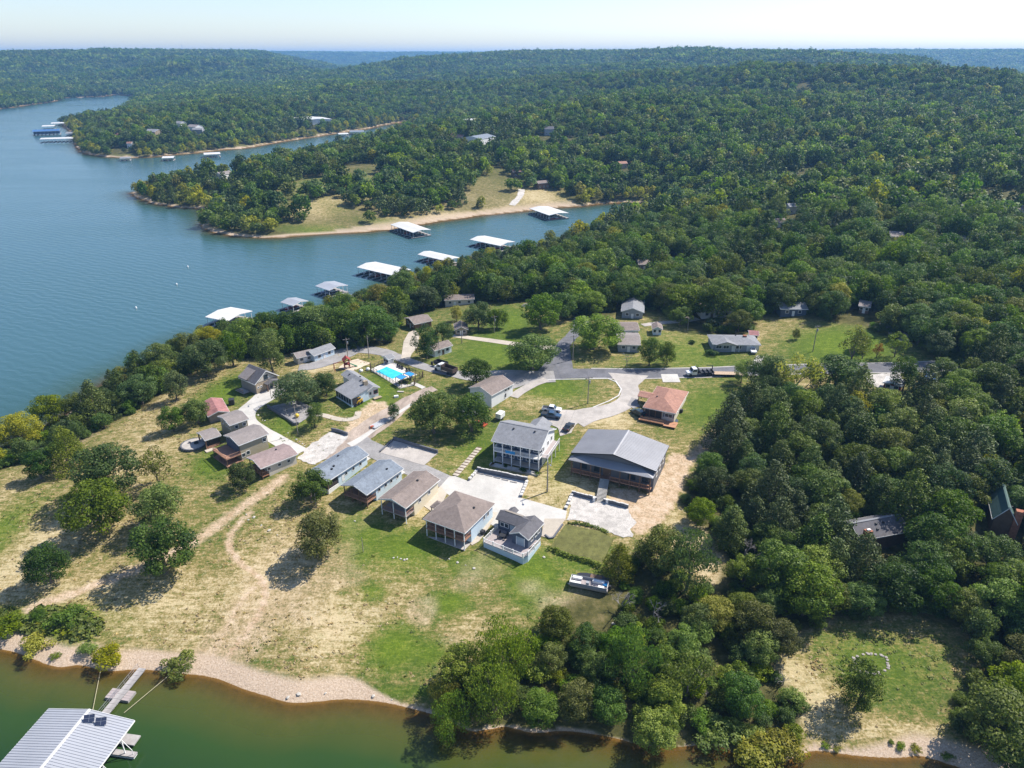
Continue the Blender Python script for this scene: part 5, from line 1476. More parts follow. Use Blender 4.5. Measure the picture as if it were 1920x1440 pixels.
# --- red-brown hip roof house
t, w, d, rc, rf = house('bungalow', 'white bungalow with a red-brown hip roof and orange deck', (1204, 763.5), (1266.7, 775), (1292.5, 734), 2.9, 'hip', 1.9, M_beige, S_red)
MB().box(-w * .16, -d / 2 - .9, .05, w * .75, 3.2, .2).build('deck_floor', M_deck_or, t)
MB().box(w * .4, -d / 2 - 1.1, -.15, w * .36, 3.4, .2).build('lower_deck', M_deck_or, t)
MB().box(-w * .18, rc[2] - .03, 1.35, w * .5, .05, 2.3).build('recess_shade_panel', M_screen, t)  # flat dark panel on the wall, paints the shade of a porch recess
for i in range(4): post(t, -w / 2 + .3 + i * w * .18, -d / 2 + .15, -.1, 2.75, M_brownw, .1)
railing(t, [(-w / 2 + .2, -d / 2 - 2.4), (w * .2, -d / 2 - 2.4)], .15, M_brownw, .9, .3)
window(t, 'F', w * .28, 1.6, 2.0, 1.1, rc, shutters=M_slate)
for y_ in (-.4, .3): window(t, 'R', y_ * d / 2, 1.7, 1.0, 1.0, rc)
roof_mb('gx', 4.2, 4.0, 2.75, .7, cx=-w / 2 - 1.4, cy=.8).build('side_porch_roof', S_red, t)
for y_ in (-.9, 2.5): post(t, -w / 2 - 3.2, y_, -.8, 2.7, M_brownw)
vents(t, 'hip', w, d, 2.9, 1.9, [(-.5, -.2)])
MB().box(rc[1] + .5, -.5, .4, .8, .9, .9).build('heat_pump', M_dark, t)
o = MB().lathe([(.0, 0), (.35, .1), (.45, .16)], 14).build('satellite_dish', M_white, t); o.location = (w / 2 + .4, -d / 2 - .2, .9); o.rotation_euler = (1.2, 0, .4)
# --- white metal building
t, w, d, rc, rf = house('metal_building', 'long white metal building with a brown roof behind the two big trees', (878.7, 726.7), (921.7, 741.7), (964, 719), 3.9, 'gy', 1.6, M_white, S_brown, cat='building', oh=.3)
ridge_cap(rf, 'gy', w, d, 3.9, 1.6, S_brown)
for y_, z_ in ((.55, 2.9), (.3, 2.9)): window(t, 'R', y_ * d / 2, z_, .9, .8, rc)
for z_ in (1.1, 1.7): MB().box(rc[1] + .1, .28 * d / 2, z_, .2, .4, .4).build('meter_box', M_dark, t)
door(t, 'F', -1, -.2, 3.0, 2.8, rc, M_trim)
# --- ranch house with chimney by the pool
t, w, d, rc, rf = house('ranch_house', 'white and pale blue ranch house with a grey roof and stone chimney', (690, 731), (717, 726), (661, 697), 3.0, 'gy', 1.0, M_white, S_grey)
wl = [to_local(t, pz(a, b, t.location.z + c)) for a, b, c in ((626.7, 730, 2.5), (658, 749, 2.5), (692, 727, 3.9), (661.7, 709, 3.9))]
pts = [(*wl[0], 2.5), (*wl[1], 2.5), (*wl[2], 3.9), (*wl[3], 3.9)]
MB().add(pts + [(a, b, c - .18) for a, b, c in pts], [(0, 1, 2, 3), (7, 6, 5, 4), (0, 4, 5, 1), (1, 5, 6, 2), (2, 6, 7, 3), (3, 7, 4, 0)]).build('porch_roof', S_grey, t)
def ins(a, b, q): return (a[0] + (b[0] - a[0]) * q, a[1] + (b[1] - a[1]) * q)
cen = (sum(p[0] for p in wl) / 4, sum(p[1] for p in wl) / 4)
wi = [ins(p, cen, .07) for p in wl]
MB().add([(*p, -1.5) for p in wi] + [(*wi[0], 2.28), (*wi[1], 2.28), (*wi[2], 3.6), (*wi[3], 3.6)], [(0, 1, 5, 4), (1, 2, 6, 5), (2, 3, 7, 6), (3, 0, 4, 7), (4, 5, 6, 7)]).build('sun_room', M_paleblue, t)
for k in range(6):
    a, b = ins(wi[0], wi[1], (k + .1) / 6), ins(wi[0], wi[1], (k + .9) / 6)
    an = math.atan2(b[1] - a[1], b[0] - a[0])
    MB().box((a[0] + b[0]) / 2 + .04 * math.sin(an), (a[1] + b[1]) / 2 - .04 * math.cos(an), 1.25, math.hypot(b[0] - a[0], b[1] - a[1]), .06, 1.7, an).build('glazing', M_glass, t)
a, b = wi[1], ins(wi[1], wi[2], .5); an = math.atan2(b[1] - a[1], b[0] - a[0])
MB().box((a[0] + b[0]) / 2 + .05 * math.sin(an), (a[1] + b[1]) / 2 - .05 * math.cos(an), 1.3, math.hypot(b[0] - a[0], b[1] - a[1]) * .8, .06, 2.0, an).build('glazing', M_screen, t)
cp = to_local(t, pz(687, 742, t.location.z)); MB().box(cp[0], cp[1], 2.2, 1.3, 1.0, 5.6).build('chimney', M_stone, t)
window(t, 'F', w * .2, 1.7, 1.3, 1.2, rc, M_redw); window(t, 'F', -w * .22, 1.7, .7, 1.0, rc); vents(t, 'gy', w, d, 3, 1, [(-.3, -.2), (.25, .1), (-.4, .6)])
for q in ((-.45, .35), (-.5, .2)): pass
MB().box(w * .15, -d / 2 - .7, .25, 2.6, 1.2, .2).build('stoop', M_stone, t)
# --- craftsman house
t, w, d, rc, rf = house('craftsman_house', 'taupe house with a charcoal gable roof, dormer and stone front', (477.5, 721.7), (522.5, 704), (492.5, 690.7), 3.7, 'gy', 3.2, M_taupe, S_dkgrey)
MB().box(0, rc[2] - .04, .9, rc[1] - rc[0], .1, 5.0).build('stone_front', M_stone, t)
MB().prism([(-w * .36, 3.75), (w * .36, 3.75), (0, 6.3)], 'y', rc[2] - .1, rc[2] - .01).build('gable_cladding', M_beige, t)
rs = (rc[0], rc[1], rc[2] - .1, rc[3])
window(t, 'F', -.1, 4.7, 1.3, 1.3, rs, M_dark); door(t, 'F', .8, .1, 2.4, 2.2, rs, M_glass); window(t, 'F', 3.0, 1.5, 1.2, 1.4, rs)
window(t, 'F', -3.2, 2.2, .5, .5, rs); window(t, 'F', -2.2, 2.2, .5, .5, rs)
MB().prism([(-2.4, 2.75), (2.4, 2.75), (2.4, 2.9), (0, 3.6), (-2.4, 2.9)], 'y', rc[2] - 1.9, rc[2] - .05).build('porch_roof', S_dkgrey, t).location = (1.2, 0, 0)
for x_ in (-1, 3.4): post(t, x_, rc[2] - 1.7, -.3, 2.8, M_brownw, .16)
MB().prism([(-w / 2 - .4, 4.3), (-w * .12, 6.3), (-w * .12, 6.15), (-w / 2 - .4, 4.15)], 'y', -.5, 4.0).build('dormer_roof', S_tan, t)
MB().prism([(-w / 2 + .3, 3.8), (-w * .15, 5.2), (-w * .15, 5.95), (-w / 2 + .3, 4.45)], 'y', -.3, 3.8).build('dormer', M_taupe, t)
MB().box(-w / 2 - 1.0, 1.5, .2, 2.2, 4.5, .2).build('side_deck', M_conc_old, t); railing(t, [(-w / 2 - 2, -.6), (-w / 2 - 2, 3.6)], .3, M_brownw, .9, .4)
# --- tan group on the point
t, w, d, rc, rf = house('pavilion', 'open pavilion with a faded rust-red roof beside the drive', (390, 781), (431, 772), (416, 746.7), 2.9, 'gy', 1.0, M_taupe, S_rust, porch=1.2, cat='shed')
t, w, d, rc, rf = house('guest_house', 'two-storey tan guest house behind the larger tan house', (408, 780), (430, 798), (466.7, 785), 4.9, 'gy', .9, M_tan, S_tan)
for x_ in (-.5, .1, .6): window(t, 'F', x_ * w / 2, 3.7, .9, 1.2, rc)
for y_ in (-.3, .5): window(t, 'R', y_ * d / 2, 3.6, .8, 1.0, rc)
t, w, d, rc, rf = house('screened_porch', 'low tan-roofed screened porch with timber posts facing the lake', (368, 811), (384, 826), (415, 816), 2.8, 'gy', .8, M_screen, S_tan, porch=1.2, cat='porch')
for x_ in (rc[0], rc[1]): post(t, x_, -d / 2 + .3, -1, 2.7, M_deck, .14)
MB().box(rc[1] + .05, 0, .3, .1, d - 1.2, .8).build('timber_rail', M_deck, t); MB().box(rc[1] + .9, 0, -.2, 1.5, d + 1, .2).build('step', M_conc_tan, t)
t, w, d, rc, rf = house('two_storey_house', 'two-storey tan house with a shallow grey-brown roof and red deck', (420, 816), (446.7, 836), (503, 813), 4.5, 'gy', 1.0, M_tan, S_tan)
for x_ in (-.6, -.2, .2, .6): window(t, 'F', x_ * w / 2, 3.2, 1.2, 1.5, rc)
for y_, z_ in ((-.75, 1.0), (-.45, 1.2), (.7, 3.0)): window(t, 'R', y_ * d / 2, z_, .9, 1.1, rc)
fz = 1.7
MB().box(0, -d / 2 - 1.6, fz - .1, w - .6, 4.2, .2).build('deck_floor', M_deck, t)
MB().box(0, -d / 2 - 1.5, -.45, w - .4, 4.6, .2).build('lower_deck', M_deck, t)
railing(t, [(-w / 2 + .4, -d / 2 + .4), (-w / 2 + .4, -d / 2 - 3.6), (w / 2 - .4, -d / 2 - 3.6), (w / 2 - .4, -d / 2 + .4)], fz, M_deck, .9, .35)
for x_ in (-w / 2 + .5, 0, w / 2 - .5): post(t, x_, -d / 2 - 3.5, -2, fz - .1, M_brownw)
MB().box(.2, -d / 2 + .1, 3.0, w * .8, .06, 2.2).build('dark_awning', M_slate, t)
t, w, d, rc, rf = house('cottage', 'long low tan cottage with a pinkish roof and white fascia', (470, 857.5), (486, 882.5), (551, 851), 3.0, 'gy', .9, M_beige, S_pink, porch=2.2)
front_porch(t, w, d, rc, 3.0, 2.2, .3, M_brownw, M_deck_or, 3); vents(t, 'gy', w, d, 3, .9, [(-.2, .3)])
for y_ in (-.55, .0, .5): window(t, 'R', y_ * d / 2, 1.8, .8, .8, rc)
# round stone patio
q = g(364, 835); R_ = 3.2
t = thing('stone_patio', 'round raised stone patio with fire pit below the screened porch', 'patio', (q[0], q[1], H(*q)), .3)
MB().lathe([(R_, -.8), (R_, .45), (R_ - .1, .5)], 22).build('paving', M_conc_old, t)
bw = MB().box(0, 0, .3, .62, .4, .62).mesh('stone'); bw.materials.append(M_block)
for i in range(26):
    a = i * 2 * math.pi / 26; share('stone', bw, t, ((R_ + .05) * math.cos(a), (R_ + .05) * math.sin(a), -.05), a + math.pi / 2)
MB().lathe([(.6, .5), (.6, .85), (.42, .85), (.42, .6)], 12, (.6, .2, 0)).build('fire_pit', M_dark, t); MB().lathe([(.3, .5), (.3, .9)], 10, (-1.1, .8, 0)).build('planter', M_block, t)

# --- plain houses in the trees: roof corners, eave height, roof kind, rise, wall, roof
PLAIN = [
    ('house', 'pale blue house with a shaded grey roof below the bank row', (588, 668), (627, 652.5), (611, 645), 2.7, 'gx', 1.2, M_paleblue, S_grey),
    ('house', 'small taupe-roofed house behind the open-crowned tree', (556, 672), (588, 664), (578, 655), 2.6, 'gx', 1.1, M_beige, S_tan),
    ('pool_house', 'little white pool house at the corner of the pool fence', (716, 668.5), (727.5, 674.4), (740, 669.7), 2.6, 'gy', .8, M_white, S_grey),
    ('garage', 'white garage with a brown roof beside the lawn', (814, 659), (846, 647), (832, 638), 2.7, 'gx', 1.2, M_white, S_brown),
    ('shed', 'small brown gabled shed at the end of the concrete drive', (852, 619), (878, 618), (876, 606), 2.4, 'gy', 1.3, M_stone, S_brown),
    ('house', 'brown-roofed house at the head of the turnaround', (757, 596), (777, 608), (812, 601), 2.8, 'gy', 1.2, M_brownw, S_brown),
    ('house', 'long brown-roofed house half hidden behind the dark oaks', (834, 563), (891, 561), (886, 552), 2.8, 'gx', 1.3, M_beige, S_brown),
    ('house', 'grey-roofed house with a grey gable facing the side road', (1167, 583), (1210, 587), (1206, 563), 2.8, 'gy', 1.6, M_greyw, S_grey),
    ('house', 'brown-roofed rear half of the house by the dark upright tree', (1158, 620), (1199, 619), (1191, 603), 3.0, 'gx', 1.2, M_white, S_brown),
    ('house', 'tan-roofed front half of the house by the dark upright tree', (1157, 646), (1201, 647), (1197, 624), 2.7, 'gx', 1.2, M_greyw, S_tan),
    ('shed', 'small pale shed with a brown roof right of the dark upright tree', (1223, 617), (1243, 618), (1241, 608), 2.4, 'gy', 1.0, M_paleblue, S_brown),
    ('house', 'white house hidden under the huge shade tree', (1312, 586), (1368, 582), (1360, 563), 2.8, 'gx', 1.4, M_white, S_brown),
    ('house', 'dark walled house in the shade of the wood edge', (1462, 580), (1512, 579), (1503, 566), 2.8, 'gx', 1.4, M_slate, S_grey),
    ('shed', 'small grey roof among the trees above the bright lawn', (1612, 573), (1634, 577), (1633, 564), 2.6, 'gx', .9, M_brownw, S_tan),
    ('shed', 'dark red shed with a white roof beside the gravel lot', (1653, 717), (1690, 724), (1700, 713), 2.5, 'gy', .5, M_redw, S_whitem),
    ('carport', 'blue-topped carport half hidden by trees at the road end', (1732, 708), (1753, 710), (1757, 698), 2.3, 'gx', .4, M_white, S_darkblue),
    ('shed', 'tiny shed with an orange striped roof behind the ranch house', (1404, 628), (1423, 629), (1421, 620), 2.2, 'gx', .8, M_white, S_rust),
    ('house', 'grey roof showing between trees in the right-hand wood', (1476, 388), (1497, 387), (1495, 380), 3.0, 'gx', 1.6, M_beige, S_grey),
    ('house', 'brown roof left of centre in the right-hand wood', (1449, 417), (1470, 416), (1468, 408), 3.0, 'gx', 1.8, M_beige, S_pink),
    ('house', 'pink-brown roof among dark trees in the right-hand wood', (1641, 402), (1658, 401), (1655, 393), 3.0, 'gx', 1.8, M_beige, S_red),
    ('house', 'thin brown roof above the pink-brown one in the wood', (1584, 383), (1595, 383), (1594, 376), 3.0, 'gx', 1.5, M_beige, S_pink),
    ('house', 'low grey roof by a clearing in the right-hand wood', (1668, 443), (1694, 444), (1691, 435), 3.0, 'gx', 1.4, M_beige, S_tan),
    ('house', 'pale grey roof below the yellow trees in the wood', (1782, 451), (1806, 450), (1803, 441), 3.0, 'gx', 1.4, M_beige, S_tan),
    ('house', 'pink roof at the right frame edge of the wood', (1900, 392), (1925, 391), (1922, 383), 3.0, 'gx', 1.6, M_beige, S_pink),
    ('house', 'pale tan house beside the wood lane', (1723, 374), (1741, 372), (1739, 362), 3.0, 'gx', 1.6, M_beige, S_tan),
    ('house', 'brown house roof by the small swimming pool', (1196, 497), (1217, 495), (1214, 487), 2.8, 'gx', 1.4, M_brownw, S_brown),
    ('house', 'grey roof poking out beside the first shade oaks', (1155, 510), (1172, 508), (1170, 500), 2.8, 'gx', 1.4, M_greyw, S_grey),
    ('house', 'grey-roofed house on the middle peninsula', (409, 333), (432, 329), (428, 322), 3.0, 'gx', 1.6, M_white, S_tan),
    ('house', 'red-roofed cabin left of the white lakeside house', (834, 255), (852, 254), (850, 247), 3.5, 'gx', 2.0, M_brick, S_red),
    ('house', 'orange-brown cabin beside the white lakeside house', (851, 256), (870, 257), (868, 248), 3.5, 'gx', 2.0, M_stone, S_red),
    ('house', 'large white house with a blue-grey roof on the far shore road', (884, 262), (914, 257), (910, 246), 4.5, 'gx', 2.2, M_white, S_bluegrey),
    ('house', 'dark red cabin with a grey roof at the inlet head', (768, 258), (793, 259), (790, 249), 3.5, 'gx', 2.0, M_redw, S_dkgrey),
    ('house', 'white house above the inlet head', (842, 229), (855, 228), (854, 222), 4, 'gx', 2.0, M_white, S_grey),
    ('barn', 'long pale metal barn in the middle forest', (893, 225), (925, 231), (926, 226), 3, 'gx', 1.0, M_white, S_whitem),
    ('house', 'grey house in a small clearing in the middle forest', (1020, 264), (1038, 264), (1036, 253), 4.5, 'gx', 2.4, M_greyw, S_dkgrey),
    ('house', 'white-roofed shed in the middle forest', (1072, 252), (1088, 250), (1087, 246), 3, 'gx', 1.0, M_greyw, S_whitem),
    ('house', 'orange-brown roof deep in the middle forest', (1158, 308), (1174, 307), (1172, 299), 3, 'gx', 1.6, M_stone, S_red),
    ('house', 'dark roof above the cove clearing', (1005, 345), (1027, 343), (1024, 337), 3, 'gx', 1.4, M_brownw, S_brown),
    ('house', 'reddish roof between oaks on the middle peninsula', (960, 322), (978, 321), (976, 316), 3, 'gx', 1.4, M_brownw, S_red),
    ('house', 'orange-walled house on the far peninsula', (278, 245), (298, 246), (296, 236), 4.5, 'gx', 2.5, M_stone, S_grey),
    ('house', 'faded red roof at the tip of the far peninsula', (212, 252), (227, 252), (226, 245), 3.5, 'gx', 1.8, M_white, S_rust),
    ('house', 'small red-brown house near the far peninsula shore', (238, 267), (248, 267), (247, 260), 3.5, 'gx', 1.8, M_white, S_red),
    ('house', 'white house with a grey roof mid far peninsula', (334, 247), (347, 248), (346, 239), 4.5, 'gx', 2.4, M_white, S_grey),
    ('house', 'pale house behind trees on the far peninsula', (357, 241), (374, 242), (372, 232), 4.5, 'gx', 2.4, M_white, S_tan),
    ('house', 'grey house close to the far peninsula dock', (366, 261), (385, 261), (383, 253), 4.5, 'gx', 2.0, M_greyw, S_grey),
    ('barn', 'white roof standing alone in the forest above the far peninsula', (573, 221), (596, 226), (598, 220), 4, 'gx', 1.5, M_white, S_whitem),
    ('house', 'white house on the far hillside', (500, 163), (519, 163), (518, 156), 5, 'gx', 2.4, M_white, S_whitem),
    ('house', 'second white house on the far hillside', (521, 161), (540, 161), (539, 155), 5, 'gx', 2.0, M_white, S_tan),
    ('house', 'red-roofed building on the distant hill', (479, 134), (491, 134), (490, 129), 6, 'gx', 3.0, M_redw, S_rust),
    ('house', 'white house at the top of the hillside meadow', (1508, 180), (1534, 180), (1531, 170), 6, 'gx', 3.0, M_white, S_whitem),
    ('house', 'grey house alone on the right-hand hill', (1297, 149), (1311, 149), (1310, 142), 6, 'gx', 3.0, M_greyw, S_grey)]
for i, (nm_, lb, a, b, c, e, k, r, wm, rm) in enumerate(PLAIN):
    if g(*b)[1] > 420: e += 1.4
    t, w, d, rc, rf = house(nm_, lb, a, b, c, e, k, r, wm, rm, oh=.4 if e < 4 else .3, cat=nm_.replace('_', ' '), z0=-2.5)
    D = math.hypot(t.location.x, t.location.y)
    FOREST_BARE[-1] = (t.location.x * (1 - 9 / D), t.location.y * (1 - 9 / D), max(w, d) * .5 + 3.5 + min(D, 900) * .004)
    zb = 1.6
    if D > 330: FOREST_BARE.append((t.location.x * (1 - 21 / D), t.location.y * (1 - 21 / D), max(w, d) * .42 + 3))
    if D > 330: FOREST_BARE.append((t.location.x * (1 - 33 / D), t.location.y * (1 - 33 / D), max(w, d) * .34 + 2.5))
    nwin = max(2, int(w / 3.5))
    for j in range(nwin):
        window(t, 'F', rc[0] + (rc[1] - rc[0]) * (j + .5) / nwin, zb, 1.1, 1.1, rc)
    if d > 5: window(t, 'R', 0, zb, 1.0, 1.0, rc)
    if D < 500: door(t, 'F', rc[0] + (rc[1] - rc[0]) * (1.0 / nwin), -.1, .95, 2.0, rc, M_trim if wm is not M_white else M_brownw)
# --- ranch house across the road
t, w, d, rc, rf = house('ranch_house', 'grey ranch house with a red chimney and attached carport across the road', (1333, 647), (1421, 645), (1417, 627), 2.7, 'hip', 1.3, M_greyw, S_grey)
roof_mb('gy', w * .46, 5.5, 2.72, 1.15, cx=-w * .22, cy=-d / 2 + 2.0).build('front_gable', S_grey, t)
MB().prism([(-w * .2, 2.6), (w * .2, 2.6), (0, 3.6)], 'y', -d / 2 - .2, -d / 2 - .05).build('gable_cladding', M_beige, t).location = (-w * .22, 0, 0)
for x_ in (-.72, -.42, .1): window(t, 'F', x_ * w / 2, 1.6, 1.8, 1.2, rc)
door(t, 'F', -.12 * w / 2, 0, 1.0, 2.0, rc, M_white); door(t, 'F', .68 * w / 2, 0, 4.0, 2.2, rc, M_white)
MB().box(w * .22, 0, 3.6, 1.1, .9, 1.6).build('chimney', M_brick, t); vents(t, 'hip', w, d, 2.7, 1.3, [(-.4, .2), (.1, .3)])
for x_ in (-.03, .06): post(t, x_ * w, -d / 2 + .1, 0, 2.6, M_trim)
# --- dark grey house with brick chimney in the wood
t, w, d, rc, rf = house('house', 'large dark grey roof with an orange brick chimney inside the right-hand wood', (1611, 1020), (1690, 992), (1663, 957), 3.6, 'gx', 2.2, M_brownw, S_dkgrey)
FOREST_BARE[-1] = (t.location.x - 1, t.location.y - 3, 8)
ridge_cap(rf, 'gx', w, d, 3.6, 2.2, S_grey)
ch = MB().box(-w * .36, -d / 2 + .2, 2.6, 1.5, 1.2, 6.5).build('chimney', M_brick, t); MB().box(-w * .36, -d / 2 + .2, 5.95, .8, .5, .35).build('chimney_cap', M_white, ch)
vents(t, 'gx', w, d, 3.6, 2.2, [(-.1, -.3), (-.15, -.6), (.2, -.3)])
t, w, d, rc, rf = house('house', 'steep green-roofed house in the right-hand wood', (1860, 973), (1908, 983), (1897, 938), 3.6, 'gy', 3.6, M_brownw, S_green)
FOREST_BARE[-1] = (t.location.x - 2.5, t.location.y - 6, 9)
ridge_cap(rf, 'gy', w, d, 3.6, 3.6, S_green); MB().box(w / 2 - .3, -d / 2 + .6, 3.2, 1.4, 1.2, 7).build('chimney', M_brick, t); vents(t, 'gy', w, d, 3.6, 3.6, [(.4, .1), (.55, -.2)])

# ------------------------------------------------------------------ boat docks
M_dockdeck = mat('weathered_dock', (0.34, 0.32, 0.31), 0.9, 0.2, 0.8)
M_foam = mat('black_float', (0.03, 0.03, 0.033), 0.7, 0.2, 1.0)
def hull_mb(L, W, h):
    mb = MB()
    P = [(-W / 2, -L / 2), (W / 2, -L / 2), (W / 2, L * .2), (W * .28, L * .42), (0, L / 2), (-W * .28, L * .42), (-W / 2, L * .2)]
    q = [(a * .8, b * .95) for a, b in P]
    n = len(P)
    mb.add([(*p, h) for p in P] + [(*p, .1) for p in q], [tuple(range(n)), tuple(range(n, 2 * n))[::-1]] + [(i, (i + 1) % n, n + (i + 1) % n, n + i) for i in range(n)])
    return mb
def dock(label, LF, RF, RR, e=4.0, rise=1.0, kind='gx', rm=None, slips=True, ex=1.2, bays=None, name='boat_dock'):
    a, b, c = pz(*LF, e), pz(*RF, e), pz(*RR, e)
    m = (a + c) / 2; u = b - a; v = c - b
    w, d = np.hypot(*u), np.hypot(*v)
    au = math.atan2(u[1], u[0]); av = math.atan2(v[1], v[0]) - math.pi / 2
    dv = (av - au + math.pi) % (2 * math.pi) - math.pi
    t = thing(name, label, 'boat dock', (m[0], m[1], 0), au + dv * d / (w + d), 'covered boat docks')
    roof_mb(kind, w, d, e, rise, .12).build('roof', rm or S_whitem, t)
    fascia(t, kind, w, d, e, rise, M_trim)
    nx = bays or max(2, round(w / 4.2))
    MB().box(0, d / 2 - .7, .45, w, 1.5, .25).build('walkway', M_dockdeck, t)
    for i in range(nx + 1):
        X = -w / 2 + .5 + (w - 1.0) * i / nx
        MB().box(X, -ex / 2, .42, .9, d + ex, .24).build('finger', M_dockdeck, t)
        MB().box(X, -ex / 2, .05, .8, d + ex - .3, .5).build('float', M_foam, t)
        for Y in (-d / 2 + .4, d / 2 - .4):
            post(t, X, Y, .5, e - .1 if kind == 'gx' else e - .1, M_trim, .08, 'roof_post')
    return t, w, d, nx
BOATC = [mat('white_boat', (0.7, 0.7, 0.7), 0.3, .05, 1, spec=.5), mat('red_boat', (.35, .03, .03), .3, .1, 1, spec=.5), mat('blue_boat', (.04, .09, .25), .3, .1, 1, spec=.5), mat('black_boat', (.03, .03, .035), .3, .1, 1, spec=.5)]
DK = ['dock nearest the lakeside houses', 'smallest grey dock', 'two-slip grey dock', 'long dock behind the yellow tree', 'mid-cove white dock', 'dock by the right-hand cove trees', 'dock near the tan beach', 'dock at the cove head']
DOCKS = [
    ('white-roofed covered dock nearest the lakeside houses', (386, 594), (425.6, 602.5), (471.6, 583), 4.0, S_whitem),
    ('smallest grey-roofed dock behind the bank trees', (528.5, 566.4), (549, 574), (575.5, 564), 3.6, S_silver),
    ('grey-roofed two-slip dock with a footbridge to shore', (596, 536), (616, 545.6), (647.7, 534.7), 4.0, S_silver),
    ('long white-roofed dock behind the yellow-topped tree', (668.5, 501), (736, 516), (771, 505), 4.2, S_whitem),
    ('white-roofed dock in mid cove, second nearest of the far four', (783, 477), (840, 490), (864, 483), 3.8, S_whitem),
    ('white-roofed dock closest to the right-hand trees of the cove', (881.7, 449), (938, 461), (965, 453), 4.0, S_whitem),
    ('white-roofed dock near the tan beach', (737, 421), (773, 437), (803, 430.5), 4.0, S_whitem),
    ('white-roofed dock at the head of the cove', (1000, 391), (1028, 405), (1059, 399), 4.0, S_whitem)]
for i, (lb, a, b, c, e, rm) in enumerate(DOCKS):
    t, w, d, nx = dock(lb, a, b, c, e, .9, 'gx', rm)
    for j in range(nx):
        if (i * 3 + j * 5) % 4 == 0: continue
        X = -w / 2 + .5 + (w - 1.0) * (j + .5) / nx
        p = to_world(t, (X, -d * .12))
        bo = thing('motor_boat', '%s boat in slip %s of the %s' % (['white', 'red', 'blue', 'black'][(i + j) % 4], ['one', 'two', 'three', 'four', 'five', 'six', 'seven', 'eight', 'nine', 'ten'][min(j, 9)], DK[i]), 'boat', (p[0], p[1], 0), t.rotation_euler.z + math.pi, 'boats under the dock roofs')
        L = min(d * .75, 7)
        hull_mb(L, 2.3, .95).build('hull', BOATC[(i + j) % 4], bo); MB().box(0, L * .08, 1.15, 1.7, .08, .5).build('windscreen', M_glass, bo); MB().box(0, -L * .2, 1.1, 1.6, L * .3, .35).build('seats', M_white, bo)
# footbridge to the two-slip dock
def gangway(label, A, B, zA, zB, wd, planks, rail_sides=(1,), m=None):
    L = math.hypot(B[0] - A[0], B[1] - A[1]); an = math.atan2(B[1] - A[1], B[0] - A[0])
    t = thing('gangway', label, 'footbridge', (A[0], A[1], zA), an)
    dz = zB - zA
    pm = MB().box(0, 0, 0, L / planks * .93, wd, .07).mesh('plank'); pm.materials.append(m or M_dockdeck)
    for i in range(planks):
        q = (i + .5) / planks; share('plank', pm, t, (L * q, 0, dz * q + .02 * math.sin(i * 2.1)))
    for s in (-1, 1): MB().tube((0, s * wd * .45, -.12), (L, s * wd * .45, dz - .12), .07, n=4).build('beam', M_steel, t)
    for s in rail_sides:
        mb = MB().tube((0, s * wd * .5, 1.0), (L, s * wd * .5, dz + 1.0), .035, n=4).tube((0, s * wd * .5, .5), (L, s * wd * .5, dz + .5), .025, n=4)
        for i in range(9): mb.tube((L * i / 8, s * wd * .5, dz * i / 8), (L * i / 8, s * wd * .5, dz * i / 8 + 1.0), .03, n=4)
        mb.build('handrail', M_steel, t)
    return t
gangway('narrow footbridge from the two-slip dock to the bank', pz(640, 549, .6), pz(690, 562, 1.2), .6, 1.3, 1.5, 20, (1, -1))
# marina at the far point
for lb, a, b, c, e, rm, n_ in [('long white marina dock, nearest of the far marina', (77, 261), (139, 259.5), (140, 256.8), 5, S_whitem, 8), ('blue-sided marina dock behind the long white one', (60, 247), (112, 245), (113, 241.5), 6, S_darkblue, 7), ('white houseboat dock of the far marina', (80, 237), (103, 236.5), (103, 234.5), 5, S_whitem, 3), ('rearmost dock of the far marina by the point', (97, 231.5), (121, 231), (121, 229.3), 4, S_whitem, 4),
        ('dark small dock at the tip of the far peninsula', (126, 250), (143, 250), (143, 247), 4, S_grey, 3), ('white dock under the far peninsula beach', (382, 290), (413, 288.5), (412, 285), 4, S_whitem, 4), ('small white dock on the far peninsula shore', (307, 296), (327, 296), (325, 293), 3.5, S_whitem, 2), ('low dark dock on the far peninsula shore', (226, 297), (245, 296.5), (244, 294.5), 3, S_grey, 2), ('blue-grey dock in the narrow inlet', (656, 247.5), (683, 247), (681, 244), 4.5, S_bluegrey, 3), ('pale dock at the inlet mouth', (634, 252), (652, 251), (651, 249), 4, S_whitem, 2)]:
    t, w, d, nx = dock(lb, a, b, c, e, 1.0, 'gx', rm, bays=n_)
    if 'blue-sided' in lb: MB().box(0, 0, 3.0, w * .96, d * .5, 2.4).build('cabin', BOATC[2], t)
# --- the foreground dock
e = 4.2
a, b = pz(92.7, 1326.5, e), pz(251, 1352.5, e)
rdir = pz(166.7, 1333.75, e + 1.2) - pz(79, 1440, e + 1.2); rdir /= np.hypot(*rdir)
w = abs((b - a) @ np.array([rdir[1], -rdir[0]])); yaw = math.atan2(rdir[1], rdir[0]) - math.pi / 2
DL = 34.0
m = (a + b) / 2 - rdir * DL / 2
t = thing('boat_dock', 'large foreground boat dock with a ribbed silver roof and two solar panels', 'boat dock', (m[0], m[1], 0), yaw, 'covered boat docks')
rf = roof_mb('gy', w, DL, e, 1.2, .1).build('roof', S_silver, t)
fascia(t, 'gy', w, DL, e, 1.2, M_trim)
NRB = 72
for s in (-1, 1):
    rm_ = MB().prism([(s * w / 2, e + .0), (0, e + 1.2), (0, e + 1.26), (s * w / 2, e + .06)], 'y', -.035, .035).mesh('roof_rib'); rm_.materials.append(S_silver)
    for i in range(NRB):
        share('roof_rib', rm_, rf, (0, -DL / 2 + .1 + (DL - .2) * i / (NRB - 1), 0))
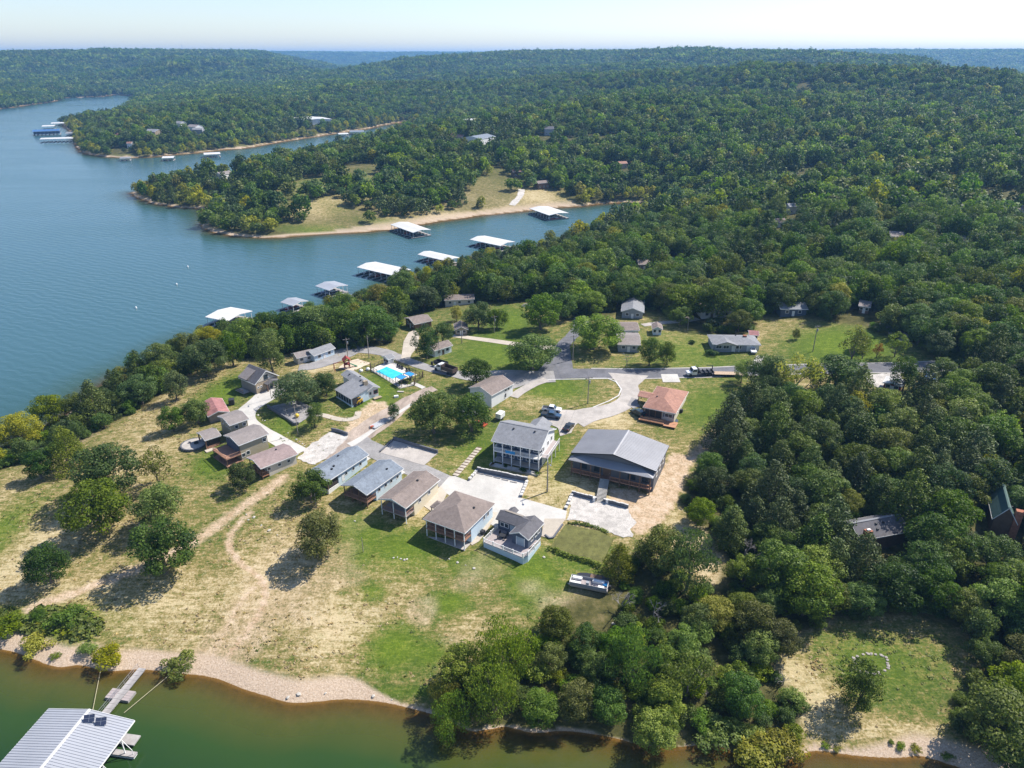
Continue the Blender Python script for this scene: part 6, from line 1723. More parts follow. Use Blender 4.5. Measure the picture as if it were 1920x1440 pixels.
MB().prism([(-.3, e + 1.2), (0, e + 1.32), (.3, e + 1.2)], 'y', -DL / 2 - .02, DL / 2 + .02).build('ridge_cap', S_whitem, rf)
MB().box(0, DL / 2 - .9, .45, w + .4, 1.9, .25).build('walkway', M_dockdeck, t); MB().box(0, 0, .45, 2.2, DL - 1, .24).build('walkway', M_dockdeck, t)
for i in range(7):
    Y = DL / 2 - 3.4 - i * 4.6
    for s in (-1, 1):
        L = w / 2 + (1.6 if s > 0 else .6)
        MB().box(s * L / 2, Y, .44, L - 2.2, 1.0, .24).build('finger', M_dockdeck, t).location = (s * 1.1, 0, 0)
        MB().box(s * L / 2, Y, .08, L - 2.4, .9, .5).build('float', M_white, t).location = (s * 1.1, 0, 0)
        post(t, s * (w / 2 - .25), Y, .5, e - .1, M_trim, .07, 'roof_post'); post(t, s * 1.2, Y, .5, e + .9, M_trim, .07, 'roof_post')
        MB().tube((s * (w / 2 - .25), Y, e - .4), (s * (w / 2 + 1.2), Y, 1.5), .05, n=4).tube((s * (w / 2 + 1.2), Y, .5), (s * (w / 2 + 1.2), Y, 1.5), .05, n=4).build('brace', M_trim, t)
for k_, fx in enumerate((.12, .38)):
    sp = thing('solar_panel', ['left', 'right'][k_] + ' of the two dark solar panels on the silver dock roof', 'solar panel', (*to_world(t, (fx * w / 2 + .5, DL / 2 - 1.9)), e + 1.2 * (1 - fx) - .1), yaw + .28, 'solar panels on the dock roof')
    o = MB().box(0, 0, 0, 1.7, 1.15, .06).build('panel', mat('solar_cell', (.04, .05, .09), .25, .1, 2, spec=.5), sp); o.location = (0, 0, .62); o.rotation_euler = (.75, 0, 0)
    for i in range(1): o2 = MB().box(0, 0, .035, 1.72, .05, .02).box(0, 0, .035, .05, 1.16, .021).build('frame', M_steel, o)
    MB().tube((-.7, -.3, 0), (-.7, .3, .9), .04, n=4).tube((.7, -.3, 0), (.7, .3, .9), .04, n=4).build('stand', M_steel, sp)
pb = thing('motor_boat', 'dark motor boat poking out under the silver dock roof', 'boat', (*to_world(t, (w / 2 - 1.6, DL / 2 - 10.2)), 0), yaw - math.pi / 2)
hull_mb(7.5, 2.4, 1.0).build('hull', BOATC[3], pb); MB().box(0, .8, 1.25, 1.8, .08, .5).build('windscreen', M_glass, pb); MB().box(0, -1.5, 1.15, 1.8, 2.2, .35).build('seats', M_white, pb)
A, B = pz(266.7, 1252.5, .8), pz(193.75, 1341, .8)
gangway('long plank gangway from the gravel shore to the foreground dock', A, B, .75, .75, 1.5, 30, (-1,))
fl = pz(226, 1303, .4)
t2 = thing('float', 'small grey float beside the middle of the plank gangway', 'float', (fl[0], fl[1], 0), math.atan2(B[1] - A[1], B[0] - A[0]))
MB().box(0, 0, .25, 2.2, 4.6, .5).build('body', M_dockdeck, t2)
fm_ = MB().box(0, 0, .53, .5, 4.6, .05).mesh('plank'); fm_.materials.append(M_deck_gr)
for i in range(4): share('plank', fm_, t2, (-.8 + i * .54, 0, 0))
M_rope = mat('pale_rope', (.5, .44, .3), .9, .1, 2)
for lb, p, q in [('left', (190, 1256), (173, 1330)), ('right', (320, 1268), (232, 1334))]:
    a, b = g(*p), pz(*q, .8)
    o = MB().tube((a[0], a[1], .35), (b[0], b[1], .5), .045, n=5).build('mooring_cable', M_rope); tag(o, lb + ' mooring cable running from the shore to the foreground dock', 'cable', 'dock mooring cables')
for lb, p in [('nearer the covered docks', (255, 577)), ('farther out on the lake', (352, 500)), ('left of the yellow point', (331, 533))]:
    q = pz(*p, .3); o = MB().lathe([(.1, -.3), (.42, 0), (.42, .5), (.2, .9)], 10, (q[0], q[1], 0)).build('buoy', M_white); tag(o, 'small white buoy ' + lb, 'buoy', 'buoys on the lake')
# ------------------------------------------------------------------ swimming pool
M_pooldeck = mat('pool_deck', (0.62, 0.58, 0.52), 0.85, 0.06, 0.6)
def pool_water():
    m, nt, bs = new_mat('pool_water')
    nt.links.new(ramp(nt, noise(nt, 0.6, 2), [(0.3, (0.02, 0.42, 0.60)), (0.7, (0.06, 0.56, 0.70))]), bs.inputs['Base Color'])
    bs.inputs['Roughness'].default_value = 0.05; bump(nt, bs, noise(nt, 3.0, 2), 0.15, 0.05)
    return m
M_pool = pool_water()
q = g(741, 703); zp = H(*q) + .12
t = thing('swimming_pool', 'bright blue rectangular swimming pool inside the fenced deck', 'swimming pool', (q[0], q[1], zp))
deck_px = [(695, 692), (717, 682), (741, 680), (793, 708), (777, 722), (750, 728)]
dl = [to_local(t, pz(a, b, zp + .1)) for a, b in deck_px]
MB().prism(dl, 'z', -1.2, .06).build('pool_deck', M_pooldeck, t)
wp = [to_local(t, pz(a, b, zp + .1)) for a, b in [(704.5, 696.5), (725, 687.5), (757, 701), (740, 713)]]
wp[3] = (wp[0][0] + wp[2][0] - wp[1][0], wp[0][1] + wp[2][1] - wp[1][1])
cxy = (sum(p[0] for p in wp) / 4, sum(p[1] for p in wp) / 4)
MB().prism([ins(p, cxy, -.06) for p in wp], 'z', 0, .10).build('coping', M_trim, t)
MB().prism(wp, 'z', 0, .125).build('water', M_pool, t)
f = thing('fence', 'black metal fence around the swimming pool deck', 'fence', (q[0], q[1], zp))
M_fence = mat('fence_metal', (.09, .075, .065), .6, .1, 2)
for a, b in zip(dl, dl[1:] + dl[:1]):
    L = math.hypot(b[0] - a[0], b[1] - a[1]); n = max(1, round(L / 2.0)); an = math.atan2(b[1] - a[1], b[0] - a[0])
    for i in range(n):
        x_, y_ = ins(a, b, i / n); post(f, x_, y_, -.8, 1.55, M_fence, .06, 'post')
    rl = MB()
    for z_ in (.25, 1.35): rl.box((a[0] + b[0]) / 2, (a[1] + b[1]) / 2, z_, L, .05, .05, an)
    rl.build('rail', M_fence, f)
    pk = MB()
    for i in range(int(L / .28)):
        x_, y_ = ins(a, b, (i + .5) / int(L / .28)); pk.box(x_, y_, .8, .03, .03, 1.2, an)
    pk.build('pickets', M_fence, f, kind='stuff')
for a in (dl[0], dl[3], dl[4]): post(f, a[0], a[1], -.8, 2.3, M_brownw, .16, 'gate_post')
for lb, P in (('nearer the fence gate', [(742, 707), (752, 702), (763, 706), (752.5, 712)]), ('beside the sun loungers', [(757, 700), (767, 696.5), (778, 701), (770, 706)])):
    c = [pz(a, b, zp + 2.5) for a, b in P]; m_ = sum(c) / 4
    s = thing('shade_canopy', 'blue fabric shade canopy on dark posts ' + lb, 'canopy', (m_[0], m_[1], zp), 0, 'blue pool canopies')
    cl = [(p[0] - m_[0], p[1] - m_[1]) for p in c]
    MB().prism(cl, 'z', 2.42, 2.5).build('canopy', S_blue, s)
    fr = MB()
    for a, b in zip(cl, cl[1:] + cl[:1]): fr.tube((*a, 2.5), (*b, 2.5), .07, n=4)
    fr.build('frame', M_fence, s)
    for p in cl: post(s, p[0] * 1.04, p[1] * 1.04, .05, 2.55, M_fence, .09, 'post')
lm = MB().box(0, 0, .3, .65, 1.3, .1).box(0, .75, .5, .65, .08, .7, 0).mesh('sun_lounger'); lm.materials.append(M_dark)
for i, (px, py) in enumerate([(746, 687), (750, 689), (754.5, 690.5), (763, 694.5), (768, 695.5)]):
    p = pz(px, py, zp + .3); o = bpy.data.objects.new('sun_lounger', lm); COL.objects.link(o); o.location = (p[0], p[1], zp + .06); o.rotation_euler = (0, 0, .3)
    tag(o, 'dark sun lounger by the pool, number %s from the pool house' % ['one', 'two', 'three', 'four', 'five'][i], 'lounger', 'sun loungers along the pool fence')
for lb, px, py in (('under the nearer canopy', 753, 716), ('under the second canopy', 771, 710)):
    p = pz(px, py, zp + .3); s = thing('pool_table_set', 'dark table with seats ' + lb, 'table', (p[0], p[1], zp + .06))
    MB().lathe([(.6, .7), (.6, .75)], 10).build('table_top', M_dark, s)
    MB().lathe([(.25, 0), (.05, .05), (.05, .7)], 6).build('leg', M_dark, s)
    for i in range(4):
        o = share('seat', chm, s, (1.0 * math.cos(i * 1.57), 1.0 * math.sin(i * 1.57), 0), i * 1.57 - 1.57)
q = g(1255, 489); t = thing('swimming_pool', 'tiny blue swimming pool among the trees beyond the side road', 'swimming pool', (q[0], q[1], H(*q) + .15), .5)
FOREST_BARE.append((q[0] * .97, q[1] * .97, 15))
MB().box(0, 0, -.2, 13, 9, .5).build('pool_deck', M_pooldeck, t); MB().box(0, 0, .03, 9, 5, .1).build('water', M_pool, t)
# --- play tower
q = g(651, 690); t = thing('play_tower', 'red-brown wooden play tower with a green slide on the sand', 'play set', (q[0], q[1], H(*q)), .4)
for sx in (-.8, .8):
    for sy in (-.8, .8): post(t, sx, sy, -.2, 3.0, M_redw, .1, 'post')
MB().box(0, 0, 1.5, 1.9, 1.9, .15).build('floor', M_redw, t); roof_mb('gy', 2.6, 2.6, 3.0, 1.1).build('roof', M_redw, t)
MB().prism([(0.9, 1.5), (1.1, 1.5), (3.4, .2), (3.4, .05), (3.1, .05)], 'y', -.4, .4).build('slide', mat('green_plastic', (.03, .18, .1), .4, .1, 1), t)
MB().tube((-.8, 0, 2.4), (-4.2, 0, 2.4), .1).tube((-4.2, 0, 2.4), (-4.2, -1.2, -.1), .09).tube((-4.2, 0, 2.4), (-4.2, 1.2, -.1), .09).build('swing_beam', M_redw, t)
for y_ in (-.8, .8): railing(t, [(-.8, y_), (.8, y_)], 1.55, M_redw, .8, .3)

# ------------------------------------------------------------------ retaining walls, kerbs, steps
M_cap = mat('white_cap_stone', (.62, .60, .57), .9, .15, 2)
def retaining_wall(label, pts, h, m=None, cap=True, stones=False):
    P = gp(pts); c = P[0]; z0 = H(*c)
    t = thing('retaining_wall', label, 'wall', (c[0], c[1], z0))
    L = [(p[0] - c[0], p[1] - c[1]) for p in P]
    zs = [H(*p) - z0 for p in P]
    body = MB(); st = MB()
    bl = MB().box(0, 0, 0, .85, .5, .3).mesh('cap_stone'); bl.materials.append(M_cap)
    for (a, za), (b, zb) in zip(zip(L[:-1], zs[:-1]), zip(L[1:], zs[1:])):
        ln = math.hypot(b[0] - a[0], b[1] - a[1]); an = math.atan2(b[1] - a[1], b[0] - a[0])
        nx, ny = -math.sin(an) * .18, math.cos(an) * .18
        body.add([(a[0] - nx, a[1] - ny, za - 1), (b[0] - nx, b[1] - ny, zb - 1), (b[0] + nx, b[1] + ny, zb - 1), (a[0] + nx, a[1] + ny, za - 1),
                  (a[0] - nx, a[1] - ny, za + h), (b[0] - nx, b[1] - ny, zb + h), (b[0] + nx, b[1] + ny, zb + h), (a[0] + nx, a[1] + ny, za + h)],
                 [(3, 2, 1, 0), (4, 5, 6, 7), (0, 1, 5, 4), (1, 2, 6, 5), (2, 3, 7, 6), (3, 0, 4, 7)])
        if cap:
            n = max(1, int(ln / .95))
            for i in range(n):
                q = (i + .5) / n
                jx = random.uniform(-.06, .06)
                o = share('cap_stone', bl, t, (a[0] + (b[0] - a[0]) * q - math.sin(an) * jx, a[1] + (b[1] - a[1]) * q + math.cos(an) * jx, za + (zb - za) * q + h + random.uniform(.02, .14)), an + random.uniform(-.12, .12))
                o.scale = (1, 1.3, 1.4) if stones else (1.1, .7, .45)
    body.build('wall', m or M_block, t)
    return t
retaining_wall('dark block wall with a pale cap behind the white concrete pad', [(894.6, 883.5), (940, 892.5), (989, 903)], 1.15)
retaining_wall('pale stone edging on the left of the white concrete pad', [(894, 884), (885, 896), (878, 902)], .35, stones=True)
retaining_wall('pale stone edging on the right of the white concrete pad', [(989, 903.5), (981, 922), (977, 933)], .35, stones=True)
retaining_wall('dark wall along the back of the shaded concrete pad', [(738, 825), (780, 838), (821, 850)], 1.0, cap=False)
retaining_wall('low dark wall on the left of the shaded concrete pad', [(738, 825), (726, 836), (713, 848)], .5, cap=False)
retaining_wall('dark wall around the front of the grey gravel lot', [(502, 764), (527, 780), (553, 798), (560, 796)], .9, cap=False)
retaining_wall('dark wall at the top end of the white gravel lot', [(622, 808), (636, 811), (652, 817)], 1.0, cap=False)
retaining_wall('pale walled edge left of the lodge stairs', [(1072, 927), (1095, 932.5), (1119, 939)], .9)
retaining_wall('pale walled edge right of the lodge stairs', [(1131, 941), (1155, 947), (1178, 953)], .9)
retaining_wall('white stone edging beside the upper gravel lot', [(1073, 927), (1066, 943), (1060, 957)], .3, stones=True)
retaining_wall('dark stone edge of the tan patio slab', [(1022, 1004), (1030, 1010), (1037, 1009), (1055, 984)], .35, cap=False)
retaining_wall('pale kerb round the mown oval by the road', [(985, 725), (1005, 716), (1030, 712), (1140, 710), (1155, 716), (1165, 730), (1160, 742), (1142, 752), (1112, 764)], .12, M_cap, False)
retaining_wall('low rock edging at the lodge corner', [(1104, 812), (1095, 822), (1084, 838)], .2, stones=True)
stop = MB().box(0, 0, .1, 1.8, .16, .16).mesh('parking_stop'); stop.materials.append(M_conc_old)
for i, (a, b) in enumerate([(901, 887.5), (917, 891), (932, 895), (947, 899), (963, 903)]):
    q = g(a, b + 2); o = bpy.data.objects.new('parking_stop', stop); COL.objects.link(o); o.location = (q[0], q[1], H(*q) + .09); o.rotation_euler = (0, 0, -.33)
    tag(o, 'concrete parking stop on the white pad, %s from the left' % ['first', 'second', 'third', 'fourth', 'fifth'][i], 'parking stop', 'parking stops on the white pad')
a, b = g(853, 893), g(899, 840)
L = np.hypot(*(b - a)); an = math.atan2(b[1] - a[1], b[0] - a[0])
t = thing('stepping_walk', 'straight walk of pale slabs with dark steps up to the slate blue house', 'walkway', (a[0], a[1], H(*a)), an)
pm = MB().box(0, 0, 0, L / 11 * .84, 1.5, .14).mesh('slab'); pm.materials.append(M_conc_tan)
rm_ = MB().box(0, 0, 0, .22, 1.5, .2).mesh('riser'); rm_.materials.append(M_brownw)
for i in range(11):
    q = (i + .5) / 11; x_, y_ = a + (b - a) * q; share('slab', pm, t, (L * q, 0, H(x_, y_) - H(*a) + .12))
    q = (i + 1) / 11; x_, y_ = a + (b - a) * q; share('riser', rm_, t, (L * q, 0, H(x_, y_) - H(*a) + .14))
# box hedge round the raised lawn
def hedge(label, pts, leaf, h=1.2, wd=.7, dens=260):
    P = gp(pts); c = P[0]; z0 = H(*c); r = np.random.default_rng(5)
    t = thing('hedge', label, 'hedge', (c[0], c[1], z0))
    C, B = [], []
    for p, q in zip(P[:-1], P[1:]):
        n = max(2, int(np.hypot(*(q - p)) / .6))
        for i in range(n):
            s = p + (q - p) * (i / n); C.append((s[0] - c[0] + r.normal() * .12, s[1] - c[1] + r.normal() * .12, H(*s) - z0 + h * (.35 + .3 * r.random()))); B.append(wd * (.7 + .5 * r.random()))
    V, tt = leaf_cloud(77, C, B, dens * len(C) // 4, .16)
    o = bpy.data.objects.new('foliage', cloud_mesh('foliage', V, tt, LEAF[leaf])); COL.objects.link(o); o.parent = t
sheet_poly('raised_lawn', gp([(1033, 1028), (1060, 985), (1125, 998), (1150, 1013), (1128, 1060)]), mat('mown_grass', (.165, .165, .05), .95, .3, .8, fine=.45), .35, 1.5, -.8)
hedge('low green hedge along the front of the raised lawn square', [(1031, 1030), (1060, 1042), (1095, 1052), (1130, 1064)], 'light', .9, .6)
hedge('thin hedge along the top edge of the raised lawn square', [(1068, 982), (1095, 984), (1120, 990), (1140, 1002)], 'light', .5, .5)

# ------------------------------------------------------------------ poles and wires
M_pole = mat('weathered_pole', (.30, .26, .22), .9, .15, 2)
def pole(label, px, py, ty, arm=True, lamp=False, r=.16, guy=()):
    q = g(px, py); z = H(*q)
    lo, hi = 1.0, 30.0
    for _ in range(30):
        m_ = (lo + hi) / 2
        if proj(q[0], q[1], z + m_)[1] > ty: lo = m_
        else: hi = m_
    h = lo
    t = thing('utility_pole', label, 'pole', (q[0], q[1], z), .4)
    MB().tube((0, 0, -.5), (0, 0, h), r, r * .7, 8).build('shaft', M_pole, t)
    if arm:
        MB().box(0, 0, h - .5, 2.3, .12, .14).build('crossarm', M_pole, t)
        for s in (-1, 0, 1): MB().lathe([(.05, h - .42), (.08, h - .35), (.04, h - .2)], 6, (s * 1.0, 0, 0)).build('insulator', M_steel, t)
        MB().lathe([(.22, h - 2.2), (.25, h - 2.1), (.25, h - 1.4), (.2, h - 1.3)], 8, (.34, 0, 0)).build('transformer', M_steel, t)
    if lamp:
        MB().tube((0, 0, h - .4), (0, -1.3, h - .1), .05, n=5).build('lamp_arm', M_steel, t); MB().box(0, -1.4, h - .15, .3, .6, .18).build('lamp_head', M_steel, t)
    for (gx_, gy_) in guy:
        e_ = g(gx_, gy_); o = MB().tube((q[0], q[1], z + h * .9), (e_[0], e_[1], H(*e_)), .05, n=4).build('guy_wire', mat('yellow_guy', (.62, .60, .12), .6, .1, 1))
        tag(o, 'yellow sleeved guy wire from the pole by the mown oval, foot at %s' % ('left' if gx_ < 1080 else 'right'), 'wire', 'guy wires of the oval pole')
    return Vector((q[0], q[1], z + h - .4))
P = {}
P['oval'] = pole('wooden pole with crossarm in the mown oval', 1102, 757, 706, guy=((1076, 765), (1082, 768)))
P['lodge'] = pole('pale lamp pole between the slate blue house and the lodge', 1026, 922, 866, arm=False, lamp=True, r=.2)
P['play'] = pole('utility pole behind the play tower', 653, 677, 634)
P['poolp'] = pole('utility pole left of the pool house', 692, 672, 630, arm=False)
P['truck'] = pole('thin pole behind the dump truck', 824, 676, 638, arm=False, r=.11)
P['lawn'] = pole('pole on the lawn beside the brown shed', 866, 644, 603, arm=False)
P['lawn2'] = pole('short brown pole in front of the dark oaks', 927, 624, 592, arm=True)
P['side'] = pole('pole with guy wires by the side road', 1074, 675, 628)
P['bright'] = pole('leaning pole on the bright lawn', 1524, 659, 610, arm=True)
P['gravel'] = pole('thin light pole beside the grey gravel lot', 559, 815, 762, arm=False, r=.11)
P['drive'] = pole('thin lamp pole beside the concrete drive of the stone-fronted house', 509, 748, 703, arm=False, lamp=True, r=.1)
P['slope'] = pole('short thin post with a shadow on the slope', 681, 1035, 1008, arm=False, r=.09)
P['cot'] = pole('leaning grey pole beside the first cottage', 593, 950, 915, arm=False, r=.14)
P['ranch'] = pole('pole in front of the white house under the shade tree', 1289, 620, 595, arm=False, r=.12)
def wire(label, a, b, sag=1.2):
    mb = MB(); prev = None
    for i in range(13):
        q = i / 12; p = a.lerp(b, q); p.z -= sag * 4 * q * (1 - q)
        if prev is not None: mb.tube(prev, p, .022, n=4)
        prev = p
    tag(mb.build('power_line', M_dark), label, 'wire', 'overhead power lines')
for a, b, lb in (('oval', 'lodge', 'overhead line from the oval pole to the lamp pole by the lodge'), ('oval', 'side', 'overhead line from the oval pole to the side road pole'), ('play', 'poolp', 'overhead line between the play tower pole and the pool house pole'), ('poolp', 'truck', 'overhead line from the pool house pole to the dump truck pole'), ('truck', 'lawn', 'overhead line from the dump truck pole to the lawn pole'), ('side', 'ranch', 'overhead line from the side road pole towards the shade tree'), ('ranch', 'bright', 'overhead line crossing the ranch house yard')):
    wire(lb, P[a], P[b])
q = g(343, 99); zt = H(*q); t = thing('radio_mast', 'thin lattice mast on the skyline of the left hill', 'mast', (q[0], q[1], zt))
mb = MB()
hh = 75.0
for k in range(3):
    a = k * 2.094; mb.tube((2.2 * math.cos(a), 2.2 * math.sin(a), 0), (.8 * math.cos(a), .8 * math.sin(a), hh), .7, .45, 4)
mb.build('lattice', M_steel, t); MB().tube((0, 0, hh), (0, 0, hh + 12), .4, .2, 4).build('antenna', M_steel, t)

# ------------------------------------------------------------------ vehicles
PAINT = {}
def paint(n, rgb):
    if n not in PAINT:
        m, nt, bs = new_mat(n); nt.links.new(ramp(nt, noise(nt, 2.0, 2), [(.3, tuple(c * .93 for c in rgb)), (.7, rgb)]), bs.inputs['Base Color'])
        bs.inputs['Roughness'].default_value = .3; bs.inputs['Coat Weight'].default_value = .4; PAINT[n] = m
    return PAINT[n]
M_lamp = mat('headlamp_glass', (.7, .7, .68), .15, .05, 2, spec=.6); M_tail = mat('tail_lamp', (.45, .02, .02), .25, .05, 2, spec=.5)
def wheels(t, xs, half, r=.38, wd=.26):
    for y_ in xs:
        for s in (-1, 1):
            o = MB().lathe([(r * .55, -wd / 2), (r, -wd / 2 + .04), (r, wd / 2 - .04), (r * .55, wd / 2)], 14).build('wheel', M_rubber, t)
            o.location = (s * half, y_, r); o.rotation_euler = (0, math.pi / 2, 0)
            MB().lathe([(r * .56, -wd / 2 + .02), (r * .5, -wd / 2 - .01), (r * .5, wd / 2 + .01), (r * .56, wd / 2 - .02)], 12).build('rim', M_steel, o)
def heading(a, b):
    p, q = g(*a), g(*b)
    return math.atan2(q[1] - p[1], q[0] - p[0]) - math.pi / 2
def car(name, label, rear, front, col, kind, L=None, group=None):
    p, q = g(*rear), g(*front); m_ = (p + q) / 2
    t = thing(name, label, kind if kind != 'suv' else 'car', (m_[0], m_[1], H(*m_) + .13), heading(rear, front), group)
    W = 1.9
    if kind == 'pickup':
        L = L or 5.8; A, B = -L / 2, L / 2
        MB().prism([(A, .45), (B, .45), (B, .8), (B - .15, 1.05), (B - 1.5, 1.15), (A, 1.12)], 'x', -W / 2, W / 2).build('body', col, t, bevel=.07)
        MB().prism([(B - 1.45, 1.12), (B - 2.25, 1.82), (B - 3.5, 1.84), (B - 3.75, 1.12)], 'x', -W / 2 + .12, W / 2 - .12).build('cab', col, t, bevel=.06)
        MB().box(0, A + 1.0, 1.13, W - .3, 1.75, .06).build('truck_bed', M_dark, t)
        g1, g2 = B - 1.62, B - 3.6
        MB().prism([(B - 1.5, 1.2), (B - 2.12, 1.76), (B - 2.16, 1.78), (B - 1.54, 1.22)], 'x', -W / 2 + .24, W / 2 - .24).build('windscreen', M_glass, t).location = (0, .05, .03)
        MB().box(0, B - 3.70, 1.5, W - .6, .06, .4).build('rear_window', M_glass, t)
        for s in (-1, 1): MB().prism([(B - 1.8, 1.2), (B - 2.3, 1.72), (B - 3.45, 1.74), (B - 3.6, 1.2)], 'x', s * (W / 2 - .1) - .02, s * (W / 2 - .1) + .02).build('side_window', M_glass, t)
        wheels(t, (A + 1.15, B - 1.0), W / 2 - .1, .42)
    else:
        L = L or 4.7; A, B = -L / 2, L / 2; hb = .95 if kind == 'car' else 1.05; ht = 1.42 if kind == 'car' else 1.7
        MB().prism([(A, .35), (B, .35), (B, .65), (B - .2, .82), (B - 1.2, hb), (A + .5, hb), (A, .8)], 'x', -W / 2, W / 2).build('body', col, t, bevel=.08)
        r_ = (A + .95, A + 1.5) if kind == 'car' else (A + .25, A + .5)
        MB().prism([(B - 1.2, hb - .03), (B - 2.05, ht), (r_[1], ht), (r_[0], hb - .03)], 'x', -W / 2 + .16, W / 2 - .16).build('cab', col, t, bevel=.07)
        MB().prism([(B - 1.3, hb + .02), (B - 2.02, ht - .06), (B - 2.06, ht - .04), (B - 1.34, hb + .04)], 'x', -W / 2 + .26, W / 2 - .26).build('windscreen', M_glass, t).location = (0, .06, .03)
        MB().prism([(r_[0] + .05, hb + .02), (r_[1] - .03, ht - .06), (r_[1], ht - .04), (r_[0] + .09, hb + .04)], 'x', -W / 2 + .26, W / 2 - .26).build('rear_window', M_glass, t).location = (0, -.07, .03)
        for s in (-1, 1): MB().prism([(B - 1.5, hb + .03), (B - 2.12, ht - .08), (r_[1] + .08, ht - .08), (r_[0] + .3, hb + .03)], 'x', s * (W / 2 - .145) - .02, s * (W / 2 - .145) + .02).build('side_window', M_glass, t)
        wheels(t, (A + .85, B - .9), W / 2 - .1, .34)
    for s in (-1, 1):
        MB().box(s * .68, B - .02, .72, .36, .1, .16).build('headlight', M_lamp, t); MB().box(s * .75, A + .0, .82, .26, .08, .22).build('tail_light', M_tail, t)
        MB().box(s * (W / 2 + .08), B - (1.9 if kind != 'pickup' else 1.85), 1.15, .16, .12, .14).build('mirror', col, t)
    return t
car('pickup_truck', 'white pickup parked behind the blue one on the upper pad', (1022, 770), (1047, 773), paint('white_car_paint', (.72, .72, .72)), 'pickup', 5.6)
car('pickup_truck', 'dark blue pickup on the upper pad', (1020, 781), (1047, 785), paint('blue_car_paint', (.035, .075, .14)), 'pickup', 5.8)
car('parked_car', 'black car at the lower end of the upper pad', (1060, 811), (1072, 797), paint('black_car_paint', (.02, .022, .026)), 'car')
car('parked_car', 'white car in front of the ranch house carport', (1407, 653), (1414, 666), paint('white_car_paint', (.72, .72, .72)), 'car', 4.9)
car('parked_car', 'dark sport utility vehicle beside the bungalow porch', (1204, 783), (1188, 773), paint('dark_green_paint', (.025, .045, .045)), 'suv', 5.0)
def big_truck(name, label, rear, front, col, L):
    p, q = g(*rear), g(*front); m_ = (p + q) / 2
    t = thing(name, label, 'truck', (m_[0], m_[1], H(*m_) + .13), heading(rear, front))
    A, B = -L / 2, L / 2
    MB().box(0, 0, .8, .9, L - .3, .3).build('chassis', M_dark, t)
    MB().prism([(B, .55), (B, 1.4), (B - 1.4, 1.6), (B - 1.4, .55)], 'x', -1.0, 1.0).build('hood', col, t, bevel=.1)
    MB().prism([(B - 1.4, .6), (B - 1.4, 1.65), (B - 1.75, 2.6), (B - 3.1, 2.65), (B - 3.1, .6)], 'x', -1.15, 1.15).build('cab', col, t, bevel=.08)
    MB().prism([(B - 1.42, 1.72), (B - 1.72, 2.5), (B - 1.76, 2.5), (B - 1.46, 1.72)], 'x', -.95, .95).build('windscreen', M_glass, t).location = (0, .05, 0)
    for s in (-1, 1):
        MB().prism([(B - 1.65, 1.7), (B - 1.85, 2.45), (B - 2.9, 2.45), (B - 2.9, 1.7)], 'x', s * 1.16 - .02, s * 1.16 + .02).build('side_window', M_glass, t)
        MB().box(s * .75, B + .01, 1.0, .35, .08, .22).build('headlight', M_lamp, t); MB().box(s * 1.38, B - 1.6, 1.95, .25, .12, .5).build('mirror', M_dark, t)
        MB().tube((s * 1.0, B - 3.2, .8), (s * 1.0, B - 3.2, 3.0), .09).build('exhaust', M_steel, t)
    return t, A, B
t, A, B = big_truck('dump_truck', 'white-cabbed dump truck with an open dark bed on the lane', (851, 703), (820, 694), paint('white_car_paint', (.72, .72, .72)), 8.4)
bm_ = MB(); y0_, y1_ = A - .1, B - 3.3
for s in (-1, 1): bm_.box(s * 1.2, (y0_ + y1_) / 2, 1.75, .1, y1_ - y0_, 1.4)
bm_.box(0, y0_ + .05, 1.75, 2.3, .1, 1.4).box(0, y1_ - .05, 1.85, 2.3, .1, 1.6).box(0, (y0_ + y1_) / 2, 1.08, 2.3, y1_ - y0_, .1)
bm_.build('dump_bed', mat('brown_truck_bed', (.10, .07, .06), .6, .2, 2), t); wheels(t, (A + .9, A + 2.2, B - 1.0), 1.05, .52, .34)
p = g(827, 687); t = thing('dump_trailer', 'dark open trailer standing behind the dump truck', 'trailer', (p[0], p[1], H(*p) + .1), heading((838, 688), (818, 683)))
tb_ = MB().box(0, 0, .75, 2.2, 4.6, .12)
for s in (-1, 1): tb_.box(s * 1.05, 0, 1.3, .1, 4.6, 1.0)
tb_.box(0, -2.25, 1.3, 2.0, .1, 1.0).box(0, 2.25, 1.3, 2.0, .1, 1.0).build('bed', M_dark, t); wheels(t, (-.5, .5), 1.15, .38); MB().tube((0, 2.2, .7), (0, 3.8, .6), .08).build('tongue', M_dark, t)
p = g(810, 684); o = MB().lathe([(.35, 0), (.4, 1.1), (.42, 1.15)], 10, (p[0], p[1], H(*p))).build('trash_bin', M_dark); tag(o, 'black trash bin by the lane near the dump truck', 'bin')
t, A, B = big_truck('flatbed_truck', 'white crew-cab flatbed truck parked on the main road verge', (1340, 702), (1284, 705), paint('white_car_paint', (.72, .72, .72)), 9.0)
MB().box(0, A + 2.7, 1.15, 2.4, 5.2, .14).build('flatbed', M_dark, t)
for i in range(4):
    MB().box(0, A + .6 + i * 1.4, 1.42, 2.3, .1, .4).build('stake', M_dark, t)
MB().tube((0, A + .6, 1.2), (.2, A + .5, 3.0), .16).tube((.2, A + .5, 3.0), (0, A + 2.6, 3.2), .12).build('crane', M_dark, t); wheels(t, (A + 1.4, A + 2.6, B - 1.0), 1.05, .5, .34)
MB().box(0, B - 3.7, 1.9, 2.0, .15, 1.3).build('headache_rack', M_dark, t)
p = g(1360, 704); t = thing('flat_trailer', 'long tan flatbed trailer with lowered ramp on the road verge', 'trailer', (p[0], p[1], H(*p) + .1), heading((1384, 704), (1340, 704)))
tm_ = MB().box(0, 0, 0, 2.4, .5, .08).mesh('plank'); tm_.materials.append(mat('trailer_planks', (.48, .36, .25), .9, .15, 1))
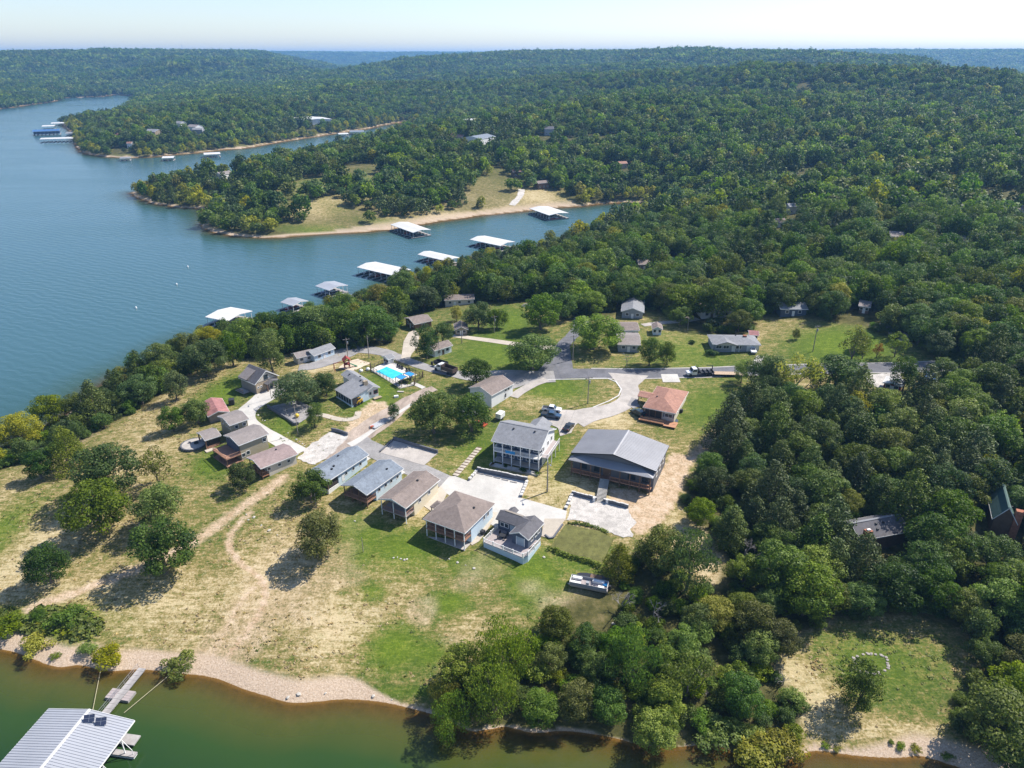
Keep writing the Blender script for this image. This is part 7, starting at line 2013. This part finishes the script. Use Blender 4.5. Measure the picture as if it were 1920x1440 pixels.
for i in range(14): share('plank', tm_, t, (0, -3.6 + i * .54, .72))
MB().box(0, 0, .58, 2.3, 7.8, .16).build('frame', M_dark, t); MB().prism([(-3.9, .62), (-3.9, .72), (-6.2, .1), (-6.2, 0)], 'x', -1.1, 1.1).build('ramp', M_stone, t); wheels(t, (-.6, .4), 1.15, .38); MB().tube((0, 3.8, .6), (0, 5.4, .6), .08).build('tongue', M_dark, t)
# compact loader
p = g(672, 757); t = thing('skid_loader', 'yellow skid loader working beside the chimney', 'loader', (p[0], p[1], H(*p) + .05), heading((681, 752), (664, 762)))
M_cat = paint('yellow_machine_paint', (.60, .36, .02))
MB().prism([(-1.3, .4), (.8, .4), (.8, 1.0), (-.3, 1.2), (-1.3, 1.4)], 'x', -.65, .65).build('body', M_cat, t, bevel=.06)
MB().box(0, -.1, 1.65, 1.0, 1.1, .9).build('cab', M_dark, t); MB().box(0, -.1, 2.13, 1.1, 1.25, .08).build('cab_roof', M_cat, t)
for s in (-1, 1): MB().tube((s * .78, -1.2, 1.5), (s * .78, .8, 1.3), .12, n=4).tube((s * .78, .8, 1.3), (s * .7, 1.5, .5), .12, n=4).build('lift_arm', M_cat, t)
MB().prism([(1.3, .1), (2.1, .1), (1.5, .75), (1.3, .75)], 'x', -.95, .95).build('bucket', M_dark, t); wheels(t, (-.8, .4), .82, .42, .3)
p = g(900, 796); t = thing('garden_tractor', 'small orange-red tractor under the right big tree', 'tractor', (p[0], p[1], H(*p)), 1.0)
M_or = paint('orange_red_paint', (.42, .08, .03))
MB().prism([(-.2, .55), (1.4, .55), (1.4, 1.1), (-.2, 1.2)], 'x', -.4, .4).build('hood', M_or, t, bevel=.06); MB().box(0, -.9, .75, .8, 1.2, .3).build('body', M_or, t); MB().box(0, -.9, 1.15, .5, .5, .5).build('seat', M_dark, t); MB().box(0, -1.5, .3, 2.0, 1.0, .35).build('mower_deck', M_or, t)
wheels(t, (-.9,), .75, .6, .3); wheels(t, (1.1,), .6, .35, .2)
p = g(938, 785); t = thing('cargo_trailer', 'small white box trailer standing beside the slate blue house', 'trailer', (p[0], p[1], H(*p) + .05), -.5)
MB().box(0, 0, 1.25, 1.7, 2.6, 1.5).build('box', M_white, t, bevel=.05); MB().box(0, 0, .45, 1.4, 2.8, .12).build('frame', M_dark, t); wheels(t, (-.2,), .9, .32, .2); MB().tube((0, 1.3, .45), (0, 2.5, .45), .06).build('tongue', M_dark, t)
car('parked_car', 'white car half hidden under the two big trees', (872, 782), (885, 779), paint('white_car_paint', (.72, .72, .72)), 'suv', 4.8)
# pontoon boat on the grass and the dark boat behind it
p = g(1104, 1102); hd = heading((1132, 1108), (1076, 1096)); t = thing('pontoon_boat', 'white and grey pontoon boat parked on the grass below the hedge', 'boat', (p[0], p[1], H(*p) + .35), hd)
L = 8.0
MB().box(0, 0, .62, 2.5, L, .14).build('boat_deck', M_deck_gr, t)
for s in (-1, 1):
    MB().tube((s * .85, -L / 2, .25), (s * .85, L / 2 - .5, .25), .32, n=10).tube((s * .85, L / 2 - .5, .25), (s * .85, L / 2 + .3, .45), .32, .06, 10).build('pontoon', M_steel, t)
    MB().box(s * 1.22, 0, 1.0, .06, L - .4, .65).build('side_panel', M_greyw, t)
MB().box(0, L / 2 - .15, 1.0, 2.4, .06, .65).build('side_panel', M_white, t); MB().box(0, -L / 2 + .15, 1.0, 2.4, .06, .65).build('side_panel', M_white, t)
for x_, y_, sx, sy in ((-.8, 2.6, .7, 2.0), (.8, 2.6, .7, 2.0), (.8, -1.8, .7, 2.4), (-.8, -2.6, .7, 1.2)): MB().box(x_, y_, .95, sx, sy, .5).build('bench_seat', M_white, t)
MB().box(-.6, .2, 1.15, .7, .6, .9).build('console', M_greyw, t); MB().box(.5, -3.2, .85, .8, .9, .3).build('tarp', S_blue, t); MB().box(0, -L / 2 - .3, .8, .45, .5, .9).build('outboard', M_dark, t)
for s in (-1, 1): MB().tube((s * 1.2, -.8, 1.3), (s * 1.1, -.2, 2.6), .035, n=4).build('bimini_frame', M_steel, t)
p = g(1112, 1087); t = thing('fishing_boat', 'dark narrow boat lying behind the pontoon boat', 'boat', (p[0], p[1], H(*p) + .1), hd)
hull_mb(7.0, 1.7, .7).build('hull', BOATC[3], t); MB().box(0, -.6, .75, 1.1, 2.4, .2).build('seats', M_brownw, t)
# odds and ends
p = g(557, 783); o = MB().lathe([(.1, 0), (.55, .2), (.7, .6), (.55, 1.0), (.1, 1.2)], 12, (p[0], p[1], H(*p) + .1)).build('float_ball', paint('yellow_plastic', (.65, .45, .02)), smooth=True); tag(o, 'round yellow float on the grey gravel lot', 'float')
p = g(435, 758); o = MB().box(p[0], p[1], H(*p) + .9, 1.6, 1.9, 1.8, .3).build('storage_box', M_dark, bevel=.1); tag(o, 'black storage box beside the rust-red pavilion', 'box')
p = g(743, 745); o = MB().box(p[0], p[1], H(*p) + .3, 1.3, .8, .6, .3).build('chest', M_white, bevel=.05); tag(o, 'white chest on the lawn below the pool', 'box')
p = g(751, 735); o = MB().box(p[0], p[1], H(*p) + .15, 2.0, .7, .15, -.1).build('plank_bench', M_conc_old, bevel=.03); tag(o, 'pale plank bench on the lawn below the pool', 'bench')
for lb, a, b in (('left', 677, 697), ('right', 690, 694)):
    p = g(a, b); o = MB().lathe([(.6, 0), (.7, .4), (.5, .8), (.1, .95)], 12, (p[0], p[1], H(*p))).build('propane_tank', M_white, smooth=True); tag(o, lb + ' of two rounded white tanks outside the pool fence', 'tank', 'white tanks by the pool fence')
p = g(712, 783 + 12); t = thing('pipe_stack', 'bundle of grey pipes lying at the edge of the dirt lane', 'pipes', (p[0], p[1], H(*p)), heading((700, 800), (728, 783)))
pm = MB().tube((0, -3, .2), (0, 3, .2), .18, n=8).mesh('pipe'); pm.materials.append(M_steel)
for i in range(6): share('pipe', pm, t, (-1.0 + i * .4, 0, 0))
p = g(698, 803); o = MB().box(p[0], p[1], H(*p) + .4, .9, .5, .7, .5).build('barrier', paint('orange_barrier', (.6, .12, .03))); tag(o, 'small orange barrier on the kerb strip', 'barrier')
# boulders and pale stones lying about
stone_m = mat('pale_boulder', (.46, .43, .38), .9, .15, 2)
def rock_mesh(seed):
    r = np.random.default_rng(seed); bm = bmesh.new(); bmesh.ops.create_icosphere(bm, subdivisions=1, radius=1)
    for v in bm.verts: v.co *= .75 + .5 * r.random(); v.co.z *= .55
    me = bpy.data.meshes.new('boulder'); bm.to_mesh(me); bm.free(); me.materials.append(stone_m); return me
RK = [rock_mesh(i) for i in range(4)]
RP = [('on the slope left of the hip-roofed cottage', [(738, 1046), (745, 1045), (751, 1048), (758, 1050), (763, 1049)]), ('below the hip-roofed cottage', [(842, 1048), (858, 1055), (873, 1060), (889, 1066)]),
      ('on the drive bank', [(478, 775), (484, 779), (492, 788), (497, 789), (540, 812), (556, 824), (562, 828), (567, 832), (571, 836)]), ('at the edge of the dirt yard', [(1020, 1045), (1150, 1170)]),
      ('beside the dirt track', [(462, 965), (466, 975), (476, 970), (490, 985), (505, 995), (520, 1003), (665, 977)]), ('on the gravel beach', [(540, 1308), (560, 1302), (610, 1300), (700, 1305), (735, 1312)])]
nrk = 0
for where, lst in RP:
    for j, (a, b) in enumerate(lst):
        q = g(a, b); o = bpy.data.objects.new('boulder', RK[nrk % 4]); COL.objects.link(o); s = random.uniform(.2, .48)
        o.location = (q[0], q[1], H(*q) + .1 * s); o.scale = (s, s * .8, s); o.rotation_euler = (0, 0, random.uniform(0, 6))
        tag(o, '%s pale stone %s, %s from the left' % ('bigger' if s > .34 else 'small', where, ['first', 'second', 'third', 'fourth', 'fifth', 'sixth', 'seventh', 'eighth', 'ninth'][j]), 'stone', 'pale stones ' + where); nrk += 1
# ring of stones in the lower right glade
q = g(1633, 1244); t = thing('stone_ring', 'oval ring of pale stones behind the lone tree in the lower right glade', 'stones', (q[0], q[1], H(*q)), .2)
RG = []
for q_ in range(3):
    m_ = rock_mesh(20 + q_); m_.materials.clear(); m_.materials.append(mat('grey_ring_stone', (.34, .31, .28), .9, .25, 2)); RG.append(m_)
for i in range(22):
    a = i * .2856; share('stone', RG[i % 3], t, (3.4 * math.cos(a) + .3 * math.sin(5 * a), 2.0 * math.sin(a), gz(t, 3.4 * math.cos(a), 2.0 * math.sin(a)) + .02), i, (.3 + .1 * (i % 3), .32, .3))

# ------------------------------------------------------------------ rough growth on the fields and banks
def tuft(seed, m, nleaf=34, leaf=.3):
    r = np.random.default_rng(seed)
    C = r.normal(size=(5, 3)) * np.array([.4, .4, .08]) + np.array([0, 0, .12]); V, t = leaf_cloud(seed, C, np.full(5, .42), nleaf, leaf, squash=.6)
    return bpy.data.objects.new('tuft', cloud_mesh('tuft', V, t, m))
M_straw = leaf_mat('straw', (.20, .155, .06), (.42, .34, .16), .02, .1); M_weed = leaf_mat('weed', (.075, .105, .018), (.19, .22, .035), .03, .2); M_weed2 = leaf_mat('grass_blade', (.05, .085, .014), (.11, .15, .03), .03, .2)
tuft_col = put([tuft(1, M_straw), tuft(2, M_straw), tuft(3, M_weed), tuft(4, M_weed2), tuft(5, M_weed2)])
def scatter_growth():
    n = 60000
    rr_ = 60 + 260 * rng.random(n) ** .7; th = (rng.random(n) * 2 - 1) * R(50)
    X, Y = rr_ * np.sin(th), rr_ * np.cos(th)
    sd = SDv(X, Y)
    k = (sd > 4.5) & in_poly(X, Y, VILLAGE) | (sd > 4.5) & in_poly(X, Y, GLADE)
    dryv = lookup(dry, X, Y); dirtv = lookup(m_dirt, X, Y); lv = lookup(lush, X, Y)
    patch = fbm(X, Y, 12, 3, 61)
    k &= (rng.random(n) < np.clip((patch - .30) * 2, 0, 1) * (1 - dirtv)) & (lv < .55)
    mown = (Y > 128) & (X > -45) & (X < 130)
    k &= ~mown
    for (a, b, r) in FOREST_BARE: k &= (X - a) ** 2 + (Y - b) ** 2 > r * r
    X, Y = X[k], Y[k]; dv = dryv[k]
    V = np.where(rng.random(len(X)) < sstep(.25, .6, dv), rng.integers(0, 2, len(X)), 2 + rng.integers(0, 3, len(X)))
    S = .22 + .36 * rng.random(len(X))
    gn_forest('rough_grass', X, Y, Hv(X, Y), S, S * .55, V, tuft_col, 'rough dry grass tufts over the open field')
    n = 5200
    P = np.array(WEEDS); lo, hi = P.min(0), P.max(0)
    X = lo[0] + (hi[0] - lo[0]) * rng.random(n); Y = lo[1] + (hi[1] - lo[1]) * rng.random(n)
    k = in_poly(X, Y, WEEDS) & (SDv(X, Y) > 4.5) & (rng.random(n) < np.clip((fbm(X, Y, 7, 3, 62) - .4) * 5, 0, 1)); X, Y = X[k], Y[k]
    S = .6 + .9 * rng.random(len(X)); gn_forest('weeds', X, Y, Hv(X, Y), S, S * 1.1, 2 + rng.integers(0, 3, len(X)), tuft_col, 'green and yellow weeds on the left shore bank')
scatter_growth()
grow_woods()
